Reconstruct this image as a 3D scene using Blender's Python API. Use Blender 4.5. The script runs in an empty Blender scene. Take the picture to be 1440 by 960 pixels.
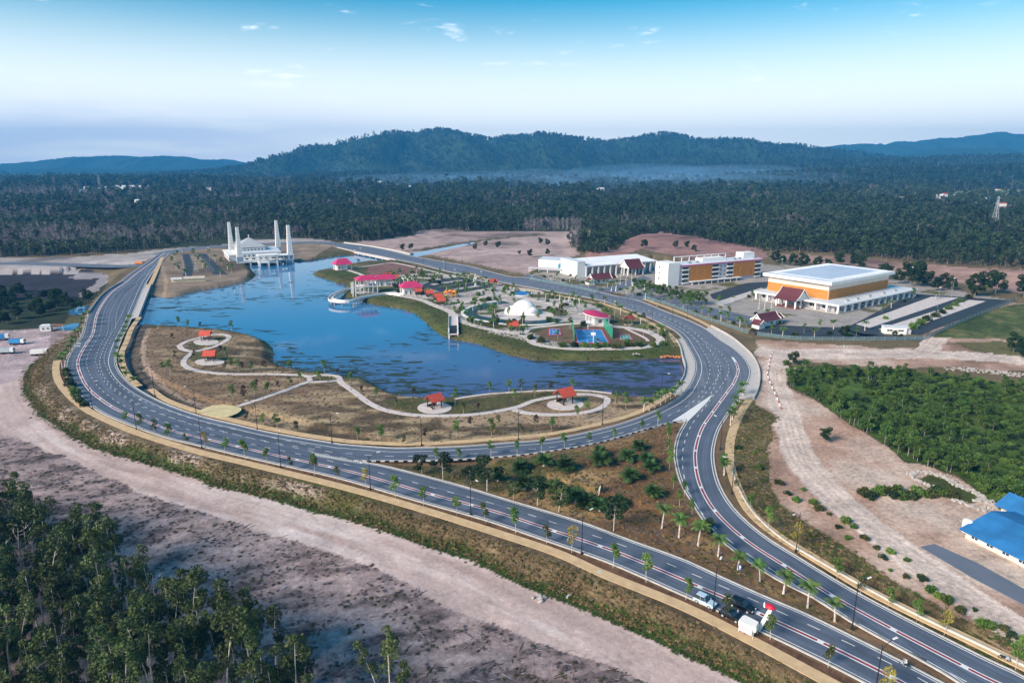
import bpy, bmesh, math, random
import numpy as np
from mathutils import Vector, Matrix
from mathutils.geometry import tessellate_polygon
random.seed(7); rng = np.random.default_rng(7)
scn = bpy.context.scene
COL = scn.collection
R = math.radians

# ------------------------------------------------------------ camera, world, sun, exposure
CAM_H = 82.0; FPX = 960.0; PITCH = math.atan(248/960)
cam = bpy.data.cameras.new('camera'); cam.sensor_width = 36; cam.lens = 24; cam.clip_start = 1; cam.clip_end = 90000
camo = bpy.data.objects.new('camera', cam); COL.objects.link(camo)
camo.location = (0, 0, CAM_H); camo.rotation_euler = (math.pi/2-PITCH, 0, 0); scn.camera = camo

SUN_EL, SUN_AZ = R(30), R(-125)          # azimuth from +Y, clockwise
w = bpy.data.worlds.new('World'); scn.world = w; w.use_nodes = True
nt = w.node_tree; N = nt.nodes; L = nt.links
bg = N['Background']
sky = N.new('ShaderNodeTexSky'); sky.sky_type = 'NISHITA'; sky.sun_disc = False
sky.sun_elevation = SUN_EL; sky.sun_rotation = SUN_AZ; sky.altitude = 0; sky.air_density = 1.0; sky.dust_density = 0.3; sky.ozone_density = 3.0
hsv = N.new('ShaderNodeHueSaturation'); hsv.inputs['Saturation'].default_value = 1.75; hsv.inputs['Value'].default_value = .37; hsv.inputs['Hue'].default_value = .475
L.new(sky.outputs[0], hsv.inputs['Color'])
# clouds: thin streaks low over the horizon, by direction
tc = N.new('ShaderNodeTexCoord'); sep = N.new('ShaderNodeSeparateXYZ'); L.new(tc.outputs['Generated'], sep.inputs[0])
def wm(op, a, b=None, c=None, clamp=False):
    n = N.new('ShaderNodeMath'); n.operation = op; n.use_clamp = clamp
    for i, v in enumerate((a, b, c)):
        if v is None: continue
        if isinstance(v, (int, float)): n.inputs[i].default_value = v
        else: L.new(v, n.inputs[i])
    return n.outputs[0]
az = wm('ARCTAN2', sep.outputs[0], sep.outputs[1]); el = wm('ARCSINE', sep.outputs[2])
cmb = N.new('ShaderNodeCombineXYZ'); L.new(wm('MULTIPLY', az, 5.0), cmb.inputs[0]); L.new(wm('MULTIPLY', el, 45.0), cmb.inputs[1])
nz = N.new('ShaderNodeTexNoise'); nz.inputs['Scale'].default_value = 1.0; nz.inputs['Detail'].default_value = 6; nz.inputs['Roughness'].default_value = .55
L.new(cmb.outputs[0], nz.inputs['Vector'])
def wsm(v, lo, hi):
    n = N.new('ShaderNodeMapRange'); n.interpolation_type = 'SMOOTHSTEP'; n.inputs[1].default_value = lo; n.inputs[2].default_value = hi
    L.new(v, n.inputs[0]); return n.outputs[0]
veil = wsm(el, .235, .035)                                              # thin bright veil whitening the sky towards the horizon
mxv = N.new('ShaderNodeMix'); mxv.data_type = 'RGBA'; L.new(veil, mxv.inputs[0]); L.new(hsv.outputs[0], mxv.inputs[6]); mxv.inputs[7].default_value = (4.7, 4.6, 4.15, 1)
band = wm('MULTIPLY', wsm(el, .11, .03), wsm(az, .05, -.45))           # a lavender stratus bank low in the north-west
st = wm('MULTIPLY', wsm(nz.outputs[0], .30, .60), band)
mx = N.new('ShaderNodeMix'); mx.data_type = 'RGBA'; L.new(wm('MULTIPLY', st, .75), mx.inputs[0]); L.new(mxv.outputs[2], mx.inputs[6]); mx.inputs[7].default_value = (3.3, 3.3, 3.7, 1)
cmb2 = N.new('ShaderNodeCombineXYZ'); L.new(wm('MULTIPLY', az, 9.0), cmb2.inputs[0]); L.new(wm('MULTIPLY', el, 40.0), cmb2.inputs[1]); cmb2.inputs[2].default_value = 9.3
nz2 = N.new('ShaderNodeTexNoise'); nz2.inputs['Scale'].default_value = 1.0; nz2.inputs['Detail'].default_value = 8; nz2.inputs['Roughness'].default_value = .6; nz2.inputs['Distortion'].default_value = .4
L.new(cmb2.outputs[0], nz2.inputs['Vector'])
wisp = wm('MULTIPLY', wsm(nz2.outputs[0], .585, .75), wsm(el, .05, .12))
mx2 = N.new('ShaderNodeMix'); mx2.data_type = 'RGBA'; L.new(wm('MULTIPLY', wisp, .7), mx2.inputs[0]); L.new(mx.outputs[2], mx2.inputs[6]); mx2.inputs[7].default_value = (4.6, 4.6, 4.7, 1)
L.new(mx2.outputs[2], bg.inputs['Color']); bg.inputs['Strength'].default_value = 0.12

sun = bpy.data.lights.new('sun', 'SUN'); sun.energy = 2.4; sun.angle = R(24); sun.color = (1, .84, .68)
suno = bpy.data.objects.new('sun', sun); COL.objects.link(suno)
sv = Vector((math.sin(SUN_AZ)*math.cos(SUN_EL), math.cos(SUN_AZ)*math.cos(SUN_EL), math.sin(SUN_EL)))
suno.rotation_euler = sv.to_track_quat('Z', 'Y').to_euler()
scn.view_settings.view_transform = 'Standard'; scn.view_settings.look = 'None'; scn.view_settings.gamma = 1
scn.view_settings.exposure = 1.62
scn.render.engine = 'CYCLES'; scn.cycles.max_bounces = 5; scn.cycles.diffuse_bounces = 2; scn.cycles.glossy_bounces = 2
scn.cycles.transparent_max_bounces = 4; scn.cycles.volume_bounces = 1; scn.cycles.use_denoising = True

# ------------------------------------------------------------ helpers
cP, sP = math.cos(PITCH), math.sin(PITCH)
def G(x, y, z=0.0):
    """the ground point (height z) that the photograph shows at pixel x, y"""
    u = (x-720)/FPX; v = (480-y)/FPX
    dy = cP+v*sP; dz = -sP+v*cP; t = (z-CAM_H)/dz
    return (u*t, dy*t)
def G3(x, y, z=0.0):
    a = G(x, y, z); return Vector((a[0], a[1], z))
def Zat(p, y):
    v = (480-y)/FPX
    return CAM_H+p[1]*(v*cP-sP)/(cP+v*sP)
def Gs(pts, z=0.0): return np.array([G(x, y, z) for x, y in pts], dtype=float)

def _h(ix, iy, seed):
    a = (ix.astype(np.int64)*374761393 + iy.astype(np.int64)*668265263 + seed*974634521) & 0xffffffff
    a = ((a ^ (a >> 13))*1274126177) & 0xffffffff
    a = (a ^ (a >> 16)) & 0xffff
    return a/65535.0
def vn(x, y, seed=0):
    ix = np.floor(x); iy = np.floor(y); fx = x-ix; fy = y-iy
    fx = fx*fx*(3-2*fx); fy = fy*fy*(3-2*fy)
    a = _h(ix, iy, seed); b = _h(ix+1, iy, seed); c = _h(ix, iy+1, seed); d = _h(ix+1, iy+1, seed)
    return (a*(1-fx)+b*fx)*(1-fy)+(c*(1-fx)+d*fx)*fy
def fbm(x, y, s, seed=0, o=4):
    r = 0; a = .5; f = 1.0/s
    for k in range(o):
        r = r+a*(vn(x*f, y*f, seed+k*17)-.5)*2; a *= .5; f *= 2.03
    return r
def sstep(t):
    t = np.clip(t, 0, 1); return t*t*(3-2*t)
def inpoly(x, y, poly):
    m = np.zeros(x.shape, bool); n = len(poly)
    for i in range(n):
        x1, y1 = poly[i]; x2, y2 = poly[(i+1) % n]
        if y1 == y2: continue
        c = ((y1 > y) != (y2 > y)) & (x < (x2-x1)*(y-y1)/(y2-y1)+x1)
        m ^= c
    return m
def dline(x, y, pl, closed=False):
    pl = np.asarray(pl); best = np.full(x.shape, 1e9)
    n = len(pl) if closed else len(pl)-1
    for i in range(n):
        a = pl[i]; b = pl[(i+1) % len(pl)]; d = b-a; l2 = d@d
        if l2 < 1e-9: continue
        t = np.clip(((x-a[0])*d[0]+(y-a[1])*d[1])/l2, 0, 1)
        best = np.minimum(best, (x-a[0]-t*d[0])**2+(y-a[1]-t*d[1])**2)
    return np.sqrt(best)
def smooth_line(P, step=3.0):
    """Catmull-Rom through the points, resampled every `step` metres"""
    P = np.asarray(P, float)
    Q = np.vstack([2*P[0]-P[1], P, 2*P[-1]-P[-2]]); out = []
    for i in range(1, len(Q)-2):
        p0, p1, p2, p3 = Q[i-1:i+3]
        for t in np.linspace(0, 1, 12, endpoint=False):
            out.append(.5*((2*p1)+(-p0+p2)*t+(2*p0-5*p1+4*p2-p3)*t*t+(-p0+3*p1-3*p2+p3)*t**3))
    out.append(Q[-2]); out = np.array(out)
    return resample(out, step=step)
def arclen(P): return np.concatenate([[0], np.cumsum(np.hypot(*np.diff(P, axis=0).T))])
def resample(P, n=None, step=None):
    s = arclen(P); n = n or max(2, int(s[-1]/step)+1)
    t = np.linspace(0, s[-1], n)
    return np.stack([np.interp(t, s, P[:, 0]), np.interp(t, s, P[:, 1])], 1)
def normals2(P):
    d = np.gradient(P, axis=0); d /= np.maximum(1e-9, np.hypot(d[:, 0], d[:, 1]))[:, None]
    return np.stack([-d[:, 1], d[:, 0]], 1)
def offset(P, m): return P+normals2(P)*m

def link_mesh(name, verts, faces, mats=(), parent=None, mi=None, smooth=False):
    me = bpy.data.meshes.new(name)
    if isinstance(verts, np.ndarray): verts = verts.tolist()
    if isinstance(faces, np.ndarray): faces = faces.tolist()
    me.from_pydata(verts, [], faces)
    for m in (mats if isinstance(mats, (list, tuple)) else [mats]): me.materials.append(m)
    if mi is not None: me.polygons.foreach_set('material_index', mi)
    if smooth: me.polygons.foreach_set('use_smooth', [True]*len(me.polygons))
    me.update()
    o = bpy.data.objects.new(name, me); COL.objects.link(o)
    if parent is not None: o.parent = parent
    return o
def tag(o, label=None, cat=None, group=None, kind=None):
    if label: o['label'] = label
    if cat: o['category'] = cat
    if group: o['group'] = group
    if kind: o['kind'] = kind
    return o
def empty(name, loc=(0, 0, 0), rz=0.0, sc=1.0, label=None, cat=None, group=None):
    o = bpy.data.objects.new(name, None); COL.objects.link(o); o.empty_display_size = .2
    o.location = loc; o.rotation_euler = (0, 0, rz); o.scale = (sc, sc, sc)
    return tag(o, label, cat, group)
def inst(name, me, parent):
    o = bpy.data.objects.new(name, me); COL.objects.link(o); o.parent = parent; return o

class MB:
    """collects boxes, prisms and tubes, links them as one mesh"""
    def __init__(s): s.v = []; s.f = []; s.m = []
    def add(s, v, f, m=0):
        b = len(s.v); s.v += [tuple(p) for p in v]; s.f += [tuple(i+b for i in q) for q in f]; s.m += [m]*len(f); return s
    def box(s, x0, x1, y0, y1, z0, z1, m=0):
        v = [(x0, y0, z0), (x1, y0, z0), (x1, y1, z0), (x0, y1, z0), (x0, y0, z1), (x1, y0, z1), (x1, y1, z1), (x0, y1, z1)]
        return s.add(v, [(0, 3, 2, 1), (4, 5, 6, 7), (0, 1, 5, 4), (1, 2, 6, 5), (2, 3, 7, 6), (3, 0, 4, 7)], m)
    def prism(s, poly, z0, z1, m=0):
        n = len(poly); v = [(p[0], p[1], z0) for p in poly]+[(p[0], p[1], z1) for p in poly]
        f = [tuple(range(n-1, -1, -1)), tuple(range(n, 2*n))]+[(i, (i+1) % n, n+(i+1) % n, n+i) for i in range(n)]
        return s.add(v, f, m)
    def loft(s, A, B, m=0, caps=True):
        n = len(A); f = [(i, (i+1) % n, n+(i+1) % n, n+i) for i in range(n)]
        if caps: f += [tuple(range(n-1, -1, -1)), tuple(range(n, 2*n))]
        return s.add(list(A)+list(B), f, m)
    def tube(s, pts, r, n=6, m=0):
        pts = [Vector(p) for p in pts]; r = r if isinstance(r, (list, tuple)) else [r]*len(pts); rings = []
        for i, p in enumerate(pts):
            d = (pts[min(i+1, len(pts)-1)]-pts[max(i-1, 0)]).normalized()
            a = d.orthogonal().normalized() if abs(d.z) < .95 else Vector((1, 0, 0)); a = (a-d*a.dot(d)).normalized(); b = d.cross(a)
            rings.append([tuple(p+(a*math.cos(2*math.pi*k/n)+b*math.sin(2*math.pi*k/n))*r[i]) for k in range(n)])
        v = [q for g in rings for q in g]; f = []
        for i in range(len(pts)-1):
            for k in range(n): f.append((i*n+k, i*n+(k+1) % n, (i+1)*n+(k+1) % n, (i+1)*n+k))
        f += [tuple(range(n-1, -1, -1)), tuple((len(pts)-1)*n+k for k in range(n))]
        return s.add(v, f, m)
    def sphere(s, c, r, n=10, m=0, half=False):
        rz = r if not isinstance(r, tuple) else r[2]; rx = r if not isinstance(r, tuple) else r[0]; ry = r if not isinstance(r, tuple) else r[1]
        k = max(3, n//2); v = []; f = []
        for i in range(k+1):
            th = (math.pi/2 if half else math.pi)*i/k
            for j in range(n): v.append((c[0]+rx*math.sin(th)*math.cos(2*math.pi*j/n), c[1]+ry*math.sin(th)*math.sin(2*math.pi*j/n), c[2]+rz*math.cos(th)))
        for i in range(k):
            for j in range(n): f.append((i*n+j, (i+1)*n+j, (i+1)*n+(j+1) % n, i*n+(j+1) % n))
        return s.add(v, f, m)
    def gable(s, x0, x1, y0, y1, z0, z1, ov=.4, th=.25, m=0):
        """gable roof, ridge along x"""
        ym = (y0+y1)/2; a = [(x0-ov, y0-ov, z0), (x0-ov, ym, z1), (x0-ov, y1+ov, z0), (x0-ov, y1+ov, z0-th), (x0-ov, ym, z1-th), (x0-ov, y0-ov, z0-th)]
        b = [(x1+ov, q[1], q[2]) for q in a]
        return s.loft(a, b, m)
    def hip(s, x0, x1, y0, y1, z0, z1, inset, ov=.4, m=0):
        x0 -= ov; x1 += ov; y0 -= ov; y1 += ov; ym = (y0+y1)/2
        v = [(x0, y0, z0), (x1, y0, z0), (x1, y1, z0), (x0, y1, z0), (x0+inset, ym, z1), (x1-inset, ym, z1)]
        return s.add(v, [(0, 1, 5, 4), (2, 3, 4, 5), (1, 2, 5), (3, 0, 4), (3, 2, 1, 0)], m)
    def mesh(s, name, mats):
        me = bpy.data.meshes.new(name); me.from_pydata(s.v, [], s.f)
        for q in (mats if isinstance(mats, (list, tuple)) else [mats]): me.materials.append(q)
        me.polygons.foreach_set('material_index', s.m); me.update(); return me
    def build(s, name, mats, parent=None):
        o = bpy.data.objects.new(name, s.mesh(name, mats)); COL.objects.link(o)
        if parent is not None: o.parent = parent
        return o

# ------------------------------------------------------------ materials
def mat(name, col, rough=.7, var=.15, scale=.6, metal=0, spec=.4, emit=None, bump=0, obj_random=0):
    m = bpy.data.materials.new(name); m.use_nodes = True; t = m.node_tree; b = t.nodes['Principled BSDF']
    b.inputs['Roughness'].default_value = rough; b.inputs['Metallic'].default_value = metal; b.inputs['Specular IOR Level'].default_value = spec
    c = t.nodes.new('ShaderNodeTexCoord'); n = t.nodes.new('ShaderNodeTexNoise'); n.inputs['Scale'].default_value = scale; n.inputs['Detail'].default_value = 5
    t.links.new(c.outputs['Object'], n.inputs['Vector'])
    r = t.nodes.new('ShaderNodeMapRange'); r.inputs[1].default_value = .3; r.inputs[2].default_value = .7; r.inputs[3].default_value = 1-var; r.inputs[4].default_value = 1+var
    t.links.new(n.outputs[0], r.inputs[0])
    v = t.nodes.new('ShaderNodeVectorMath'); v.operation = 'SCALE'; v.inputs[0].default_value = col[:3]; t.links.new(r.outputs[0], v.inputs['Scale'])
    out = v.outputs[0]
    if obj_random:
        oi = t.nodes.new('ShaderNodeObjectInfo'); r2 = t.nodes.new('ShaderNodeMapRange'); r2.inputs[3].default_value = 1-obj_random; r2.inputs[4].default_value = 1+obj_random
        t.links.new(oi.outputs['Random'], r2.inputs[0]); v2 = t.nodes.new('ShaderNodeVectorMath'); v2.operation = 'SCALE'
        t.links.new(out, v2.inputs[0]); t.links.new(r2.outputs[0], v2.inputs['Scale']); out = v2.outputs[0]
    t.links.new(out, b.inputs['Base Color'])
    if bump:
        bp = t.nodes.new('ShaderNodeBump'); bp.inputs['Strength'].default_value = bump; t.links.new(n.outputs[0], bp.inputs['Height']); t.links.new(bp.outputs[0], b.inputs['Normal'])
    return m
def road_mat(name, col):
    m = mat(name, col, .78, .12, .12); t = m.node_tree; b = t.nodes['Principled BSDF']; src = b.inputs['Base Color'].links[0].from_socket
    a = t.nodes.new('ShaderNodeAttribute'); a.attribute_name = 'lane'
    def band(sx, sy, det, lo, hi, k0, k1):
        mp = t.nodes.new('ShaderNodeVectorMath'); mp.operation = 'MULTIPLY'; mp.inputs[1].default_value = (sx, sy, 0); t.links.new(a.outputs['Vector'], mp.inputs[0])
        n = t.nodes.new('ShaderNodeTexNoise'); n.inputs['Scale'].default_value = 1; n.inputs['Detail'].default_value = det; t.links.new(mp.outputs[0], n.inputs['Vector'])
        r = t.nodes.new('ShaderNodeMapRange'); r.inputs[1].default_value = lo; r.inputs[2].default_value = hi; r.inputs[3].default_value = k0; r.inputs[4].default_value = k1; t.links.new(n.outputs[0], r.inputs[0]); return r.outputs[0]
    out = src
    for k in (band(.9, .012, 3, .35, .65, .72, 1.22), band(.25, .06, 2, .62, .66, 1.0, .80), band(3, .5, 6, .4, .7, .92, 1.1)):
        v = t.nodes.new('ShaderNodeVectorMath'); v.operation = 'SCALE'; t.links.new(out, v.inputs[0]); t.links.new(k, v.inputs['Scale']); out = v.outputs[0]
    t.links.new(out, b.inputs['Base Color']); return m
M = dict(
    asphalt=road_mat('asphalt', (.096, .122, .172)), asphalt_old=road_mat('asphalt_old', (.135, .158, .205)), asphalt_new=mat('asphalt_new', (.035, .042, .052), .7, .2, .2),
    paint=mat('road_paint', (.72, .72, .72), .6, .12, 1.2), red_paint=mat('red_paint', (.27, .045, .075), .6, .15, 1.0),
    concrete=mat('concrete', (.50, .47, .45), .85, .12, .5), paving=mat('paving', (.58, .52, .50), .85, .12, .4), tan=mat('tan_paving', (.56, .40, .23), .85, .15, .5),
    kerb=mat('kerb_concrete', (.55, .53, .50), .85, .15, .8), black=mat('black_paint', (.02, .02, .022), .6, .1), pole=mat('dark_pole', (.018, .02, .025), .5, .1),
    white=mat('white_wall', (.80, .79, .77), .7, .05, .2), cream=mat('cream_wall', (.72, .64, .54), .7, .06, .3), lilac=mat('pale_grey_wall', (.52, .50, .56), .7, .06, .3),
    white_roof=mat('white_roof', (.62, .66, .72), .55, .08, .15), grey_roof=mat('grey_roof', (.40, .42, .45), .6, .12, .3),
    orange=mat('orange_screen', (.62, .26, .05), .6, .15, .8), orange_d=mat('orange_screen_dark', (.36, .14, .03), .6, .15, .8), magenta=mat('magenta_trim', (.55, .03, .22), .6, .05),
    maroon=mat('maroon_roof', (.11, .028, .035), .65, .2, .7), red_roof=mat('red_roof', (.55, .085, .05), .6, .2, .9), pink_roof=mat('pink_roof', (.50, .035, .13), .6, .15, .5),
    glass=mat('dark_glass', (.03, .045, .06), .12, .2, .2, spec=.8), teal_glass=mat('teal_glass', (.06, .20, .26), .15, .2, .2, spec=.8),
    wood=mat('dark_wood', (.05, .03, .022), .7, .2, 1), steel=mat('steel', (.45, .46, .48), .4, .1, 1, metal=.6),
    blue_roof=mat('blue_metal_roof', (.03, .17, .40), .55, .22, .25), court_blue=mat('court_blue', (.03, .20, .50), .7, .07, .4), court_red=mat('court_red', (.38, .06, .09), .7, .1, .4), court_green=mat('court_green', (.03, .25, .20), .7, .08, .4),
    net=mat('green_netting', (.03, .30, .19), .8, .15, .6), yellow=mat('yellow_paint', (.65, .42, .06), .6, .1), orange_paint=mat('orange_paint', (.75, .22, .03), .5, .1),
    trunk=mat('bark', (.20, .16, .12), .9, .3, 3, obj_random=.2), pale_trunk=mat('pale_bark', (.52, .47, .43), .9, .35, 2, obj_random=.25), grey_trunk=mat('grey_bark', (.30, .27, .29), .9, .3, 2, obj_random=.2),
    rock=mat('white_rock', (.40, .37, .35), .9, .3, 1.2, bump=.3), soil=mat('soil', (.14, .085, .05), .95, .25, .5), grass=mat('grass_sheet', (.065, .10, .03), .95, .35, .3), drygrass=mat('dry_grass', (.17, .14, .07), .95, .35, .3),
    car_black=mat('black_car_paint', (.008, .009, .012), .25, .05, spec=.6), car_blue=mat('pale_blue_car_paint', (.45, .60, .72), .3, .05, spec=.6), tyre=mat('tyre_rubber', (.015, .015, .015), .8, .1),
    skin=mat('skin', (.35, .2, .13), .6, .05), cloth=mat('dark_clothing', (.03, .035, .05), .9, .2), cloth_w=mat('white_clothing', (.6, .6, .62), .9, .1), cloth_y=mat('yellow_clothing', (.65, .42, .06), .9, .1),
    blue_tarp=mat('blue_tarpaulin', (.02, .22, .50), .5, .2, 1), silver=mat('silver_paint', (.40, .45, .48), .35, .1, spec=.6), lamp=mat('lamp_cover', (.75, .75, .72), .4, .03), pool=mat('tiled_pool_water', (.012, .04, .042), .35, .3, .3, spec=.25), dry_bark=mat('stone_bank', (.18, .15, .13), .95, .3, .6, bump=.3),
)
def leaf_mat(name, c1, c2, rnd=.3):
    m = bpy.data.materials.new(name); m.use_nodes = True; t = m.node_tree; b = t.nodes['Principled BSDF']; b.inputs['Roughness'].default_value = .6; b.inputs['Specular IOR Level'].default_value = .25
    a = t.nodes.new('ShaderNodeAttribute'); a.attribute_name = 'tone'; x = t.nodes.new('ShaderNodeMix'); x.data_type = 'RGBA'
    x.inputs[6].default_value = (*c1, 1); x.inputs[7].default_value = (*c2, 1); t.links.new(a.outputs['Fac'], x.inputs[0])
    oi = t.nodes.new('ShaderNodeObjectInfo'); h = t.nodes.new('ShaderNodeHueSaturation')
    r = t.nodes.new('ShaderNodeMapRange'); r.inputs[3].default_value = 1-rnd; r.inputs[4].default_value = 1+rnd; t.links.new(oi.outputs['Random'], r.inputs[0]); t.links.new(r.outputs[0], h.inputs['Value'])
    r3 = t.nodes.new('ShaderNodeMapRange'); r3.inputs[3].default_value = .485; r3.inputs[4].default_value = .515
    f = t.nodes.new('ShaderNodeMath'); f.operation = 'FRACT'; g = t.nodes.new('ShaderNodeMath'); g.operation = 'MULTIPLY'; g.inputs[1].default_value = 7.31; t.links.new(oi.outputs['Random'], g.inputs[0]); t.links.new(g.outputs[0], f.inputs[0]); t.links.new(f.outputs[0], r3.inputs[0]); t.links.new(r3.outputs[0], h.inputs['Hue'])
    t.links.new(x.outputs[2], h.inputs['Color']); t.links.new(h.outputs[0], b.inputs['Base Color'])
    tr = t.nodes.new('ShaderNodeBsdfTranslucent'); t.links.new(h.outputs[0], tr.inputs['Color']); ms = t.nodes.new('ShaderNodeMixShader'); ms.inputs[0].default_value = .25
    t.links.new(b.outputs[0], ms.inputs[1]); t.links.new(tr.outputs[0], ms.inputs[2]); t.links.new(ms.outputs[0], t.nodes['Material Output'].inputs['Surface'])
    return m
LM = dict(young=leaf_mat('young_leaves', (.07, .16, .03), (.17, .27, .06)), wood=leaf_mat('wood_leaves', (.03, .06, .018), (.12, .155, .05)), dark=leaf_mat('dark_leaves', (.018, .045, .018), (.05, .085, .03)),
          palm=leaf_mat('palm_fronds', (.06, .14, .03), (.15, .24, .06)), oil=leaf_mat('oil_palm_fronds', (.025, .07, .02), (.07, .13, .035)), marsh=leaf_mat('marsh_leaves', (.04, .10, .018), (.13, .21, .045)),
          grey=leaf_mat('bare_twigs', (.14, .12, .135), (.25, .215, .23), .3), yellow=leaf_mat('yellow_leaves', (.22, .20, .04), (.40, .30, .06)), forest=leaf_mat('forest_leaves', (.02, .046, .024), (.07, .10, .045), .6), canopy=leaf_mat('light_forest_leaves', (.045, .075, .035), (.11, .14, .065), .45), olive=leaf_mat('olive_leaves', (.05, .07, .02), (.13, .14, .05)), purple=leaf_mat('dark_red_leaves', (.05, .03, .025), (.09, .06, .04)))
# ------------------------------------------------------------ traced lines (photograph pixels, turned into ground metres)
E1_PX = [(224,356),(205,370),(183,385),(168,397),(145,413),(125,440),(116,470),(106,485),(95,503),(92,518),(98,538),(107,552),(120,564),(143,580),(175,594),(230,614),(283,627),(340,641),(393,653),(480,673),(580,702),(680,730),(760,757),(847,787),(913,815),(960,836),(1003,855),(1070,887),(1127,914),(1193,947),(1262,984),(1330,1025),(1420,1080)]
IN_PX = [(238,356),(222,373),(210,390),(201,407),(189,437),(179,460),(170,478),(163,500),(163,512),(169,525),(183,540),(208,556),(240,571),(284,586),(326,596),(388,610),(480,625)]
ISL_LO = [(497,648),(547,657),(647,683),(713,703),(813,733),(880,758),(960,787),(1010,810),(1077,840),(1127,861),(1193,893),(1260,927),(1320,958),(1400,1002),(1500,1060)]
ISL_UP = [(497,648),(580,648),(647,646),(730,640),(813,628),(863,617),(913,602),(945,594),(965,590)]
BR_UP = [(480,625),(547,630),(580,630),(647,628),(713,623),(780,617),(847,603),(897,588),(937,570),(958,556),(970,540),(977,523),(977,508),(970,493),(957,472),(940,460),(907,444),(875,432),(843,422),(800,414),(760,407),(705,397),(667,388),(630,382),(596,373),(577,369),(562,366),(540,361.5),(515,357.5),(490,352),(469,346.5)]
EO_PX = [(1500,988),(1440,952),(1393,930),(1327,897),(1260,863),(1193,827),(1127,787),(1073,753),(1033,717),(1012,684),(1004,656),(1003,632),(1010,605),(1022,585),(1043,553),(1051,540),(1056,522),(1048,505),(1032,490),(1013,478),(993,463),(967,450),(933,437),(900,423.5),(873,418),(833,408.5),(773,397.5),(740,390.5),(717,389),(687,381.5),(660,374.5),(620,367.5),(577,359.5),(527,348),(481,342)]
EI_PX = [(1480,1040),(1400,988),(1353,962),(1327,945),(1260,908),(1193,871),(1147,841),(1093,814),(1033,774),(997,741),(970,700),(958,679),(951,655),(949,634),(954,612),(965,592)]
E1 = smooth_line(Gs(E1_PX), 2.5); INL = smooth_line(Gs(IN_PX), 2.5); ISLO = smooth_line(Gs(ISL_LO), 2.5); ISUP = smooth_line(Gs(ISL_UP), 2.5)
BRUP = smooth_line(Gs(BR_UP), 2.5); EO = smooth_line(Gs(EO_PX), 2.5); EI = smooth_line(Gs(EI_PX), 2.5)
DITCH_PX = [(67,497),(50,513),(41,527),(39,540),(44,555),(60,577),(100,607),(140,627),(250,661),(320,684),(390,701),(471,723),(553,747),(607,766),(661,782),(715,807),(780,834),(870,871),(960,911),(1027,943),(1075,968),(1150,1010)]
LOWZ = -3.5
DITCH = smooth_line(Gs(DITCH_PX, LOWZ), 4)
LOW = np.vstack([Gs([(150,385),(146,408),(126,437),(112,468),(90,483)], LOWZ), DITCH, Gs([(1150,1500),(-900,1500),(-900,386)], LOWZ)])
WZ = -2.5
LAKE = Gs([(160,446),(165,425),(190,417),(232,418.5),(250,417.5),(283,409),(317,403),(342,398),(355,393),(361,386),(352,378),(350,371),(380,366),(420,368),(440,366.5),(461,362.5),(478,360),(520,357),(556,362),(545,368),(505,370),(492,373),(482,376),(471,379),(447,382),(438,384.5),(442,388),(452,390.5),(465,394.5),(474,399),(483,400),(487,400),(485,405),(486,411),(480,419),(500,420.5),(510,425),(527,429),(546,432),(565,435),(584,441),(594,450),(605,460),(617,470),(630,476),(642,479),(667,482.5),(687,489),(717,500),(752,507),(798,508),(843,508),(889,506),(935,503),(956,501),(972,500),(992,512),(992,540),(965,548),(947,555),(926,561),(880,559),(843,553),(807,550),(770,549),(729,551),(692,554),(660,559),(631,561),(602,561),(575,560),(560,557),(536,546),(516,534),(497,534),(463,527),(440,525),(420,522),(399,516),(383,508),(386,498),(383,488),(374,480),(357,473),(326,467),(297,464),(263,462),(222,458),(209,457),(185,458)], WZ)

# ------------------------------------------------------------ the ground sheet
ys = np.concatenate([np.arange(1500, 970, -20), np.arange(970, 640, -2.2), np.arange(640, 320, -1.6), np.arange(320, 262, -1.4), np.arange(262, 236.4, -1.0)])
xs = np.concatenate([np.arange(-900, -40, 24), np.arange(-40, 1480, 2.4), np.arange(1480, 2340, 24)])
nr, nc = len(ys), len(xs)
gx = np.empty((nr, nc)); gy = np.empty((nr, nc))
for i, yy in enumerate(ys):
    v = (480-yy)/FPX; t = -CAM_H/(-sP+v*cP); gy[i] = (cP+v*sP)*t; gx[i] = (xs-720)/FPX*t
gx = gx.ravel(); gy = gy.ravel(); dist = np.hypot(gx, gy)
near = dist < 1600
def sub(fn, m, fill):
    r = np.full(gx.shape, fill, float); r[m] = fn(gx[m], gy[m]); return r
wob = .25+dist*.0035
wx = gx+fbm(gx, gy, 9, 11, 3)*wob*1.3; wy = gy+fbm(gx, gy, 9, 31, 3)*wob*2.2
n1 = fbm(gx, gy, 14, 3, 5); n2 = fbm(gx, gy, 60, 5, 4); n3 = fbm(gx, gy, 3.5, 9, 3); nbig = fbm(gx, gy, 420, 15, 4)
H = np.zeros(gx.shape)
in_low = sub(lambda x, y: inpoly(x, y, LOW), near, 0) > .5
d_low = sub(lambda x, y: dline(x, y, np.vstack([LOW[:5], DITCH])), dist < 700, 999)
d_e1 = sub(lambda x, y: dline(x, y, E1[::2]), dist < 700, 999)
d_road = np.minimum(d_e1, sub(lambda x, y: np.minimum.reduce([dline(x, y, P[::3]) for P in (INL, ISLO, ISUP, BRUP, EO, EI)]), near, 999))
shoulder = np.maximum(d_e1-6.5, .05)
H = np.where(in_low, LOWZ+np.clip(d_low/14, 0, 1)*(n1*.5+n3*.16), np.where(d_low < 40, LOWZ*(1-sstep(d_low/(d_low+shoulder))), 0))
in_lake = sub(lambda x, y: inpoly(x, y, LAKE), near, 0) > .5
d_lake = sub(lambda x, y: dline(x, y, LAKE, True), near, 999)
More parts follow.
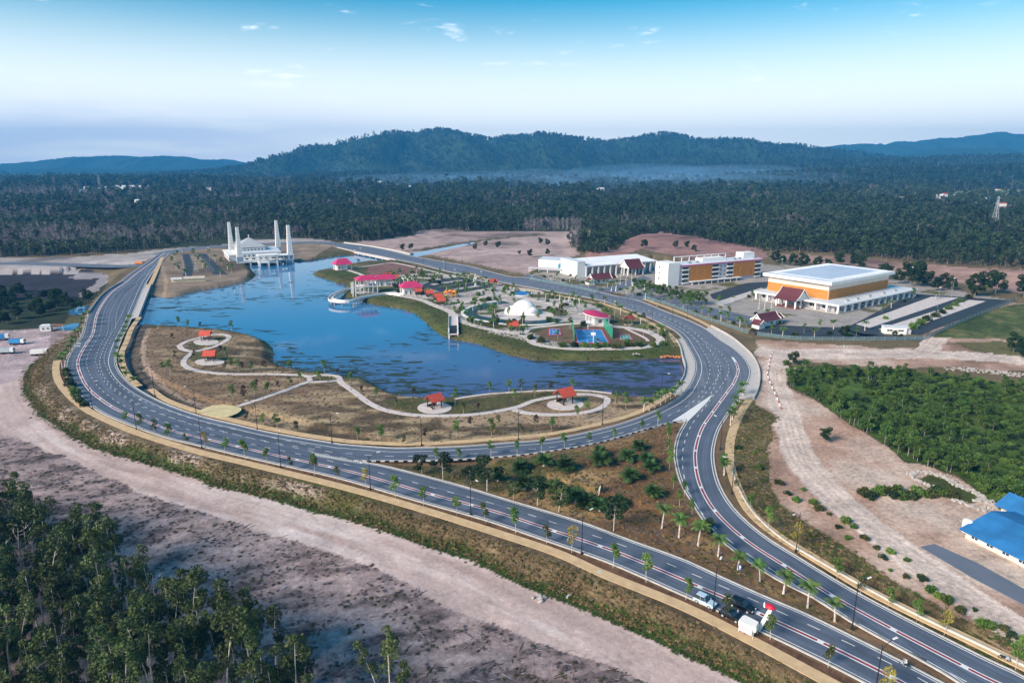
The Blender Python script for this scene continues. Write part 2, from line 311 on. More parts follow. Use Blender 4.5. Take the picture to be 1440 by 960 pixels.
H = np.where(in_lake, WZ-.35-np.minimum(2.5, .5*d_lake), np.where(d_lake < 6, np.minimum(H, WZ+(-WZ)*sstep((d_lake+.6)/6)), H))
# ground colours (real surface colours only)
C = np.empty(gx.shape+(3,)); rough = np.full(gx.shape, .55)
C[:] = (.035, .045, .022)
def paint(m, col, var=.2, nse=None, det=None):
    k = 1+var*(n1+.6*n2 if nse is None else nse)
    C[m] = np.array(col)*np.clip(k[m], .3, 2.2)[:, None]
    if det is not None: rough[m] = det
def pz(px, z=0, warp=True, rad=1600):
    m = dist < rad; r = np.zeros(gx.shape, bool); P = px if isinstance(px, np.ndarray) else Gs(px, z)
    r[m] = inpoly((wx if warp else gx)[m], (wy if warp else gy)[m], P); return r
def bl(m, col, k):
    kk = np.clip(k, 0, 1)[:, None]; C[m] = (C*(1-kk)+np.array(col)*kk)[m]
def band(pl, wdt, z=0, warp=True, rad=900):
    m = dist < rad; r = np.zeros(gx.shape, bool); P = pl if isinstance(pl, np.ndarray) else smooth_line(Gs(pl, z), 6)
    r[m] = dline((wx if warp else gx)[m], (wy if warp else gy)[m], P) < wdt; return r
inner = dist < 780
paint(inner, (.15, .115, .065), .35)
# lowland on the left: cleared purple-grey ground, pale pink haul track
paint(in_low & inner, (.24, .18, .175), .3, n1+n3*.9, 1.0)
stk = fbm(gx*.94+gy*.34, (gy*.94-gx*.34)*2.6, 5, 77, 5)
bl(in_low & inner, (.40, .315, .31), .30+stk*1.1+n2*.6)
bl(in_low & inner, (.055, .048, .055), np.clip((-.10-stk-n2*.5)*2.0, 0, .55))
trk = pz(np.vstack([DITCH[3:], Gs([(1100,1030),(960,985),(860,935),(760,905),(702,880),(634,858),(566,815),(471,781),(390,752),(300,726),(200,694),(120,655),(60,628),(-40,600),(-300,560),(-300,520),(0,515),(20,528)], LOWZ)]))
along = arclen(DITCH)
q = np.where(d_low < 120, d_low, 120)
strk = fbm(q*1.0, gx*.12+gy*.05, 2.2, 91, 4)
paint(trk, (.52, .40, .375), .16, n1+n2+strk*1.6, .45)
bl(trk, (.62, .54, .52), (strk*1.2+n2*1.3-.05)*1.2)
bl(trk & (d_low > 8), (.43, .32, .29), (.35-np.abs(np.sin(d_low*.55+n2*2.5)))*1.6*np.clip(n2*2+.95, 0, 1)); bl(trk, (.40, .29, .26), (-strk*.9+n1-.22)*1.4)
yard = pz([(-60,462),(0,466),(70,462),(72,480),(66,500),(48,516),(30,530),(-60,560),(-200,560)], LOWZ); paint(yard, (.42, .33, .34), .2)
paint(pz([(-700,386),(150,386),(152,412),(134,436),(110,455),(40,463),(-700,480)], LOWZ), (.03, .04, .02), .3)
swamp = pz([(-700,392),(20,382),(80,379),(132,382),(149,388),(146,398),(128,412),(100,420),(-700,420)], LOWZ); paint(swamp, (.035, .032, .045), .4, None, .2)
paint(pz([(100,390),(112,384),(135,384),(150,387),(150,398),(136,410),(112,418),(120,408),(136,398),(138,390),(120,393),(105,393)], LOWZ), (.30, .27, .28), .25)
paint(pz([(-700,384),(-700,377),(70,375),(110,378),(110,381),(60,381)], -1), (.40, .36, .36), .2)
# embankment between the footpath and the ditch
emb = (~in_low) & (d_low < 30) & (d_low < d_e1+40) & (d_e1 > 1) & sub(lambda x, y: inpoly(x, y, np.vstack([E1[25:], DITCH[::-1]])), dist < 700, 0).astype(bool)
paint(emb, (.14, .105, .062), .55, n1+n3, 1.0); bl(emb, (.25, .19, .13), (n1*1.5+n3-.35)*1.6); bl(emb, (.075, .085, .025), (n2*2+n3*.8-.35)*1.3); bl(emb, (.36, .29, .26), (n1-.1)*(d_low < 4.5)*3)
paint(emb & (d_e1 < 3.6), (.12, .065, .04), .4, n3)
paint(band(DITCH, 1.5, 0), (.04, .062, .016), .7, n3+n1, 1.0)
# island between the roads
isl = pz(np.vstack([ISLO, Gs([(1460,1010)]), EI[::-1][::-1][10:], ISUP[::-1]]), 0, False, 420)
paint(isl, (.165, .092, .045), .3, n1, .8); bl(isl, (.36, .24, .11), (n1*1.1+n2*2.2-.02)*1.8); bl(isl, (.085, .085, .03), (n2*1.8-n3*.6-.25)*1.5)
# lake shores
paint(inner & (~in_lake) & (d_lake < 24) & (d_road > 2.5), (.10, .092, .04), .4)
pen = pz([(206,457),(300,464),(360,474),(384,490),(384,508),(430,524),(500,535),(545,550),(600,562),(690,555),(770,549),(845,553),(925,562),(955,553),(935,573),(895,590),(846,605),(780,619),(647,630),(547,632),(480,628),(388,613),(326,599),(284,588),(230,570),(200,552),(186,530),(186,500),(196,470)])
pen &= ~in_lake
stp = fbm(gx, gy*2.3, 8, 41, 5)
paint(pen, (.215, .145, .092), .25, stp); bl(pen, (.36, .27, .165), (stp*1.5+n2-.05)*1.5); bl(pen, (.095, .07, .045), (-stp*1.3+n2*1.2-.12)*1.6)
ovals = [((590,584),(647,585),(727,574),(797,556),(833,555),(800,550),(729,552),(660,560),(560,560),(540,562),(555,574)), ((452,529),(470,531),(466,535),(446,535)), ((262,485),(290,475),(312,472),(318,474),(300,486),(272,491)), ((272,497),(300,491),(320,495),(318,503),(290,508),(268,508))]
for q_ in ovals: paint(pz(q_) & pen, (.085, .085, .032), .35, n1)
paint(band([(640,590),(720,586),(800,590),(860,585)], 5) & pen, (.33, .24, .16), .3, stp)
# the drain beside the left road
drain = smooth_line(Gs([(198,448),(188,462),(181,480),(178,497),(180,515),(190,533),(208,550),(232,564),(262,577)]), 4)
dd = sub(lambda x, y: dline(x, y, drain), dist < 600, 99); H = np.where(dd < 7, np.minimum(H, -1.8*(1-sstep(dd/7))), H)
paint((dd < 5.5), (.095, .078, .065), .3, n1, .9); paint(dd < 1, (.22, .21, .21), .2); paint((np.abs(dd-6.8) < 1.1) & pen, (.36, .26, .20), .15)
# east bank, park, compound, right-hand clearings
ebank = pz([(440,384),(470,380),(500,372),(560,368),(640,384),(760,410),(845,425),(900,445),(940,466),(965,490),(956,503),(880,508),(790,509),(690,492),(630,478),(585,443),(520,430),(480,421),(486,402),(452,392)]) & ~in_lake
paint(ebank, (.085, .082, .035), .4); bl(ebank, (.055, .09, .022), (n1*1.4+.35)*(d_lake < 30)); bl(ebank, (.22, .15, .09), (n2*1.6+n1-.2)*1.3)
paint(pz([(520,373),(548,368),(600,376),(578,386),(528,390),(515,382)]), (.20, .11, .095), .2)
plaza = pz([(505,391),(560,388),(590,384),(640,386),(700,399),(760,412),(815,420),(835,430),(850,437),(845,452),(900,456),(930,470),(935,482),(905,488),(800,489),(745,480),(700,470),(655,462),(640,448),(620,432),(590,419),(540,415)]) & ~in_lake
paint(plaza, (.46, .41, .39), .12, n1)
gl = plaza & (fbm(gx, gy, 16, 62, 3) > .12); paint(gl, (.10, .105, .045), .4, n3)
paint(pz([(752,468),(775,460),(830,457),(890,462),(915,470),(920,480),(890,485),(800,485),(765,477)]), (.15, .10, .065), .3)
verge = pz([(850,426),(905,447),(940,465),(960,487),(945,488),(930,470),(900,456),(855,442)]); paint(verge, (.19, .155, .08), .25)
comp = pz([(740,386),(800,376),(920,366),(1100,372),(1240,385),(1290,399),(1425,423),(1290,470),(1200,470),(1060,465),(960,440),(880,414),(800,400)], 0, False, 900)
paint(comp, (.34, .31, .29), .15); bl(comp, (.12, .11, .05), (n1*2.5-.3)*2)
paint(pz([(905,425),(935,434),(968,446),(1000,458),(1035,470),(1062,476),(1050,465),(990,440),(940,424),(900,416)]), (.20, .14, .075), .3)
dirt_r = pz([(1062,478),(1124,481),(1237,489),(1300,487),(1321,479),(1316,466),(1340,470),(1440,480),(1600,488),(1600,530),(1440,521),(1335,517),(1237,516),(1119,506),(1105,512),(1100,532),(1118,552),(1167,573),(1186,588),(1254,630),(1273,650),(1300,652),(1340,668),(1380,692),(1408,714),(1470,722),(1700,800),(1700,1000),(1520,925),(1440,878),(1400,895),(1330,858),(1240,806),(1150,742),(1095,710),(1080,684),(1078,628),(1090,585),(1062,567)])
paint(dirt_r, (.42, .275, .21), .22, n1+n2, .8); bl(dirt_r, (.55, .44, .37), (n2*1.6+n1)*1.2); bl(dirt_r, (.22, .14, .10), (-n1*1.4-n2-.25)*1.5)
rt = [(1330,463),(1316,476),(1290,497),(1220,499),(1140,494),(1100,505),(1090,532),(1104,580),(1124,640),(1158,682),(1210,730),(1254,764),(1300,797),(1377,850),(1450,898),(1540,950)]
RT = smooth_line(Gs(rt), 4); m_ = band(RT, 4.6) | band(Gs([(1085,497),(1180,498),(1290,497),(1440,505),(1600,512)]), 8)
drt = sub(lambda x, y: dline(x, y, RT), dist < 500, 99); st2 = fbm(drt, gx*.1+gy*.08, 1.6, 55, 4)
paint(m_, (.60, .49, .43), .14, st2*1.7+n1)
rutd = np.abs(np.abs(drt-1.6)-.9); bl(m_ & (drt < 4), (.42, .31, .25), (.45-rutd)*1.3+st2*.5)
vst = pz([(1060,568),(1090,586),(1079,628),(1082,684),(1096,708),(1150,742),(1240,806),(1330,858),(1440,908),(1520,945),(1520,985),(1440,948),(1330,893),(1200,823),(1090,757),(1048,715),(1028,670),(1026,620),(1045,580)], 0, True, 500)
paint(vst, (.125, .098, .055), .5, n1+n3, 1.0); bl(vst, (.05, .08, .02), (n2*2+n1-.2)*1.4); bl(vst, (.30, .22, .17), (n1*1.6-.25)*1.8)
marsh = pz([(1116,514),(1220,518),(1335,524),(1440,541),(1700,560),(1700,790),(1470,722),(1408,712),(1349,668),(1293,651),(1273,648),(1254,630),(1186,588),(1167,572),(1116,545),(1106,530)])
paint(marsh, (.06, .105, .022), .5, n1+n3, 1.0); H = np.where(marsh, H-.6, H)
lw = pz([(1309,474),(1330,452),(1380,434),(1440,428),(1600,430),(1600,478),(1440,477)]); paint(lw, (.10, .125, .04), .5, n1+n3, 1.0); bl(lw, (.17, .15, .065), (n1*2+n3-.05)*1.4); bl(lw, (.05, .075, .022), (n2*2.5-n3-.1)*1.2)
paint(pz([(1280,478),(1310,466),(1330,448),(1420,424),(1440,427),(1380,436),(1335,455),(1310,472)]), (.30, .21, .16), .2)
paint(pz([(1345,482),(1440,480),(1600,482),(1600,506),(1440,502),(1370,494)]), (.13, .12, .05), .4, n1)
paint(pz([(1290,675),(1312,668),(1345,676),(1385,700),(1372,708),(1340,700),(1310,690)]), (.06, .075, .02), .3)
# sandy clearings to the north
for P_, c_ in (([(470,345),(520,338),(580,332),(588,325),(625,321),(660,326),(735,326),(812,325),(818,330),(798,342),(818,358),(760,372),(742,386),(700,378),(640,365),(590,357)], (.38, .28, .26)), ([(815,360),(868,352),(880,340),(902,331),(930,327),(955,332),(1020,345),(1075,354),(1080,362),(960,366),(900,352),(860,370)], (.30, .17, .15)), ([(1080,358),(1130,358),(1218,363),(1270,369),(1330,374),(1440,380),(1700,392),(1700,440),(1440,413),(1370,400),(1290,392),(1216,378),(1130,368)], (.36, .22, .18)), ([(-700,372),(0,363),(100,361),(180,357),(230,350),(330,343),(330,338),(440,335),(470,340),(440,350),(330,352),(240,356),(180,374),(100,376),(0,379),(-700,385)], (.36, .32, .31)), ([(240,352),(330,346),(440,340),(470,345),(440,362),(414,366),(340,372),(355,392),(310,401),(232,417),(205,415),(215,385)], (.25, .19, .14))):
    m = pz(P_); m &= ~in_lake; paint(m, c_, .2, n1+n2*1.2); bl(m, tuple(np.array(c_)*.45), (n2*2.2-.35)*1.6); bl(m, tuple(np.array(c_)*1.35), (-n2*1.6+n1-.2)*1.3)
paint(band([(590,352),(640,344),(700,335),(760,330)], 7, 0), (.10, .09, .05), .3)
md = pz([(815,358),(868,352),(880,340),(902,331),(930,327),(955,332),(1020,345),(1075,354),(960,366)]); H += np.where(md, 5*np.clip(n2*.8+.5, 0, 1), 0)
far = dist > 1500
paint(far, (.032, .046, .024), .5, nbig*1.2+fbm(gx, gy, 90, 44, 3)); bl(far, (.16, .15, .10), ((fbm(gx, gy*2.2, 300, 71, 4) > .30) & (dist > 2000))*.8)
paint((d_road < 2.0) & inner & ~in_lake & ~emb, (.17, .11, .065), .25)
tagr = in_lake & (d_lake > 1); paint(tagr, (.03, .04, .04), .2)
H += np.where(far, np.clip((dist-1500)/2500, 0, 1)*(nbig*14+6), 0)
faces = (np.arange(nr-1)[:, None]*nc+np.arange(nc-1)[None]).ravel(); faces = np.stack([faces, faces+1, faces+1+nc, faces+nc], 1)
me = bpy.data.meshes.new('ground'); nv = len(gx)
me.vertices.add(nv); me.vertices.foreach_set('co', np.stack([gx, gy, H], 1).astype(np.float32).ravel())
me.loops.add(len(faces)*4); me.loops.foreach_set('vertex_index', faces.ravel().astype(np.int32)); me.polygons.add(len(faces))
me.polygons.foreach_set('loop_start', np.arange(0, len(faces)*4, 4, dtype=np.int32)); me.polygons.foreach_set('use_smooth', np.ones(len(faces), bool)); me.update(calc_edges=True)
a = me.attributes.new('soil', 'FLOAT_COLOR', 'POINT'); a.data.foreach_set('color', np.concatenate([np.clip(C, 0, 1), np.ones((nv, 1))], 1).astype(np.float32).ravel())
a = me.attributes.new('detail', 'FLOAT', 'POINT'); a.data.foreach_set('value', rough.astype(np.float32))
g = bpy.data.materials.new('ground'); g.use_nodes = True; t = g.node_tree; b = t.nodes['Principled BSDF']; b.inputs['Roughness'].default_value = .95; b.inputs['Specular IOR Level'].default_value = .15
at_ = t.nodes.new('ShaderNodeAttribute'); at_.attribute_name = 'soil'; ad = t.nodes.new('ShaderNodeAttribute'); ad.attribute_name = 'detail'; co = t.nodes.new('ShaderNodeTexCoord')
def tn(scale, det=6, dist_=0, rgh=.6):
    n = t.nodes.new('ShaderNodeTexNoise'); n.inputs['Scale'].default_value = scale; n.inputs['Detail'].default_value = det; n.inputs['Roughness'].default_value = rgh; n.inputs['Distortion'].default_value = dist_
    t.links.new(co.outputs['Object'], n.inputs['Vector']); return n.outputs[0]
def tm(op, a, b=None):
    n = t.nodes.new('ShaderNodeMath'); n.operation = op
    for i, v in enumerate((a, b)):
        if v is None: continue
        if isinstance(v, (int, float)): n.inputs[i].default_value = v
        else: t.links.new(v, n.inputs[i])
    return n.outputs[0]
s_ = tm('ADD', tm('MULTIPLY', tm('SUBTRACT', tn(.9, 8, .6, .7), .5), 2.6), tm('MULTIPLY', tm('SUBTRACT', tn(.12, 6, .4), .5), 1.6))
k_ = tm('MAXIMUM', tm('ADD', tm('MULTIPLY', s_, ad.outputs['Fac']), 1.0), .25)
vm = t.nodes.new('ShaderNodeVectorMath'); vm.operation = 'SCALE'; t.links.new(at_.outputs['Color'], vm.inputs[0]); t.links.new(k_, vm.inputs['Scale']); t.links.new(vm.outputs[0], b.inputs['Base Color'])
bp = t.nodes.new('ShaderNodeBump'); bp.inputs['Strength'].default_value = .5; bp.inputs['Distance'].default_value = .3; t.links.new(tn(.9, 8, .6, .7), bp.inputs['Height']); t.links.new(bp.outputs[0], b.inputs['Normal'])
me.materials.append(g); ground = bpy.data.objects.new('ground', me); COL.objects.link(ground); tag(ground, 'dry brown, pink and grey cleared land around the lake', kind='structure')
# ground height at a point
gtree = None
def ground_z(x, y):
    global gtree
    if gtree is None:
        from mathutils.kdtree import KDTree
        idx = np.nonzero(dist < 1500)[0][::1]; gtree = (KDTree(len(idx)), idx)
        for k, i in enumerate(idx): gtree[0].insert((gx[i], gy[i], 0), k)
        gtree[0].balance()
    r = gtree[0].find_n((x, y, 0), 3); return sum(float(H[gtree[1][q[1]]]) for q in r)/3

# ------------------------------------------------------------ the lake
def sheet(name, P, z, m, kind='structure', label=None, cat=None, thick=0):
    P = [tuple(p) for p in P]; tri = tessellate_polygon([[Vector((p[0], p[1], 0)) for p in P]])
    v = [(p[0], p[1], z) for p in P]; f = [list(q) for q in tri]
    for q in f:
        a, b_, c = (Vector(v[i]) for i in q)
        if (b_-a).cross(c-a).z < 0: q.reverse()
    if thick:
        n = len(P); v += [(p[0], p[1], z-thick) for p in P]; f += [[i, (i+1) % n, n+(i+1) % n, n+i] for i in range(n)]
    return tag(link_mesh(name, v, f, m), label, cat, None, kind)
wmat = bpy.data.materials.new('lake_water'); wmat.use_nodes = True; t = wmat.node_tree; b = t.nodes['Principled BSDF']
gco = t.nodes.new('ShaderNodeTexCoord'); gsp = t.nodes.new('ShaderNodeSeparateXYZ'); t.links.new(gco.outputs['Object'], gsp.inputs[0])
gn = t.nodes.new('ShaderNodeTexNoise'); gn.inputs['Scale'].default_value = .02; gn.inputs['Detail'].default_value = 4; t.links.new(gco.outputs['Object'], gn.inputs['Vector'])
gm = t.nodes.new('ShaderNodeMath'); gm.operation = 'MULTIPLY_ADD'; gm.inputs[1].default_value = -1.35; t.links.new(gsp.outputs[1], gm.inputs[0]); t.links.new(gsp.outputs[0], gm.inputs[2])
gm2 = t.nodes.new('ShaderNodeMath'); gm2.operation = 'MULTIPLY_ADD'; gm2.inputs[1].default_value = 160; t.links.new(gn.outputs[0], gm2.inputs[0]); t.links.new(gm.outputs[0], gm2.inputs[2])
gr_ = t.nodes.new('ShaderNodeMapRange'); gr_.inputs[1].default_value = -470; gr_.inputs[2].default_value = -190; t.links.new(gm2.outputs[0], gr_.inputs[0])   # base colour shifts from blue to violet towards the near right end
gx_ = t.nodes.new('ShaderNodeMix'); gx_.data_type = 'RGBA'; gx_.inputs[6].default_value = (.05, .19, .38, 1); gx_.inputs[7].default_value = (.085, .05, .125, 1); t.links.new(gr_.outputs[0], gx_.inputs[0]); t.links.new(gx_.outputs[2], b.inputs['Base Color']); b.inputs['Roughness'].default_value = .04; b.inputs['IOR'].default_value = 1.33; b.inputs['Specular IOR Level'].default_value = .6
co = t.nodes.new('ShaderNodeTexCoord'); n_ = t.nodes.new('ShaderNodeTexNoise'); n_.inputs['Scale'].default_value = .5; n_.inputs['Detail'].default_value = 4; t.links.new(co.outputs['Object'], n_.inputs['Vector'])
bp = t.nodes.new('ShaderNodeBump'); bp.inputs['Strength'].default_value = .05; bp.inputs['Distance'].default_value = .15; t.links.new(n_.outputs[0], bp.inputs['Height']); t.links.new(bp.outputs[0], b.inputs['Normal'])
cen = LAKE.mean(0)
lk = offset(np.vstack([LAKE, LAKE[:1]]), 0)[:-1]
# widen the water sheet under its banks
area = .5*np.sum(LAKE[:, 0]*np.roll(LAKE[:, 1], -1)-np.roll(LAKE[:, 0], -1)*LAKE[:, 1]); sgn = -1 if area > 0 else 1
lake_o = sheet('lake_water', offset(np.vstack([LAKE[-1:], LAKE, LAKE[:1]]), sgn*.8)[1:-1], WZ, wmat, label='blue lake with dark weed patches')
for P_ in ([(578,356),(620,349),(662,341),(664,343),(625,352),(585,361)], [(97,436),(118,430),(130,431),(120,441),(98,442)], [(82,460),(100,455),(112,455),(104,463),(84,464)]):
    z_ = .05 if P_[0][1] < 400 else LOWZ+.25
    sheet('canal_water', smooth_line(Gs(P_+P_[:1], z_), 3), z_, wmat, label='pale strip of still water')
# floating weed
v = []; f = []
lx0, ly0 = LAKE.min(0); lx1, ly1 = LAKE.max(0); cnt = 0
while cnt < 900:
    px_ = random.uniform(205, 960); py_ = random.uniform(370, 555); p = G(px_, py_, WZ); X = np.array([p[0]]); Y = np.array([p[1]])
    if not inpoly(X, Y, LAKE)[0]: continue
    dl = dline(X, Y, LAKE, True)[0]; dens = float(fbm(X, Y, 45, 88, 3)[0])
    if dens < random.uniform(-.12, .6) - (.25 if dl < 12 else 0): continue
    cnt += 1; r0 = random.uniform(.25, .9)*(1+(random.random() < .12)*1.3); asp = random.uniform(1.5, 5.0); k = random.randint(7, 11); b0 = len(v)
    ph = random.random()*6
    for i in range(k):
        a_ = 2*math.pi*i/k; rr = r0*(1+.4*math.sin(a_*2+ph)+random.uniform(-.3, .3)); v.append((p[0]+rr*asp*math.cos(a_), p[1]+rr*math.sin(a_), WZ+.02+.0002*(cnt % 40)))
    f.append(tuple(range(b0, b0+k)))
tag(link_mesh('floating_weed', v, f, mat('weed', (.022, .042, .03), .7, .35, .8)), 'dark green weed floating in patches on the lake', kind='stuff')

# ------------------------------------------------------------ roads
def strip(name, A, B, z, m, n=None, label=None):
    n = n or max(len(A), len(B)); A = resample(A, n); B = resample(B, n)
    z = np.broadcast_to(z, (n,)); v = [(a[0], a[1], z[i]) for i, a in enumerate(A)]+[(a[0], a[1], z[i]) for i, a in enumerate(B)]
    f = [(i, i+1, n+i+1, n+i) for i in range(n-1)]
    a = Vector(v[0]); c = (Vector(v[1])-a).cross(Vector(v[n])-a).z
    if c < 0: f = [q[::-1] for q in f]
    o = link_mesh(name, v, f, m); s_ = arclen(A); wd_ = np.hypot(*(A-B).T); at = o.data.attributes.new('lane', 'FLOAT_VECTOR', 'POINT')
    at.data.foreach_set('vector', np.concatenate([np.column_stack([np.zeros(n), s_, np.zeros(n)]), np.column_stack([wd_, s_, np.zeros(n)])]).astype(np.float32).ravel())
    return tag(o, label, None, None, 'structure')
def near_i(P, q): return int(np.argmin(((P-np.array(q))**2).sum(1)))
S1R = np.vstack([INL, ISLO]); S1L = E1
strip('main_road', S1L, S1R, .060, M['asphalt'], 300, 'grey-blue main road curving round the lake')
ISUP_J = np.vstack([ISUP]); i0 = near_i(BRUP, G(970, 540)); i1 = near_i(BRUP, G(469, 346.5))
strip('branch_road', np.vstack([Gs([(480,640)]), ISUP]), BRUP[:i0+1], .066, M['asphalt'], 160, 'slip road running between lake shore and planted island')
j0 = near_i(EO, G(1051, 540))
strip('east_road', EO[:j0+1], EI, .072, M['asphalt'], 160, 'road curving down the right side of the island')
strip('far_road', np.vstack([EO[j0:]]), np.vstack([Gs([(965,592)]), BRUP[i0:]]), .078, M['asphalt_old'], 220, 'pale road running away past the park')
NR = smooth_line(Gs([(481,344),(440,341),(380,343),(317,346),(270,350),(240,354),(226,358)]), 6)
strip('north_road', offset(NR, 9), offset(NR, -9), .084, M['asphalt_old'], 80, 'road behind the mosque')
SR = smooth_line(Gs([(195,372),(180,374.5),(140,374),(70,371.5),(0,370.5),(-300,372)]), 6)
strip('side_road', offset(SR, 8), offset(SR, -8), .070, M['asphalt_old'], 60, 'pale side road joining the bridge from the left')

LINES = MB(); REDS = MB(); KERB = MB(); KERBK = MB()
def ribbon(mb, P, o, wdt, z, a=0.0, b_=None):
    s = arclen(P); b_ = s[-1] if b_ is None else b_
    t_ = np.linspace(a, b_, max(2, int((b_-a)/2.5)+1)); Nn = normals2(P)
    pt = np.stack([np.interp(t_, s, P[:, 0]), np.interp(t_, s, P[:, 1])], 1); nn = np.stack([np.interp(t_, s, Nn[:, 0]), np.interp(t_, s, Nn[:, 1])], 1)
    A = pt+nn*(o-wdt/2); B = pt+nn*(o+wdt/2); k = len(pt)
    mb.add([(p[0], p[1], z) for p in A]+[(p[0], p[1], z) for p in B], [(i, i+1, k+i+1, k+i) for i in range(k-1)])
def dashes(mb, P, o, wdt, z, ln, gap, a=0.0, b_=None):
    s = arclen(P)[-1]; b_ = s if b_ is None else min(b_, s); x = a
    while x+ln < b_: ribbon(mb, P, o, wdt, z, x, x+ln); x += ln+gap
def side(P, Q):  # +1 when line Q lies on the left of P
    i = len(P)//2; n = normals2(P)[i]; q = Q[np.argmin(((Q-P[i])**2).sum(1))]; return 1 if (q-P[i])@n > 0 else -1
def kerb(P, o, mb=None, a=0.0, b_=None, wd=.35, hgt=.17):
    mb = mb or KERB; s = arclen(P); b_ = s[-1] if b_ is None else b_; t_ = np.linspace(a, b_, max(2, int((b_-a)/4)+1)); Nn = normals2(P)
    pt = np.stack([np.interp(t_, s, P[:, 0]), np.interp(t_, s, P[:, 1])], 1); nn = np.stack([np.interp(t_, s, Nn[:, 0]), np.interp(t_, s, Nn[:, 1])], 1)
    A = pt+nn*(o-wd/2); B = pt+nn*(o+wd/2); k = len(pt)
    vv = [(p[0], p[1], -.05) for p in A]+[(p[0], p[1], hgt) for p in A]+[(p[0], p[1], hgt) for p in B]+[(p[0], p[1], -.05) for p in B]; ff = []
    for r_ in range(3): ff += [(r_*k+i, r_*k+i+1, (r_+1)*k+i+1, (r_+1)*k+i) for i in range(k-1)]
    ff += [(0, k, 2*k, 3*k), (k-1, 4*k-1, 3*k-1, 2*k-1)]; mb.add(vv, ff)
s1 = side(E1, INL); se = side(EO, EI); sb = -side(BRUP, EO[-60:]) if False else side(BRUP[:i0], ISUP)
ZL = .10
sE = arclen(E1); sBr = sE[near_i(E1, G(107, 552))]
ribbon(LINES, E1, s1*.55, .18, ZL); ribbon(LINES, E1, s1*4.5, 1.15, ZL)
dashes(REDS, E1, s1*4.5, .58, ZL+.005, 10.5, 1.1, 4)
dashes(LINES, E1, s1*7.7, .2, ZL, 2.2, 3.6)
sW = sE[near_i(E1, G(470, 672))]
dashes(LINES, E1, s1*11, .18, ZL, 2.2, 3.6, 60, sW); dashes(LINES, E1, s1*14.2, .18, ZL, 2.2, 3.6, 60, sW-12)
FULLUP = np.vstack([INL, BRUP[1:]]); su = side(INL, E1)
sU = arclen(FULLUP); uJ = sU[near_i(FULLUP, G(970, 540))]
ribbon(LINES, FULLUP, su*2.6, .22, ZL); ribbon(LINES, FULLUP, su*.45, .16, ZL)
dashes(LINES, FULLUP, su*5.9, .2, ZL, 2.2, 3.6); dashes(LINES, FULLUP, su*9.2, .2, ZL, 2.2, 3.6, uJ-60, uJ+230)
ribbon(LINES, ISUP, -.5*side(ISUP, ISLO), .2, ZL); ribbon(LINES, ISLO, -.5*side(ISLO, ISUP), .2, ZL)
ribbon(LINES, EO, se*.5, .22, ZL); ribbon(LINES, EO, se*5.0, 1.1, ZL, 0, arclen(EO)[j0]+40); dashes(REDS, EO, se*5.0, .56, ZL+.005, 10.5, 1.1, 2, arclen(EO)[j0]+40)
dashes(LINES, EO, se*8.6, .2, ZL, 2.4, 3.4, 0, arclen(EO)[j0]+260); ribbon(LINES, EI, -.5*side(EI, ISUP) if False else -se*.5, .2, ZL)
dashes(LINES, EO, se*11.8, .2, ZL, 2.4, 3.4, arclen(EO)[j0]-30, arclen(EO)[j0]+260)
# hatched gore where the roads meet, and the one at the tip of the island
for P_ in ([(945,592),(958,584),(1003,554),(994,566),(968,592),(955,594)], ):
    q_ = Gs(P_); LINES.add([(p[0], p[1], ZL+.008) for p in q_], [tuple(range(len(q_)))])
for k in range(22):
    a_ = G(438+k*3.1, 636.5+k*.62); b_ = G(440.5+k*3.1, 641+k*.52)
    LINES.add([(a_[0], a_[1], ZL+.004), (a_[0]+.8, a_[1], ZL+.004), (b_[0]+.8, b_[1], ZL+.004), (b_[0], b_[1], ZL+.004)], [(0, 1, 2, 3)])
# arrows and stop bars on the left road
for P_ in ([(107.5,482),(114,483),(113.5,484),(107,483)], [(106,485.5),(113,486.5),(112.5,487.5),(105.5,486.5)]):
    q_ = Gs(P_); LINES.add([(p[0], p[1], ZL) for p in q_], [(0, 1, 2, 3)])
for o_, nm, mt in ((LINES, 'lane_marking', M['paint']), (REDS, 'red_lane_band', M['red_paint'])):
    tag(o_.build(nm, mt), 'white painted lane lines' if nm == 'lane_marking' else 'dark red painted band between white lines', kind='structure')
kerb(E1, -s1*.2); kerb(INL, -su*.2); kerb(BRUP, -su*.2); kerb(EO, -se*.2); kerb(EI, se*.2); kerb(ISLO, .2*side(ISLO, ISUP))
sI = arclen(ISUP)[-1]; x_ = 0; kk = 0
while x_ < sI:
    kerb(ISUP, .2*side(ISUP, ISLO), KERBK if kk % 2 else KERB, x_, min(sI, x_+1.3), .4, .22); x_ += 1.3; kk += 1
tag(KERB.build('kerb', M['kerb']), 'pale concrete road kerb', kind='structure'); tag(KERBK.build('black_kerb_block', M['black']), 'black painted kerb blocks of the island', kind='structure')
# ------------------------------------------------------------ footpaths
PTH = []
def path(name, P, wd, z, m, label=None, closed=False, smooth=True, zz=None):
    P = Gs(P) if not isinstance(P, np.ndarray) else P
    if closed: P = np.vstack([P, P[:1]])
    if smooth: P = smooth_line(P, 2.0)
    n = len(P); Nn = normals2(P)
    if closed: Nn[0] = Nn[-1] = (Nn[0]+Nn[-1])/2
    A = P+Nn*wd/2; B = P-Nn*wd/2
    vv = [(p[0], p[1], z) for p in A]+[(p[0], p[1], z) for p in B]+[(p[0], p[1], -.1) for p in A]+[(p[0], p[1], -.1) for p in B]
    ff = [(n+i, n+i+1, i+1, i) for i in range(n-1)]+[(i, i+1, 2*n+i+1, 2*n+i) for i in range(n-1)]+[(3*n+i, 3*n+i+1, n+i+1, n+i) for i in range(n-1)]
    PTH.append(P); return tag(link_mesh(name, vv, ff, m), label, None, None, 'structure')
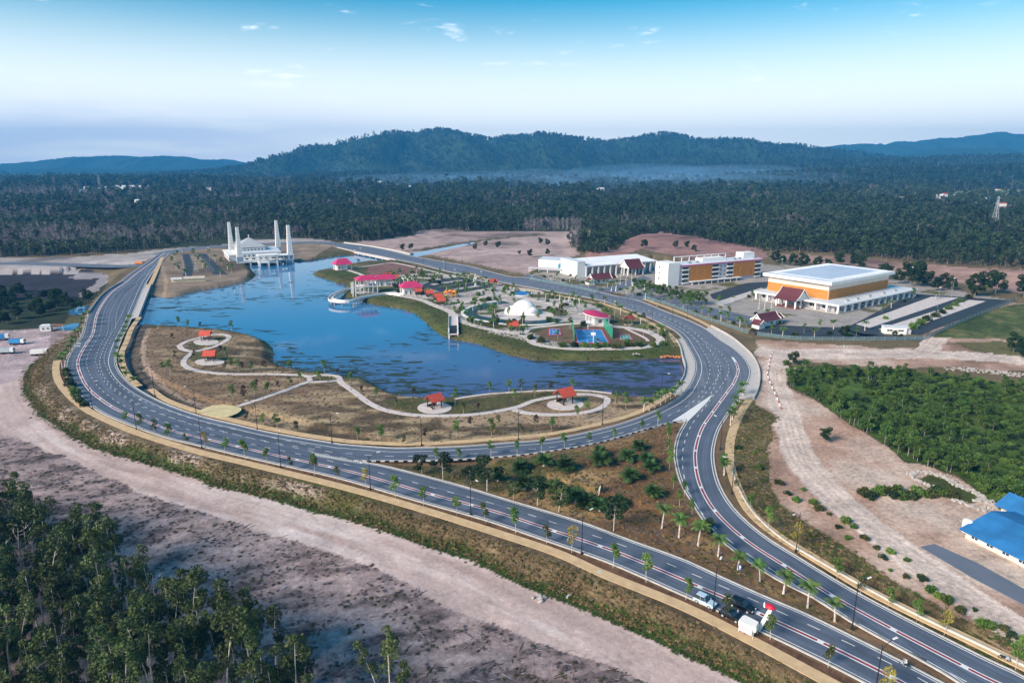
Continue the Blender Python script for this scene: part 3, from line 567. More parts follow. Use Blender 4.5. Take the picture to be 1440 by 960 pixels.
TAN = np.array([G(*p) for p in [(80,507),(78.5,520),(82,535),(96,554),(120,574.5),(144,587.5),(187,606),(225,619),(283,636),(367,656),(480,684),(580,712),(680,743),(780,776),(847,806),(960,852),(1060,902),(1123,936),(1190,972),(1260,1012)]])
path('footpath', TAN, 2.6, .12, M['tan'], 'tan footpath along the outer edge of the main road')
path('footpath', [(1055,560),(1043,578),(1030,608),(1026,633),(1027,655),(1036,684),(1054,718),(1091,751),(1150,787),(1216,827),(1283,861),(1363,899),(1443,938),(1520,976)], 2.6, .12, M['tan'], 'tan footpath beside the right-hand road')
UPF = smooth_line(Gs([(212,547),(236,563),(284,580),(326,590),(388,604),(480,619),(547,623.5),(580,624),(647,621),(713,616),(780,609),(847,595),(897,580),(930,562),(948,549)]), 3)
path('footpath', UPF, 2.2, .12, M['tan'], 'tan footpath along the lake side of the road', smooth=False)
path('footpath', [(196,446),(185,462),(178,480),(171,497),(173,514),(181,529),(196,543)], 2.4, .11, M['tan'], 'tan footpath climbing to the left bridge')
path('footpath', [(228,362),(216,390),(205,412)], 3, .11, M['tan'], 'tan footpath beside the mosque car park')
path('footpath', [(843,425),(875,436),(907,450),(936,466),(952,482)], 2.6, .11, M['tan'], 'tan footpath on the park side of the far road')
path('footpath', [(905,420.5),(935,431),(967,443.5),(993,456),(1010,468)], 2.4, .11, M['tan'], 'tan footpath below the compound fence')
path('footpath', [(660,384),(705,400),(760,411),(800,418),(838,426)], 2.4, .11, M['tan'], 'tan footpath at the top of the park')
W_ = M['paving']
path('park_path', [(252,486),(263,480),(284,474),(307,470),(322,473),(315,481),(297,489),(272,494),(257,491)], 2.4, .13, W_, 'pale looped path round the upper gazebo', True)
path('park_path', [(272,494.5),(260,505),(259,513),(272,520),(297,524),(326,526),(378,526),(420,527.5),(434,529.5)], 2.3, .125, W_, 'pale winding path across the dry peninsula')
path('park_path', [(434,530),(453,527),(472,528.5),(478,532),(470,535.5),(440,537),(436,534)], 2.0, .13, W_, 'small oval path by the lake', True)
path('park_path', [(436,536),(388,553.5),(351,566),(334,571)], 2.3, .12, W_, 'straight pale path from the oval to the yellow plaza')
path('park_path', [(478,533),(480,538),(497,550),(520,567),(547,578),(590,584),(647,584),(687,580),(727,572.5),(753,563),(797,555.5),(833,555),(853,560),(850,570),(830,578.5),(790,583),(747,581.5),(722,576)], 2.4, .125, W_, 'pale winding path past two gazebos')
path('park_path', [(640,561),(660,557.5),(692,553.5),(729,551),(770,549),(820,549),(860,553)], 1.4, .12, W_, 'narrow pale path on the lake edge')
def blob(name, cx, cy, rx, ry, z, m, n=26, label=None, ang=0):
    P = [G(cx+rx*math.cos(2*math.pi*k/n), cy+ry*math.sin(2*math.pi*k/n)) for k in range(n)]; return sheet(name, P, z, m, label=label, thick=z+.05)
blob('plaza_paving', 611, 573.5, 24, 8.2, .14, W_, label='round pale paving under a red-roofed gazebo')
blob('plaza_paving', 795, 569, 26, 8, .14, W_, label='oval pale paving inside the looped path')
blob('plaza_paving', 290, 481, 18, 4.6, .14, W_, label='pale paving of the upper peninsula gazebo')
blob('plaza_paving', 295, 509, 21, 4.6, .14, W_, label='pale paving of the lower peninsula gazebo')
sheet('plaza_paving', smooth_line(Gs([(278,578),(301,570),(326,570.5),(340,575),(330,583),(313,587),(297,585.5),(278,578)]), 2), .15, mat('yellow_paving', (.60, .50, .28), .85, .12, .4), label='yellow paved plaza beside the road', thick=.2)
# ------------------------------------------------------------ plants: leaf-by-leaf crowns on tapered trunks
def leaf_mesh(name, cen, size, tone, m, rs, flat=.5, droop=0.0):
    n = len(cen); nv_ = rs.normal(size=(n, 3)); nv_[:, 2] = np.abs(nv_[:, 2])+flat; nv_ /= np.linalg.norm(nv_, axis=1)[:, None]
    t_ = np.cross(nv_, rs.normal(size=(n, 3))); t_ /= np.linalg.norm(t_, axis=1)[:, None]; b_ = np.cross(nv_, t_)
    s = (np.asarray(size)*rs.uniform(.6, 1.35, n))[:, None]
    V = np.stack([cen-t_*s, cen-b_*s*.55, cen+t_*s, cen+b_*s*.55], 1).reshape(-1, 3)
    me = bpy.data.meshes.new(name); me.vertices.add(4*n); me.vertices.foreach_set('co', V.astype(np.float32).ravel())
    me.loops.add(4*n); me.loops.foreach_set('vertex_index', np.arange(4*n, dtype=np.int32)); me.polygons.add(n); me.polygons.foreach_set('loop_start', np.arange(0, 4*n, 4, dtype=np.int32)); me.update(calc_edges=True)
    a = me.attributes.new('tone', 'FLOAT', 'POINT'); a.data.foreach_set('value', np.repeat(np.clip(tone, 0, 1), 4).astype(np.float32)); me.materials.append(m); return me
def clump_pts(rs, centers, radii, per, squash=.75):
    P = []; T = []
    for c, r in zip(centers, radii):
        k = int(per*(r/np.mean(radii))**2)+3; d = rs.normal(size=(k, 3)); d /= np.linalg.norm(d, axis=1)[:, None]
        rr = r*rs.uniform(.35, 1.0, k)**.5; q = d*rr[:, None]; q[:, 2] *= squash; P.append(np.array(c)+q); T.append(np.full(k, rs.uniform(.1, .75))+rs.uniform(-.2, .25, k))
    return np.vstack(P), np.concatenate(T)
def limb_tree(seed, h, ch0, cr, nl, tr, bend=.06, multi=1):
    """trunk and limbs (MB) and the limb tips"""
    rs = np.random.default_rng(seed); mb = MB(); tips = []
    for q in range(multi):
        lean = rs.normal(size=2)*bend*h*(1+.8*(multi > 1)); pts = [Vector((lean[0]*t*t+.02*h*math.sin(3*t+seed), lean[1]*t*t, h*.93*t)) for t in np.linspace(0, 1, 6)]
        mb.tube(pts, [tr*(1-.8*t) for t in np.linspace(0, 1, 6)], 6)
        for i in range(nl):
            t = ch0+(1-ch0)*(i+rs.uniform(0, .7))/nl; t = min(t, .97); k = t*5; i0_ = min(4, int(k)); base = pts[i0_].lerp(pts[i0_+1], k-i0_)
            a = rs.uniform(0, 6.28)+i*2.4; ln = cr*rs.uniform(.55, 1.05)*(1.15-.55*abs(t-.6)); up = rs.uniform(.25, .7)*ln
            tip = base+Vector((math.cos(a)*ln, math.sin(a)*ln, up)); mid = base.lerp(tip, .5)+Vector((0, 0, -.08*ln)); mb.tube([base, mid, tip], [tr*.35*(1-.5*t), tr*.2, tr*.07], 4); tips.append(tip)
        tips.append(pts[-1]+Vector((0, 0, h*.03)))
    return mb, [tuple(t) for t in tips], rs
def make_tree(nm, seed, h, ch0, cr, nl, tr, lm, tm_, per, leaf, crad, bend=.06, multi=1, squash=.75):
    mb, tips, rs = limb_tree(seed, h, ch0, cr, nl, tr, bend, multi)
    P, T = clump_pts(rs, tips, rs.uniform(.7, 1.25, len(tips))*crad, per, squash)
    return mb.mesh(nm+'_trunk', tm_), leaf_mesh(nm+'_crown', P, leaf, T, lm, rs)
PROTO = {}
for k in range(4): PROTO['young', k] = make_tree('young_tree', 10+k, 4.6, .5, .55, 6, .055, LM['young'], M['pale_trunk'], 70, .17, .58, .03)
for k in range(2): PROTO['younger', k] = make_tree('young_tree', 30+k, 4.0, .45, .4, 6, .045, LM['olive'], M['pale_trunk'], 45, .16, .5, .03)
PROTO['yellow', 0] = make_tree('young_tree', 41, 4.6, .45, .6, 6, .06, LM['yellow'], M['pale_trunk'], 34, .17, .5, .03)
for k in range(6): PROTO['wood', k] = make_tree('wood_tree', 50+k, 15+1.0*k, .52, 1.5, 9, .19, LM['wood'], M['pale_trunk'], 85, .28, .95, .06, 1+(k in (1, 3)), 1.05)
PROTO['dense', 0] = make_tree('dense_tree', 61, 8.5, .25, 2.6, 14, .22, LM['dark'], M['trunk'], 150, .38, 1.5); PROTO['dense', 1] = make_tree('dense_tree', 62, 7, .2, 2.4, 12, .2, LM['dark'], M['trunk'], 150, .36, 1.4)
for k in range(3): PROTO['tier', k] = make_tree('spreading_tree', 70+k, 5.2+.5*k, .35, 1.75, 12, .11, LM['dark'] if k else LM['wood'], M['pale_trunk'], 75, .26, .85, .03, 1, .5)
for k in range(2): PROTO['purple', k] = make_tree('small_dark_tree', 80+k, 3.4, .5, .45, 5, .05, LM['purple'], M['trunk'], 40, .17, .5, .03)
for k in range(3): PROTO['marsh', k] = make_tree('marsh_tree', 90+k, 6+k, .3, 1.5, 9, .1, LM['marsh'], M['grey_trunk'], 90, .3, 1.05)
def dead_tree(seed, h):
    mb, tips, rs = limb_tree(seed, h, .45, 2.0, 11, .13, .05); 
    for t in tips:
        for q in range(3): mb.tube([t, Vector(t)+Vector((rs.normal()*.5, rs.normal()*.5, rs.uniform(.3, 1.1)))], [.025, .01], 3)
    return mb.mesh('dead_tree_trunk', M['pale_trunk']), None
for k in range(3): PROTO['dead', k] = dead_tree(100+k, 11+2*k)
def shrub(seed, r, h, lm, per=60, leaf=.22):
    rs = np.random.default_rng(seed); c = [(rs.normal()*r*.45, rs.normal()*r*.45, h*rs.uniform(.3, .75)) for _ in range(9)]
    P, T = clump_pts(rs, c, np.full(9, r*.55), per, h/r*.8); mb = MB()
    for q in c[:5]: mb.tube([(q[0]*.2, q[1]*.2, -.1), q], [.05, .02], 4)
    return mb.mesh('shrub_stem', M['trunk']), leaf_mesh('shrub_leaves', P, leaf, T, lm, rs)
for k, lm in enumerate(('young', 'dark', 'olive', 'marsh')): PROTO['shrub', k] = shrub(120+k, 1.0, 1.3, LM[lm])
def palm(seed, h, nf, ln, lm, trunk_r, erect=.5, droop=1.0):
    rs = np.random.default_rng(seed); mb = MB(); bend = rs.normal(size=2)*.12
    pts = [(bend[0]*t*t, bend[1]*t*t, h*t) for t in np.linspace(0, 1, 5)]
    mb.tube(pts, [trunk_r*1.5, trunk_r*1.05, trunk_r, trunk_r*.95, trunk_r*1.1], 7); top = np.array(pts[-1]); V = []; F = []; T = []
    for i in range(nf):
        a = i*2.399+rs.uniform(-.2, .2); e0 = rs.uniform(erect*.35, erect*1.5); L_ = ln*rs.uniform(.8, 1.1); p = top.copy(); e = e0; K = 7; spine = [p.copy()]
        for k in range(K):
            p = p+np.array([math.cos(a)*math.cos(e), math.sin(a)*math.cos(e), math.sin(e)])*L_/K; e -= droop*(.12+.05*k); spine.append(p.copy())
        sd = np.array([-math.sin(a), math.cos(a), 0]); tn_ = rs.uniform(.1, .9)
        for k in range(K):
            for q in range(2):
                t = (k+.5*q+.3)/K; c0 = spine[k]+(spine[k+1]-spine[k])*(.5*q); dirn = (spine[k+1]-spine[k]); dirn = dirn/np.linalg.norm(dirn)
                wd = ln*.30*math.sin(math.pi*min(1, .18+.82*t))**.8
                for s in (-1, 1):
                    tip = c0+sd*s*wd+dirn*wd*.55-np.array([0, 0, wd*.35]); b0 = len(V); V += [c0, c0+dirn*L_/K*.55, tip]; F.append((b0, b0+1, b0+2)); T += [tn_+rs.uniform(-.15, .15)]*3
    me = bpy.data.meshes.new('palm_fronds'); me.from_pydata([tuple(q) for q in V], [], F); at = me.attributes.new('tone', 'FLOAT', 'POINT'); at.data.foreach_set('value', np.clip(np.array(T), 0, 1).astype(np.float32)); me.materials.append(lm)
    return mb.mesh('palm_trunk', M['pale_trunk']), me
for k in range(3): PROTO['palm', k] = palm(140+k, 2.7+.3*k, 15, 2.0, LM['palm'], .13, .75, 1.0)
for k in range(3): PROTO['oil', k] = palm(150+k, .8, 46, 3.1, LM['oil'], .3, 1.1, .8)
PARTN = dict(young=('trunk', 'crown'), younger=('trunk', 'crown'), yellow=('trunk', 'crown'), wood=('trunk', 'crown'), dense=('trunk', 'crown'), tier=('trunk', 'crown'), purple=('trunk', 'crown'), marsh=('trunk', 'crown'), dead=('trunk', 'crown'), shrub=('stem', 'leaves'), palm=('trunk', 'fronds'), oil=('trunk', 'fronds'))
OBJN = dict(young='young_tree', younger='young_tree', yellow='young_tree', wood='woodland_tree', dense='dense_tree', tier='spreading_tree', purple='small_dark_tree', marsh='marsh_tree', dead='bare_tree', shrub='shrub', palm='palm_tree', oil='oil_palm')
CATN = dict(shrub='shrub', palm='palm', oil='palm')
KCOUNT = {}
def plant(kind, x, y, label, group, sc=1.0, z=None, rz=None, cat=None):
    n = sum(1 for q in PROTO if q[0] == kind); KCOUNT[kind] = KCOUNT.get(kind, 0)+1; tr_, cr_ = PROTO[kind, (KCOUNT[kind]*7+KCOUNT[kind]//3) % n]
    z = ground_z(x, y)-.05 if z is None else z
    e = empty(OBJN[kind], (x, y, z), random.uniform(0, 6.28) if rz is None else rz, sc*random.uniform(.82, 1.16), label, cat or CATN.get(kind, 'tree'), group)
    e.rotation_euler.x = random.gauss(0, .035); e.rotation_euler.y = random.gauss(0, .035)
    inst(PARTN[kind][0], tr_, e)
    if cr_: inst(PARTN[kind][1], cr_, e)
    return e
ORD = ['first', 'second', 'third', 'fourth', 'fifth', 'sixth', 'seventh', 'eighth', 'ninth', 'tenth', 'eleventh', 'twelfth', 'thirteenth', 'fourteenth', 'fifteenth', 'sixteenth', 'seventeenth', 'eighteenth', 'nineteenth', 'twentieth', 'twenty-first', 'twenty-second', 'twenty-third', 'twenty-fourth', 'twenty-fifth', 'twenty-sixth', 'twenty-seventh', 'twenty-eighth', 'twenty-ninth', 'thirtieth']+['thirty-'+q for q in ('first', 'second', 'third', 'fourth', 'fifth', 'sixth', 'seventh', 'eighth', 'ninth')]
def row(kind, pts, fmt, group, sc=1.0, kinds=None):
    for i, p in enumerate(pts):
        g_ = G(*p[:2]); k = kinds[i % len(kinds)] if kinds else kind
        plant(k, g_[0], g_[1], fmt.format(ORD[i]), group, sc*(p[2] if len(p) > 2 else 1))
ex = lambda px_: float(np.interp(px_, [q[0] for q in E1_PX[9:]], [q[1] for q in E1_PX[9:]]))
row('young', [(x_, ex(x_)+3.2+x_*.002) for x_ in (177,197,218,239,264,290,316,345,376,409,442,475,515,556,596,642,682,725,768,804,862,909,964,1021,1083,1165,1245)], 'young green kerbside tree on outer verge, {} from the left bridge', 'young trees along the outer verge of the main road', 1.2, ['young', 'young', 'younger', 'young', 'younger', 'yellow', 'young'])
row('young', [(1017,664),(1037,690),(1056,722),(1080,745),(1118,771),(1178,812),(1210,831),(1249,849),(1290,869),(1328,888),(1428,936)], 'young green tree between right-hand road and tan path, {} below the right bridge', 'young trees along the right-hand road', 1.15, ['young', 'younger', 'young', 'young', 'yellow'])
row('tier', [(593,663,.8),(623,673),(662,678,.8),(685,688,1.1),(722,701,.8),(756,708,1.1),(786,718,1.05),(863,744,1.15)], 'spreading dark tree on the brown island, {} along its lower kerb', 'spreading trees on the brown island', 1.25)
row('oil', [(731,659),(765,655),(793,662),(738,684),(782,688),(809,702),(825,710),(843,714),(845,654),(843,641),(882,647),(897,632),(909,652),(916,663),(886,676),(917,698),(871,706,.8),(700,672,.8)], 'bushy dark oil palm on the brown island, {} from the slip road side', 'oil palms on the brown island', 1.18)
row('palm', [(931,738),(955,752),(982,763),(1010,778),(1038,797),(1069,814),(1102,831),(1136,851),(1174,871)], 'bright green palm with pale trunk lining the island tip, {} from its top', 'palms along the narrow island tip', 1.35)
row('young', [(939,612),(939,622),(939,634),(942,648),(941,661),(947,688),(962,697),(955,712),(973,724)], 'slender tree along the island edge facing the right-hand road, {} below the gore', 'slender trees on the right edge of the island')
plant('dense', *G(993,746), 'round dark tree at the island kerb beside the right-hand road', None, .55)
row('young', [(612,645),(645,645),(690,641),(727,640),(761,636),(794,631),(829,626),(863,618),(901,606),(925,600)], 'young tree behind the striped kerb of the slip road, {} from the island corner', 'young trees behind the striped kerb', 1.0)
row('palm', [(1045,556),(1040,565),(1034,573),(1036,582),(1030,590),(1027,598),(1018,668)], 'palm in the cluster by the right bridge end, {} going downhill', 'palms by the right bridge end', 1.25)
row('palm', [(958,553),(950,557),(943,561),(936,565),(929,569),(921,573),(913,577),(905,579)], 'palm on the lake verge near the right bridge, {} from the water', 'palms on the lake verge', 1.15)
row('palm', [(124,446),(122,452),(119,458),(117,464),(113,472),(110,479),(106,486),(103,492),(99,498),(95,505),(92,512),(88,518)], 'palm on the outer verge of the left road, {} from the bridge', 'palms on the outer verge of the left road', 1.3)
row('palm', [(184,446),(182,452),(179,459),(177,466),(174,472),(171,480),(167,487),(165,495),(165,503),(167,511),(170,519),(174,526),(180,533),(187,540)], 'palm between left road and tan path, {} from the bridge', 'palms inside the left road', 1.2)
row('shrub', [(94,522),(95,529),(97,536),(99,543),(102,549),(105,555),(109,561),(113,566),(118,571)], 'low green bush on the outer verge of the bend, {} going down', 'bushes on the outer verge of the bend', 1.5)
pen_list = [(251,460),(265,462),(281,463),(326,466),(243,481),(247,506),(240,527),(232,525),(310,500),(317,501),(273,506),(317,522.5),(325,521.5),(336,523),(342,522.5),(354,523),(373,523),(390,523),(408,524),(451,538),(361,547),(377,558),(392,549),(408,545),(422,539),(328,564),(344,558),(358,558),(343,564),(347,591),(370,599),(390,602),(418,608),(456,520),(475,521)]
row('young', pen_list, 'small tree on the dry peninsula, {} of its planting from the lake corner', 'small trees on the dry peninsula', 1.2, ['young', 'young', 'purple', 'young', 'purple', 'younger'])
row('young', [(503,617),(535,621),(569,624),(598,620),(642,617),(691,614),(733,611),(753,601),(775,607),(530,563),(652,583),(673,581),(688,554),(715,553),(733,551),(775,551),(805,549),(723,564),(752,558),(583,558),(865,568),(813,591),(556,571),(510,556),(493,541),(640,570),(700,600),(662,602),(826,583),(880,575)], 'small tree on the near lake shore lawn, {} from the left', 'small trees on the near lake shore', 1.15, ['young', 'young', 'younger', 'purple'])
row('shrub', [(806,488),(823,488),(838,488.5),(850,488),(867,490),(883,487),(899,487),(918,487),(931,485),(790,488),(760,481),(745,477)], 'rounded green bush along the promenade below the ball courts, {} from the left', 'bushes along the promenade', 1.7)
# palms and young trees scattered through the park and the compound (each one its own thing)
PARKP = [(652,392),(667,395),(683,399),(697,403),(640,398),(655,402),(672,406),(690,409),(622,398),(610,394),(628,408),(645,413),(662,416),(680,419),(697,421),(712,412),(725,415),(742,418),(757,421),(770,424),(700,432),(692,440),(688,447),(699,452),(713,455),(735,455),(757,453),(775,447),(783,441),(789,433),(797,428),(806,424),(815,428),(789,447),(771,435),(665,437),(650,440),(655,449),(668,455),(842,431),(850,428),(866,438),(893,448),(905,452),(915,462),(925,470),(930,476),(676,462),(700,465),(860,446)]
for i, p in enumerate(PARKP):
    plant(['palm', 'young', 'palm', 'purple', 'shrub'][i % 5], *G(*p), ['dark-fronded palm in the park paving', 'slim young tree in the park paving', 'small palm between the park paths', 'small dark-leaved tree in the park', 'low bush in a park bed'][i % 5]+f', {ORD[i % 39]} from car park to courts'+(' near the road' if i >= 39 else ''), 'plants among the park paths', 1.25)
PARK2 = []
PQ = Gs([(525,388),(560,386),(600,381),(645,387),(700,400),(760,412),(810,420),(840,432),(870,440),(905,452),(935,468),(942,485),(905,487),(800,487),(745,478),(700,468),(655,460),(640,445),(622,430),(590,417),(545,410)]); lo, hi = PQ.min(0), PQ.max(0)
keep_off = Gs([(737,440),(832,473),(839,452),(780,467),(880,474)]); 
while len(PARK2) < 148:
    p = np.array([random.uniform(lo[0], hi[0]), random.uniform(lo[1], hi[1])])
    if inpoly(p[:1], p[1:], PQ)[0] and all(np.hypot(*(p-q)) > r for q, r in zip(keep_off, (15, 17, 9, 8, 8))) and all(np.hypot(*(p-q)) > 4 for q in PARK2): PARK2.append(p)
PARK2.sort(key=lambda p: p[0]/p[1])
for i, p in enumerate(PARK2):
    k = i % 4; plant(['young', 'palm', 'shrub', 'young'][k], *p, ['leafy young tree', 'small palm', 'rounded bush', 'slim young tree'][k]+f' in the park beds, {ORD[i//4]} of its kind from the lookout', 'plants in the park beds', [1.25, 1.25, 1.7, 1.2][k])
COMPP = [(x_, float(np.interp(x_, (745,800,870,930,1000,1060), (391,399,412,428,449,466)))+random.uniform(-5, 1)) for x_ in np.linspace(748, 1058, 36)]
for i, p in enumerate(COMPP):
    plant(['palm', 'young', 'shrub'][i % 3], *G(*p), ['palm', 'young tree', 'bush'][i % 3]+f' inside the compound fence above the far road, {ORD[i]} from the left', 'plants along the compound fence', 1.25)
MOSQ = [(243,372),(246,366),(250,361),(252,377),(252,384),(248,379),(294,362),(303,368),(312,374),(320,379),(326,384),(310,390),(272,361),(276,366),(280,371),(285,377),(290,382),(262,391)]
for i, p in enumerate(MOSQ): plant(['young', 'palm'][i % 2], *G(*p), ['slim young tree', 'palm'][i % 2]+f' on the mosque car park lawn, {ORD[i]} from the road side', 'plants of the mosque car park', 1.5)
COMP2 = [(1085,471),(1100,474),(1118,472),(1130,468),(1145,475),(1165,470),(1152,463),(1172,463),(1193,472),(1203,474),(1216,465),(1040,452),(1025,446),(1012,440),(998,436),(1010,430),(1030,425),(1053,418),(1058,424),(1080,447),(1063,442),(1240,440),(1253,433),(1270,425),(1284,420),(1315,421),(1246,449)]
for i, p in enumerate(COMP2): plant(['young', 'palm', 'shrub'][i % 3], *G(*p), ['young tree', 'palm', 'bush'][i % 3]+f' around the hall car park, {ORD[i]} from the gatehouse lawn', 'plants around the hall car park', 1.3)
row('shrub', [(1285+i*9.5, 462-i*5.3) for i in range(14)], 'yellow-green bush in the hedge row beside the car park fence, {} from the white shed', 'hedge bushes by the car park', 2.2)
# bamboo-like clump in front of the orange-screened block
for i in range(22):
    x_ = 893+i*4.6; plant('marsh', *G(x_, 409+i*1.05+random.uniform(-3, 2)), f'feathery green tree of the clump by the orange-screened block, {ORD[i]} from the left', 'green clump by the orange-screened block', 1.05)
for i, p in enumerate([(1186,476,1.2),(1258,474,.7),(1266,476,.6),(1425,496,1.6),(1160,621,.9),(1114,512,1.0),(1440,505,1.2)]):
    plant('dense', *G(*p[:2]), ['round dark tree in front of the grey compound fence', 'small dark tree right of the white shed', 'low dark tree beside the white shed gate', 'big dark tree where two tracks fork', 'lone dark bush-like tree on the pink clearing', 'dark tree at the marsh corner by the track', 'dark tree at the frame edge beyond the fork'][i], None, p[2]*.62)
for i, p in enumerate([(1286,403,1.3),(1300,402,1.2),(1262,399,1.0),(1370,417,1.5),(1400,413,1.7),(1440,418,1.3),(1315,409,1.0),(1250,392,1.2),(1240,387,1.1),(1275,395,1.4),(1290,393,1.7),(1325,405,1.1),(1338,408,.9),(906,352,1.0),(950,352,.7),(965,353,.7),(975,358,.8),(760,344,.8),(770,346,.8),(700,349,.8),(683,347,.7),(668,352,.7),(730,358,.6),(745,362,.8),(770,359,.7),(577,351,.8),(566,353,.7),(1150,378,1.2),(1165,377,1.1),(1180,374,1.1),(1130,377,1.2),(1115,374,1.1),(1200,376,1.1),(1210,379,1.2),(1100,372,1.1),(1090,370,1.1)]):
    plant('dense', *G(*p[:2]), 'dense dark tree on the pink clearing behind the halls, '+ORD[i]+' from the car park corner', 'dense trees behind the halls', p[2])
row('shrub', [(1215+i*5, 697+random.uniform(-6, 6)) for i in range(26)], 'wild bush in the scrub patch beside the pale track, {} from the left', 'scrub patch beside the pale track', 1.2)
VS = [G(1045+t*395+random.uniform(-8, 10), 640+t*275+random.uniform(-12, 18)) for t in np.linspace(0, 1, 38)]
for i, p in enumerate(VS): plant('shrub', *p, f'green wild bush on the slope outside the right-hand tan path, {ORD[i]} going down', 'wild bushes on the right-hand slope', random.uniform(.5, 1.2))
# woods at the bottom left: each tree its own thing
WOOD = Gs([(-110,735),(20,760),(60,785),(120,815),(180,848),(235,872),(285,890),(335,915),(375,940),(400,970),(430,1000),(445,1045),(-90,1060),(-180,770)], LOWZ)
pts = []; lo, hi = WOOD.min(0), WOOD.max(0)
while len(pts) < 285:
    p = (random.uniform(lo[0], hi[0]), random.uniform(lo[1], hi[1]))
    if inpoly(np.array([p[0]]), np.array([p[1]]), WOOD)[0] and all((p[0]-q[0])**2+(p[1]-q[1])**2 > 2.4**2 for q in pts): pts.append(p)
pts.sort(key=lambda p: -p[1]); rim = {}
for i, p in enumerate(pts):
    b_ = int((720+FPX*p[0]/p[1])//11)
    if b_ not in rim: rim[b_] = i
front = {i: n_ for n_, (b_, i) in enumerate(sorted(q for q in rim.items() if -1 <= q[0] <= 36))}
for i, p in enumerate(pts):
    if i in front:
        plant('wood', p[0], p[1], f'leafy pale-trunked tree on the upper rim of the dark wood, {ORD[front[i]]} from the frame edge', 'rim trees of the near wood', random.uniform(.7, 1.0)); continue
    k = 'wood' if i % 9 else 'dead'
    if i % 13 == 5: k = 'dense'
    plant(k, p[0], p[1], {'wood': 'tall pale-trunked leafy tree in the dark wood', 'dead': 'bare pale-branched tree standing in the dark wood', 'dense': 'low dense dark tree in the dark wood'}[k], {'wood': 'leafy trees of the near wood', 'dead': 'bare trees of the near wood', 'dense': 'dense trees of the near wood'}[k], random.uniform(.66, 1.02) if k != 'dense' else random.uniform(.5, .8))
for p, s_, lb in (((550,1010), .95, 'tallest'), ((535,1000), .8, 'left'), ((565,1015), .8, 'right')): plant('wood', *G(*p, LOWZ), f'{lb} tree of the leafy clump standing apart from the dark wood', 'tree clump on the burnt ground', s_*.85)
for i, p in enumerate([(85,770),(75,800),(10,770),(50,760)]): plant('dense', *G(*p, LOWZ), ['narrow dark tree beside the wood', 'dark tree at the wood edge', 'dark tree at the frame corner of the wood', 'low dark tree above the wood'][i], None, .75)
LF = Gs([(-160,412),(20,410),(60,418),(100,420),(128,420),(118,432),(95,444),(40,457),(-20,462),(-200,462)], LOWZ); c_ = 0; lo, hi = LF.min(0), LF.max(0)
while c_ < 150:
    p = (random.uniform(lo[0], hi[0]), random.uniform(lo[1], hi[1]))
    if inpoly(np.array([p[0]]), np.array([p[1]]), LF)[0]: plant('dense', p[0], p[1], 'dark tree of the thicket below the left bridge', 'dark thicket below the left bridge', random.uniform(.42, .8)); c_ += 1
# marsh trees along the edges of the green marsh (the rest is one mass below)
ME = smooth_line(Gs([(1108,530),(1118,548),(1167,574),(1186,590),(1254,632),(1275,652),(1300,656),(1350,672),(1400,706),(1440,722)]), 2.2)
for i, p in enumerate(ME):
    for q in range(1): plant('marsh', p[0]+random.uniform(0, 7)+q*5, p[1]+random.uniform(-1, 4)+q*4, 'green tree on the edge of the marsh beside the pink clearing', 'marsh edge trees', random.uniform(.55, .95))
# ------------------------------------------------------------ far woods and marsh: instanced masses
def hidden_proto(nm, pair):
    """one mesh holding trunk and crown, kept out of the scene, used by the instanced masses"""
    bm = bmesh.new(); mats_ = []
    for me_ in pair:
        if me_ is None: continue
        k = len(mats_); mats_ += list(me_.materials); n0 = len(bm.faces); bm.from_mesh(me_); bm.faces.ensure_lookup_table()
        for f_ in bm.faces[n0:]: f_.material_index = k
    me_ = bpy.data.meshes.new(nm); bm.to_mesh(me_); bm.free()
    for q in mats_: me_.materials.append(q)
    return bpy.data.objects.new(nm, me_)
def mass(name, P, idx, scl, protos, label):
    coll = bpy.data.collections.new(name+'_kinds')
    for i, o in enumerate(protos): o.name = f'{name}_kind_{i:02d}'; coll.objects.link(o)
    me_ = bpy.data.meshes.new(name); me_.vertices.add(len(P)); me_.vertices.foreach_set('co', P.astype(np.float32).ravel())
    for an, tp, vals in (('kind_index', 'INT', idx), ('size', 'FLOAT', scl), ('turn', 'FLOAT', rng.uniform(0, 6.28, len(P)))):
        a_ = me_.attributes.new(an, tp, 'POINT'); a_.data.foreach_set('value', vals.astype(np.int32 if tp == 'INT' else np.float32))
    o = bpy.data.objects.new(name, me_); COL.objects.link(o); ng = bpy.data.node_groups.new(name, 'GeometryNodeTree')
    ng.interface.new_socket('Geometry', in_out='INPUT', socket_type='NodeSocketGeometry'); ng.interface.new_socket('Geometry', in_out='OUTPUT', socket_type='NodeSocketGeometry')
    gi = ng.nodes.new('NodeGroupInput'); go = ng.nodes.new('NodeGroupOutput'); ip = ng.nodes.new('GeometryNodeInstanceOnPoints'); ci = ng.nodes.new('GeometryNodeCollectionInfo')
    ci.inputs['Collection'].default_value = coll; ci.inputs['Separate Children'].default_value = True; ci.inputs['Reset Children'].default_value = True
    def na(nm, tp):
        n = ng.nodes.new('GeometryNodeInputNamedAttribute'); n.data_type = tp; n.inputs['Name'].default_value = nm; return n.outputs['Attribute']
    cx = ng.nodes.new('ShaderNodeCombineXYZ'); ng.links.new(na('turn', 'FLOAT'), cx.inputs[2])
    ng.links.new(gi.outputs[0], ip.inputs['Points']); ng.links.new(ci.outputs[0], ip.inputs['Instance']); ip.inputs['Pick Instance'].default_value = True
    ng.links.new(na('kind_index', 'INT'), ip.inputs['Instance Index']); ng.links.new(cx.outputs[0], ip.inputs['Rotation']); ng.links.new(na('size', 'FLOAT'), ip.inputs['Scale']); ng.links.new(ip.outputs[0], go.inputs[0])
    md = o.modifiers.new('scatter', 'NODES'); md.node_group = ng; return tag(o, label, None, None, 'stuff')
FK = []
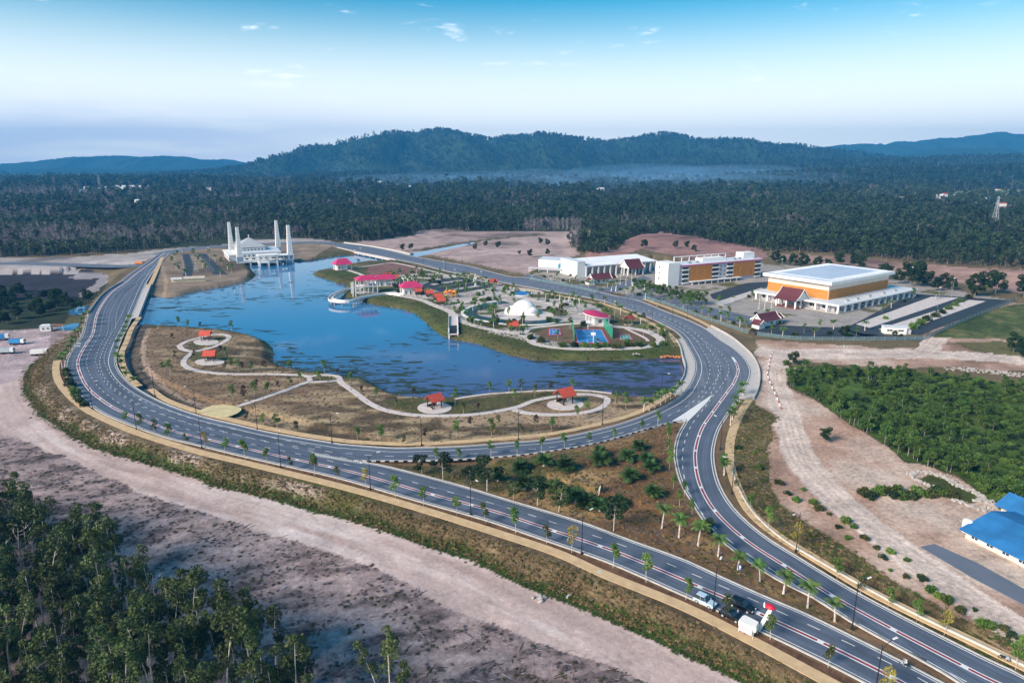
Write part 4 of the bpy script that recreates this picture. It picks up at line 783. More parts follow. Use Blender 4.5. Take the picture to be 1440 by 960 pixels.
for k in range(5): FK.append(hidden_proto('f', make_tree('far_tree', 200+k, 11+k, .35, 2.7, 8, .16, LM['forest'], M['grey_trunk'], 16, 1.0, 1.7)))
for k in range(3): FK.append(hidden_proto('f', make_tree('far_bare_tree', 210+k, 12+k, .35, 2.0, 8, .15, LM['grey'], M['grey_trunk'], 9, .5, 1.3)))
for k in range(2): FK.append(hidden_proto('f', dead_tree(220+k, 12+2*k)))
for k in range(3): FK.append(hidden_proto('f', make_tree('far_light_tree', 230+k, 9+2*k, .3, 2.6, 9, .15, LM['canopy'], M['grey_trunk'], 20, .8, 1.5)))
edge = [(-2200,375),(-700,371),(0,362),(100,360),(180,355),(240,345),(300,338),(360,333),(435,336),(510,340),(540,336),(567,330),(585,330),(592,325),(625,320),(655,325),(692,325),(735,325),(812,324),(822,332),(797,344),(812,357),(850,360),(866,350),(880,340),(900,331),(927,327),(952,332),(1020,345),(1075,354),(1080,355),(1165,356),(1217,362),(1270,367),(1330,372),(1440,378),(1700,386),(3300,420)]
FOR = np.vstack([Gs(edge), [(9000, 5200), (-9000, 5200)]])
P = []; d0 = 380.0
while d0 < 5600:
    sp = max(6.0, d0*.0062); a0 = math.radians(46); n_ = int(2*a0*d0/sp); aa = np.linspace(-a0, a0, n_)+rng.uniform(-.5, .5, n_)*sp/d0; dd_ = d0+rng.uniform(-.5, .5, n_)*sp*1.1
    P.append(np.stack([np.sin(aa)*dd_, np.cos(aa)*dd_, np.full(n_, sp)], 1)); d0 += sp*(1.0 if d0 < 1600 else 1.6)
P = np.vstack(P); keep = inpoly(P[:, 0], P[:, 1], FOR); P = P[keep]
dn = np.hypot(P[:, 0], P[:, 1]); cl = fbm(P[:, 0], P[:, 1]*1.6, 330, 71, 4)
keep = (rng.uniform(0, 1, len(P)) < np.where(dn > 1900, np.where(cl > .2, .3, .96), .98)); P = P[keep]; dn = dn[keep]
gy_ = fbm(P[:, 0], P[:, 1], 160, 19, 4); pxx = 720+FPX*P[:, 0]/P[:, 1]; bare = np.clip(.16+gy_*1.1+np.where((pxx < 420), .38, 0)*np.clip((dn-560)/150, 0, 1)+np.where(dn > 1400, -.22, 0)+np.where(pxx > 800, -.12, 0), .03, .85)
strip_ = (pxx > 735) & (pxx < 815) & (dn < 960); bare = np.where(strip_, .9, bare)
r_ = rng.uniform(0, 1, len(P)); pat = fbm(P[:, 0], P[:, 1]*1.8, 240, 83, 4); idx = np.where(r_ < bare, 5+rng.integers(0, 5, len(P)), np.where(rng.uniform(0, 1, len(P)) < np.clip(.22+pat*1.9, .05, .9), rng.integers(10, 13, len(P)), rng.integers(0, 5, len(P))))
scl = (.5+.62*rng.uniform(0, 1, len(P))**1.3+.35*(rng.uniform(0, 1, len(P)) < .04))*(1+.35*fbm(P[:, 0], P[:, 1], 120, 27, 3))*np.clip(P[:, 2]/6.6, .95, 2.2)*np.where(strip_, 1.25, 1)
# clearings round the far houses and fields
VH = [(476,263,7,3),(484,262,5,2.5),(490,271,5,2),(497,271,4,2),(533,260,5,5),(540,261,5,2.5),(548,262,7,3),(556,262,6,3),(575,263,7,2),(583,266,5,2),(612,262,5,2),(790,261,9,1.8),(812,260,8,1.8),(845,268,9,4),(854,268,5,2),(866,267,5,2),(880,267,4,2),(913,269,4,2),(724,252,4,3),(1090,250,4,2),(1117,251,5,2),(1178,266,5,2),(1200,272,4,2),(1322,278,7,4),(1330,275,6,3),(1345,276,4,2),(1290,272,4,2),(1395,272,6,2),(1385,280,4,2),(1420,274,6,2),(1405,268,5,2),(1270,280,10,2.5),(1262,281,6,2),(1410,288,9,2.5)]
FIELDS = tuple(q for q in (([(766,263),(800,261.5),(836,260.5),(838,263.5),(800,265),(768,266)], (.30, .27, .20)), ([(1205,268),(1255,267),(1262,269.5),(1210,271)], (.16, .24, .08)), ([(1335,270),(1400,266),(1440,266),(1440,271),(1345,274)], (.14, .20, .07)), ([(1220,279),(1262,277),(1280,281),(1225,283)], (.34, .26, .23)), ([(1400,291),(1430,288),(1432,293),(1404,295)], (.36, .22, .19)), ([(600,240),(625,234),(640,231),(632,236),(612,242)], (.3, .28, .26))) if q[0][0][1] > 245)
ok = np.ones(len(P), bool)
for q in VH+[(165+i*6, 266, 8, 4) for i in range(8)]+[(146,268,10,5),(121,266,8,3),(131,263,10,3),(117,269,8,2),(12,262,8,2),(269,265,10,2),(294,266,6,2),(192,283,6,2),(1397,322,4,4)]:
    h_ = G(q[0], q[1], 5.0); ww = q[2]/FPX*math.hypot(*h_)*.75+12; ok &= ~((np.abs(P[:, 0]-h_[0]*P[:, 1]/h_[1]) < ww) & (P[:, 1] < h_[1]+ww*1.2) & (P[:, 1] > h_[1]-max(90, .10*h_[1])))
for q, c_ in FIELDS: ok &= ~inpoly(P[:, 0], P[:, 1], Gs(q, 6)) & ~inpoly(P[:, 0], P[:, 1], Gs([(x_, y_+1.6) for x_, y_ in q], 6))
P = P[ok]; idx = idx[ok]; scl = scl[ok]; dn = dn[ok]
hz = np.where(dn > 1500, np.clip((dn-1500)/2500, 0, 1)*4, 0)
mass('forest', np.stack([P[:, 0], P[:, 1], hz-.3], 1), idx, scl, FK, 'dark green and grey woodland stretching to the hills')
MK = [hidden_proto('m', PROTO['marsh', k]) for k in range(3)]+[hidden_proto('m', PROTO['shrub', 3]), hidden_proto('m', PROTO['shrub', 1])]
MA = Gs([(1120,516),(1220,520),(1335,526),(1440,543),(1760,565),(1760,800),(1470,724),(1408,708),(1349,664),(1293,647),(1254,626),(1186,584),(1167,568),(1118,543)])
lo, hi = MA.min(0), MA.max(0); Q = rng.uniform(lo, hi, (9000, 2)); Q = Q[inpoly(Q[:, 0], Q[:, 1], MA)]; dens = fbm(Q[:, 0], Q[:, 1], 26, 23, 3); Q = Q[dens > rng.uniform(-.5, .3, len(Q))]
Q = Q[:2400]; tall = rng.uniform(0, 1, len(Q)) < np.where(fbm(Q[:, 0], Q[:, 1], 30, 29, 3) > .1, .45, .06)
mass('marsh_scrub', np.column_stack([Q, np.full(len(Q), -.7)]), np.where(tall, rng.integers(0, 3, len(Q)), 3+(rng.uniform(0, 1, len(Q)) < .3)), np.where(tall, rng.uniform(.35, .7, len(Q)), rng.uniform(.4, 1.3, len(Q))), MK, 'green marsh scrub filling the low ground right of the track')
def tufts(seed, lm):
    rs = np.random.default_rng(seed); P_ = rs.normal(size=(40, 3))*np.array([.45, .45, .12]); P_[:, 2] = np.abs(P_[:, 2])+.1; return leaf_mesh('tuft', P_, .26, rs.uniform(0, 1, 40), lm, rs, flat=-.3)
GK = [hidden_proto('g', (tufts(300, LM['olive']),)), hidden_proto('g', (tufts(301, LM['marsh']),)), hidden_proto('g', (tufts(302, LM['grey']),)), hidden_proto('g', (tufts(303, leaf_mat('straw_blades', (.22, .16, .08), (.34, .25, .13))),))]
GP = []; GI = []
def tuft_zone(mask, n, kinds, maxd=420):
    ii = np.nonzero(mask & (dist < maxd))[0]
    if not len(ii): return
    wgt = dist[ii]**1.5; ii = rng.choice(ii, n, p=wgt/wgt.sum()); jit = rng.normal(size=(n, 2))*(.004*dist[ii])[:, None]
    GP.append(np.column_stack([gx[ii]+jit[:, 0], gy[ii]+jit[:, 1], H[ii]-.03])); GI.append(rng.choice(kinds, n))
tuft_zone(emb & (d_e1 > 6.4), 12000, [0, 3, 3, 3, 3]); tuft_zone(band(DITCH, 1.3), 3000, [1, 1, 0]); tuft_zone(vst, 4000, [0, 3, 1, 3]); tuft_zone(isl & (d_road > 2), 3500, [3, 3, 0, 2]); tuft_zone(pen & (d_road > 5), 4500, [3, 3, 0, 2], 520); tuft_zone(ebank & (d_lake < 25), 6000, [0, 1, 1], 560)
deb = in_low & ~trk & ~yard & (stk < .1) & inner; tuft_zone(deb, 5000, [2, 2, 2, 0], 260)
mass('wild_grass', np.vstack(GP), np.concatenate(GI), rng.uniform(.16, .58, len(np.concatenate(GI))), GK, 'dry and green grass tufts on the banks and verges')
# felled branches on the cleared ground
mb = MB(); ii = np.nonzero(deb & (dist < 230) & ~inpoly(gx, gy, WOOD))[0]
for i in rng.choice(ii, 900):
    a_ = rng.normal(.5, .6); l_ = rng.uniform(.5, 2.6); p = np.array([gx[i], gy[i], H[i]+.06]); d_ = np.array([math.cos(a_), math.sin(a_), rng.normal()*.05])*l_; mb.tube([p, p+d_*.5+rng.normal(size=3)*.06, p+d_], [.07, .06, .03], 4, 0 if rng.random() < .55 else 1)
tag(mb.build('fallen_branches', [M['grey_trunk'], M['wood']]), 'pale and dark fallen branches littering the cleared ground', kind='stuff')
# ------------------------------------------------------------ hills
hm = bpy.data.materials.new('hill_forest'); hm.use_nodes = True; t = hm.node_tree; b = t.nodes['Principled BSDF']; b.inputs['Roughness'].default_value = .95; b.inputs['Specular IOR Level'].default_value = .1
co = t.nodes.new('ShaderNodeTexCoord'); n1_ = t.nodes.new('ShaderNodeTexNoise'); n1_.inputs['Scale'].default_value = .03; n1_.inputs['Detail'].default_value = 8; n1_.inputs['Roughness'].default_value = .7; t.links.new(co.outputs['Object'], n1_.inputs['Vector'])
cr = t.nodes.new('ShaderNodeValToRGB'); cr.color_ramp.elements[0].position = .35; cr.color_ramp.elements[0].color = (.012, .03, .014, 1); cr.color_ramp.elements[1].position = .72; cr.color_ramp.elements[1].color = (.05, .08, .035, 1); t.links.new(n1_.outputs[0], cr.inputs[0]); t.links.new(cr.outputs[0], b.inputs['Base Color'])
bp = t.nodes.new('ShaderNodeBump'); bp.inputs['Strength'].default_value = .9; bp.inputs['Distance'].default_value = 14; t.links.new(n1_.outputs[0], bp.inputs['Height']); t.links.new(bp.outputs[0], b.inputs['Normal'])
def hill(prof, D, depth, seed, label, rough_=1.0, nx=700, ny=60):
    px_ = np.linspace(prof[0][0], prof[-1][0], nx); py_ = np.interp(px_, [p[0] for p in prof], [p[1] for p in prof])
    py_ = py_+np.interp(px_, np.linspace(px_[0], px_[-1], 160), np.convolve(np.random.default_rng(900+seed).normal(size=166), np.ones(7)/7, 'valid'))*min(3.0, .055*np.ptp([p[1] for p in prof]))
    k = np.ones(9)/9; py_ = np.convolve(np.pad(py_, 4, 'edge'), k, 'valid')
    s = np.linspace(-1, 1.0, ny); X = np.zeros((ny, nx)); Y = np.zeros((ny, nx)); Zz = np.zeros((ny, nx))
    ridge = np.array([max(4.0, Zat((0, D), y_)) for y_ in py_])
    for j, q in enumerate(s):
        Y[j] = D+q*depth*(1 if q < 0 else .8); X[j] = (px_-720)/FPX*D*cP
    sp = .9*(1-2.4*np.abs(fbm(X, Y*.55, 620*rough_, seed, 5)))-.25; sp2 = fbm(X, Y, 130*rough_, seed+3, 4); base = np.cos(np.pi/2*np.abs(s))[:, None]
    Zz = ridge[None]*np.clip(base**1.15+sp*.8*base*(1-base)*2.2, 0, 1.2)+sp2*ridge[None]*.05*np.minimum(1, base*3)+fbm(X, Y, 22, seed+9, 2)*9*np.minimum(1, base*4)
    Zz = np.minimum(Zz, ridge[None]*1.01+5)-6; v_ = np.stack([X, Y, Zz], -1).reshape(-1, 3); f_ = (np.arange(ny-1)[:, None]*nx+np.arange(nx-1)[None]).ravel()
    return tag(link_mesh('hill', v_, np.stack([f_, f_+1, f_+1+nx, f_+nx], 1), hm, None, None, True), label, None, None, 'structure')
HF1 = hill([(1000,256),(1060,251),(1130,246),(1200,244),(1260,240),(1330,241),(1400,237),(1480,240),(1600,245),(1750,256)], 3000, 520, 12, 'low wooded foothill on the right', .5, 300, 40)
HF2 = hill([(300,256),(380,251),(440,250),(520,246),(590,250),(650,251),(720,247),(790,249),(860,252),(930,249),(1000,256)], 3900, 600, 13, 'low wooded foothill before the long hill', .5, 300, 40)
HF3 = hill([(-250,262),(-100,257),(20,258),(110,255),(190,257),(260,254),(330,258),(400,262)], 2700, 420, 14, 'low wooded rise on the left plain', .5, 300, 40)
HM = hill([(250,246),(330,240),(385,234),(410,226),(445,209),(462,207),(475,210),(500,203),(530,196),(560,188),(590,190),(622,184),(650,188),(690,195),(735,192),(760,190),(800,193),(850,201),(890,196),(925,190),(950,193),(975,198),(1010,196),(1050,203),(1100,206),(1130,211),(1170,214),(1200,220),(1260,226),(1330,232),(1420,240)], 5600, 1300, 1, 'long blue-green forested hill across the middle')
HR = hill([(960,238),(1060,232),(1160,228),(1250,226),(1310,224),(1370,222),(1410,221),(1450,222),(1600,226),(1900,236)], 4300, 900, 2, 'low dark forested ridge on the right')
hill([(1130,222),(1200,216),(1270,217),(1300,213),(1330,208),(1380,208),(1410,214),(1440,216),(1600,222),(1800,232)], 7000, 1200, 3, 'middle blue ridge below the right-hand mountain')
hill([(1060,226),(1140,210),(1165,206),(1200,202),(1235,206),(1262,199),(1280,201),(1310,196),(1340,195),(1365,189),(1388,186),(1410,189),(1440,195),(1520,205),(1700,222)], 9300, 1700, 4, 'high pale blue mountain far on the right')
hill([(-500,242),(0,236),(80,228),(130,222),(165,219),(200,220),(245,220),(290,226),(315,224),(340,229),(380,232),(460,238),(600,244)], 9300, 1700, 5, 'pale blue mountain chain far on the left')
hill([(-400,246),(0,244),(60,240),(98,235),(140,238),(200,242),(250,238),(300,239),(340,236),(400,240)], 7000, 1200, 6, 'mid blue ridge in front of the left mountains')
hill([(-600,252),(60,250),(100,247),(150,245),(210,241),(235,245),(300,247),(420,246)], 5400, 900, 7, 'dark wooded ridge behind the white estate')
hill([(-200,256),(-60,250),(0,248),(20,252),(36,254),(48,247),(58,256),(70,262)], 2500, 160, 8, 'small dark wooded knoll at the left edge', .3, 200, 40)
# woods on the hill slopes
HP = []
for o_, n_ in ((HM, 16000), (HR, 7000), (HF1, 5000), (HF2, 5000), (HF3, 4000)):
    k_ = len(o_.data.vertices); co_ = np.empty(k_*3, np.float32); o_.data.vertices.foreach_get('co', co_); co_ = co_.reshape(-1, 3); co_ = co_[(co_[:, 2] > 6) & (np.abs(co_[:, 0]) < co_[:, 1]*.95)]
    q = co_[rng.choice(len(co_), n_)]+rng.normal(size=(n_, 3))*np.array([6, 8, .3]); HP.append(q-np.array([0, 0, 3.0]))
HP = np.vstack(HP); hb = fbm(HP[:, 0], HP[:, 1], 300, 17, 4)
mass('hill_woods', HP, np.where(rng.uniform(0, 1, len(HP)) < .06+.2*(hb > .25), rng.integers(5, 8, len(HP)), rng.integers(0, 5, len(HP))), rng.uniform(1.3, 2.5, len(HP)), [o.copy() for o in FK], 'dense woods on the slopes of the long hill')
# ------------------------------------------------------------ air
def volume_box(name, x0, x1, y0, y1, z0, z1, dens, col, an, label):
    o = MB().box(x0, x1, y0, y1, z0, z1).build(name, []); m = bpy.data.materials.new(name); m.use_nodes = True; t = m.node_tree; t.nodes.remove(t.nodes['Principled BSDF'])
    pv = t.nodes.new('ShaderNodeVolumePrincipled'); pv.inputs['Density'].default_value = dens; pv.inputs['Color'].default_value = (*col, 1); pv.inputs['Anisotropy'].default_value = an
    t.links.new(pv.outputs[0], t.nodes['Material Output'].inputs['Volume']); o.data.materials.append(m); return tag(o, label, kind='stuff')
volume_box('haze', -11000, 11000, -600, 11500, -8, 640, .0001, (.06, .38, .82), 0.0, 'thin blue air haze fading the far hills')
# ------------------------------------------------------------ buildings
def swapxy(mb): mb.v = [(p[1], p[0], p[2]) for p in mb.v]; mb.f = [q[::-1] for q in mb.f]; return mb
def gable_part(nm, x0, x1, y0, y1, z0, z1, m, parent, along='x', ov=.5, curve=.0, white_ends=True):
    """a traditional roof: gently hollow slopes, upturned white gable boards"""
    mb = MB(); hy = (y1-y0)/2; ym = (y0+y1)/2; K = 4; prof = []
    for k in range(K+1):
        t = k/K; prof.append((ym-(hy+ov)*(1-t), z0+(z1-z0)*(t-curve*math.sin(math.pi*t))))
    full = prof+[(2*ym-p[0], p[1]) for p in prof[-2::-1]]; th = .22; n = len(full)
    A = [(x0-ov, p[0], p[1]) for p in full]+[(x0-ov, p[0], p[1]-th) for p in full[::-1]]; B = [(x1+ov, q[1], q[2]) for q in A]
    mb.loft(A, B, 0, False)
    for X, s in ((x0-ov, 1), (x1+ov, -1)):
        a = [(X-.12*s, p[0], p[1]+.25+.35*(abs(p[0]-ym)/(hy+ov))**3) for p in full]; b = [(X-.12*s, p[0], p[1]-.35) for p in full]
        a2 = [(X+.14*s, q[1], q[2]) for q in a]; b2 = [(X+.14*s, q[1], q[2]) for q in b]; N_ = n; base = len(mb.v); mb.v += a+b+a2+b2
        for i in range(n-1):
            for o1, o2 in ((0, N_), (2*N_, 3*N_), (0, 2*N_), (N_, 3*N_)): mb.f.append((base+o1+i, base+o1+i+1, base+o2+i+1, base+o2+i)); mb.m.append(1)
    gb = MB()
    for X in (x0+.15, x1-.15): gb.add([(X-.08, q[0], q[1]-th-.02) for q in full]+[(X+.08, q[0], q[1]-th-.02) for q in full], [tuple(range(n)), tuple(range(2*n-1, n-1, -1))]+[(i, n+i, n+i+1, i+1) for i in range(n-1)])
    if along == 'y': swapxy(mb); swapxy(gb)
    r = mb.build(nm, [m, M['white']], parent); gb.build('gable', M['white'], r); return r
def cols(pts, r, z0, z1, parent, m=None, nm='column'):
    me_ = MB().box(-r, r, -r, r, z0, z1).mesh(nm, m or M['white'])
    for p in pts: o = inst(nm, me_, parent); o.location = (p[0], p[1], 0)
def box(nm, x0, x1, y0, y1, z0, z1, m, parent): return MB().box(x0, x1, y0, y1, z0, z1).build(nm, m, parent)
def screen_mesh(L_, Hh, diag):
    """an orange lattice screen panel lying along x, facing -y"""
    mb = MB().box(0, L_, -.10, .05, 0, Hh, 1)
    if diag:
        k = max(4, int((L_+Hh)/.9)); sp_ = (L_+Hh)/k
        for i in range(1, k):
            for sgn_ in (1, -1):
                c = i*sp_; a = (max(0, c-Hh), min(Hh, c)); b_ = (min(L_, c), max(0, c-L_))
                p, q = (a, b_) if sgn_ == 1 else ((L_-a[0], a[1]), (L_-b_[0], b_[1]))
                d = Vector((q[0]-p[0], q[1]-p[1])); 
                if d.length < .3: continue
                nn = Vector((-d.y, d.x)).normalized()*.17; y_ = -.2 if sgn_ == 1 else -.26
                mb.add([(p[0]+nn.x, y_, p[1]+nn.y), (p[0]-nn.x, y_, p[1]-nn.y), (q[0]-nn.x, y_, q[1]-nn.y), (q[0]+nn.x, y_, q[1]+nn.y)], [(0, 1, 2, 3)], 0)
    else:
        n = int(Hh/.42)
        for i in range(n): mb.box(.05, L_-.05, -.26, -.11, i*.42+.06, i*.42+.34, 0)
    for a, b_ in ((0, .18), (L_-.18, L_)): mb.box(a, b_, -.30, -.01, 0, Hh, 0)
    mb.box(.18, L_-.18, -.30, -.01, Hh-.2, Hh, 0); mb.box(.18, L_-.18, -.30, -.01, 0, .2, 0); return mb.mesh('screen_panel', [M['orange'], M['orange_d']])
def windows(pts, w_, h_, parent, rz=0.0, m=None):
    """frame with a recessed pane, placed at local (x, y, z) of the lower left corner, facing -y"""
    fr = MB().box(0, w_, -.12, .1, -.1, 0).box(0, w_, -.12, .1, h_, h_+.1).box(-.1, 0, -.12, .1, -.1, h_+.1).box(w_, w_+.1, -.12, .1, -.1, h_+.1).box(w_/2-.05, w_/2+.05, -.1, .05, 0, h_).mesh('window', M['white'])
    pn = MB().box(0, w_, -.06, .0, 0, h_).mesh('pane', m or M['glass'])
    for p in pts: o = inst('window', fr, parent); o.location = p; o.rotation_euler = (0, 0, rz); q = inst('pane', pn, o); q.location = (0, 0, 0)
# --- the big hall
hO = G(1178, 441.7)
hall = empty('sports_hall', (*hO, 0), R(35.5), 1, 'big hall with flat pale roof and orange lattice walls above a white arcade', 'hall')
box('plinth', 0, 92, 0, 55, -.3, .35, M['concrete'], hall)
box('ground_floor', 4, 88, 4.5, 53, .35, 4.3, M['lilac'], hall)
box('arcade_roof', -.6, 92.6, -.6, 55.6, 4.3, 5.1, M['white'], hall); box('roof_deck', .2, 91.8, .2, 54.8, 5.1, 5.16, M['white_roof'], hall)
cols([(x_, .4) for x_ in np.linspace(.6, 91.4, 13)]+[(.4, y_) for y_ in (7, 14, 38, 46, 54)]+[(91.4, y_) for y_ in (8, 18, 30, 42, 54)], .5, .35, 4.3, hall)
up = box('upper_wall', 10, 79, 12.5, 53, 5.16, 13.8, M['cream'], hall)
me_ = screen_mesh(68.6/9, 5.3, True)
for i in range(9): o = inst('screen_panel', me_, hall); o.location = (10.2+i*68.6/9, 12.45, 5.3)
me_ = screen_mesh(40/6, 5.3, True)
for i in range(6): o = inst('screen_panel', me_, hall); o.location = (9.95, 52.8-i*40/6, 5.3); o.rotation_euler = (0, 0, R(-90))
MB().box(9.4, 79.6, 11.9, 53.6, 13.8, 14.25).build('trim_band', M['magenta'], hall)
MB().box(7.2, 81.5, 9.7, 55.5, 14.25, 16.1).build('roof_fascia', M['white'], hall)
rf = MB().add([(9.4, 11.9, 16.12), (79.3, 11.9, 16.12), (79.3, 53.3, 16.12), (9.4, 53.3, 16.12), (40, 32.6, 17.3), (48, 32.6, 17.3)], [(0, 1, 5, 4), (1, 2, 5), (2, 3, 4, 5), (3, 0, 4)]).build('roof', mat('pale_blue_roof', (.46, .54, .66), .5, .06, .1), hall)
sm = MB()
for k in range(1, 24): x_ = 9.4+k*69.9/24; zt_ = 16.16+1.18*min(1, min(x_-9.4, 79.3-x_)/31); sm.box(x_-.09, x_+.09, 12.2, 53, 16.1, 16.45)
sm.build('roof_curb', M['white_roof'], hall)
for k, (x_, y_) in enumerate(((14, 3), (24, 2.4), (39, 3), (55, 2.6), (70, 3), (84, 20), (85, 34), (84, 46))): box('roof_unit', x_, x_+2.2, y_, y_+1.5, 5.17, 6.3, M['steel'], hall)
windows([(6+i*9, 4.4, 1.2) for i in range(9)], 4.5, 2.4, hall); windows([(3.9, 52-i*8, 1.2) for i in range(6)], 4.0, 2.4, hall, R(-90))
gable_part('porch_roof', 21.5, 35, -8, 5.5, 4.9, 11.2, M['maroon'], hall, 'y', .6, .10); cols([(-7.4, 22), (-7.4, 28), (-7.4, 34.5), (-2, 22), (-2, 34.5)], .4, 0, 4.9, hall); box('porch_floor', -8.5, -.05, 20.5, 36, -.2, .25, mat('terracotta_floor', (.22, .09, .075), .8, .15, .6), hall)
# --- four-storey block with orange screens
B0 = (114, 473)
blk = empty('screened_block', (*B0, 0), R(27), 1, 'four-storey block with orange screen walls and magenta roof edge', 'building')
box('wall', 3, 82, 0, 15, -.3, 13.3, M['lilac'], blk); box('end_block', -7, 2.98, -.6, 13, -.3, 16.2, M['white'], blk)
box('trim_band', 2.99, 82.5, -.7, 15.5, 13.31, 13.9, M['magenta'], blk); box('parapet', 2.985, 82.3, -.5, 15.3, 13.9, 14.3, M['white'], blk); box('roof', 3.3, 82, .2, 14.8, 14.3, 14.36, M['white_roof'], blk)
box('stair_tower', 70, 81.5, 7, 14.5, 14.36, 18.3, M['white'], blk); box('plant_room', 30, 52, 6.5, 14, 14.36, 16.4, M['white'], blk)
for k, (x_, y_) in enumerate(((14, 3), (22, 4), (57, 3), (64, 5), (76, 2))): box('roof_unit', x_, x_+2.4, y_, y_+1.8, 14.37, 15.6, M['steel'], blk)
fr = MB(); 
for x_ in (10, 17, 24, 31, 38, 45, 52, 59): fr.box(x_, x_+.5, 14, 14.5, 14.36, 17.6)
fr.box(10, 59.5, 13.98, 14.52, 17.6, 18.1); fr.build('roof_frame', M['white'], blk)
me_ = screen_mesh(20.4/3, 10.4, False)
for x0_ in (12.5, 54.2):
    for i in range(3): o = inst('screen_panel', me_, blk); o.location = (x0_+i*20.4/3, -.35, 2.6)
for x0_, x1_ in ((6.2, 11.6), (33.4, 39.6), (47.8, 53.6), (75.2, 81.2)):
    bay = box('balcony_bay', x0_, x1_, -.05, .2, .6, 12.6, M['glass'], blk)
    for k in range(4): box('balcony_slab', x0_, x1_, -.9, -.055, .9+k*3.1, 1.75+k*3.1, M['white'], bay)
windows([(41+3.2*i, -.05, 1.4+k*3.1) for i in range(2) for k in range(4)], 1.5, 1.3, blk); windows([(-7.05, 9.5, 4+4*k) for k in range(3)], 1.4, 1.3, blk, R(-90))
box('canopy', 12, 60, -3.5, -.06, 2.1, 2.4, M['white'], blk); cols([(x_, -3.2) for x_ in range(13, 60, 6)], .18, -.1, 2.1, blk)
# --- school-like long hall
A0 = (49, 510)
sch = empty('long_hall', (*A0, 0), R(27), 1, 'long low white hall with sloping grey roof and row of columns', 'building')
box('end_block', 0, 7, 0, 24, -.3, 11.6, M['white'], sch); box('wall', 7.01, 74, 4, 26, -.3, 7.6, M['lilac'], sch)
MB().loft([(7.02, -1, 8.1), (7.02, 27, 10.4), (7.02, 27, 9.7), (7.02, -1, 7.4)], [(75, -1, 8.1), (75, 27, 10.4), (75, 27, 9.7), (75, -1, 7.4)]).build('roof', M['white_roof'], sch)
MB().loft([(0, -.3, 11.62), (0, 25, 11.9), (0, 25, 11.6), (0, -.3, 11.6)], [(7.3, -.3, 11.62), (7.3, 25, 11.9), (7.3, 25, 11.6), (7.3, -.3, 11.6)]).build('end_block_roof', M['white_roof'], sch)
sm = MB()
for k in range(1, 34): sm.loft([(7.02+k*2-.07, -1, 8.11), (7.02+k*2+.07, -1, 8.11), (7.02+k*2+.07, 27, 10.41), (7.02+k*2-.07, 27, 10.41)], [(7.02+k*2-.07, -1, 8.28), (7.02+k*2+.07, -1, 8.28), (7.02+k*2+.07, 27, 10.58), (7.02+k*2-.07, 27, 10.58)])
sm.build('roof_seam', M['white_roof'], sch)
cols([(x_, -.2) for x_ in np.linspace(8, 74, 13)], .55, -.2, 7.5, sch); windows([(9+i*5.5, 3.95, 1) for i in range(12)], 3.4, 4.6, sch)
gable_part('porch_roof', 39, 53, -12, 1.5, 5.6, 11.8, M['maroon'], sch, 'x', .6, .10); cols([(39, -11), (46, -11), (53, -11), (39, -6), (53, -6)], .4, -.1, 5.6, sch)
q0, q1 = G3(757, 380.5), G3(797, 382.5); an = math.atan2(q1.y-q0.y, q1.x-q0.x)
ann = empty('white_annexe', q0, an, 1, 'plain white annexe box with teal mural beside the long hall', 'building'); aw = (q1-q0).length
box('wall', 0, aw, 0, 15, -.3, 9.2, M['white'], ann); MB().loft([(-.4, -.4, 9.22), (-.4, 15.4, 9.5), (-.4, 15.4, 9.2), (-.4, -.4, 9.2)], [(aw+.4, -.4, 9.22), (aw+.4, 15.4, 9.5), (aw+.4, 15.4, 9.2), (aw+.4, -.4, 9.2)]).build('roof', M['white_roof'], ann)
mu = MB(); mu.add([(aw-4.2+3.2*math.cos(a_), -.05, 4.2+3*math.sin(a_)) for a_ in np.linspace(0, 6.283, 20, endpoint=False)], [tuple(range(20))]); mu.build('mural', mat('teal_mural', (.06, .26, .36), .7, .4, .5), ann)
box('side_wing', aw+.01, aw+7, 2, 12, -.3, 7, mat('slate_wall', (.16, .17, .22), .7, .1, .3), ann)
box('forecourt_canopy', -6, aw-2, -9, -3, 3.0, 3.4, M['lilac'], ann); cols([(x_, y_) for x_ in (-5, 3, 10, aw-3) for y_ in (-8.5, -3.5)], .2, -.1, 3.0, ann)
def gatehouse(O, th, label, sc=1.0):
    g_ = empty('gatehouse', (*O, 0), R(th), sc, label, 'gatehouse'); box('wall', 1, 13, .8, 5.6, -.2, 3.5, M['white'], g_); gable_part('roof', 0, 14.5, 0, 6.6, 3.3, 6.8, M['maroon'], g_, 'x', .5, .12)
    box('side_hut', -4.2, .4, -1.6, 3.0, -.2, 2.6, M['white'], g_); gable_part('hut_roof', -1.9, 3.3, -4.4, .6, 2.4, 4.6, M['maroon'], g_, 'y', .4, .12)
    gable_part('lane_roof', 14.8, 19.5, 1.2, 6.2, 3.0, 5.0, M['maroon'], g_, 'x', .3, .12); cols([(15.2, 1.6), (19, 1.6), (15.2, 5.8), (19, 5.8)], .18, -.1, 3.0, g_); windows([(4, .75, 1.0), (8, .75, 1.0)], 1.6, 1.4, g_)
gatehouse(G(1071, 461), 33, 'maroon-roofed gatehouse in front of the big hall'); gatehouse(G(834, 400), 24, 'maroon-roofed gatehouse in front of the long hall', 1.05)
# --- white shed
q0 = G3(1243, 469.5); shed = empty('white_shed', q0, R(-8), 1, 'small white guard shed at the car park corner', 'shed'); box('wall', 0, 10.5, 0, 4, -.2, 3.6, M['white'], shed); box('roof', -.3, 10.8, -.3, 4.3, 3.62, 3.85, M['white_roof'], shed); windows([(1.2, -.03, 1.6), (6.4, -.03, 1.6)], 2.6, .8, shed); box('lean_to', 10.81, 13, 1, 3.5, -.2, 2.2, M['lilac'], shed)
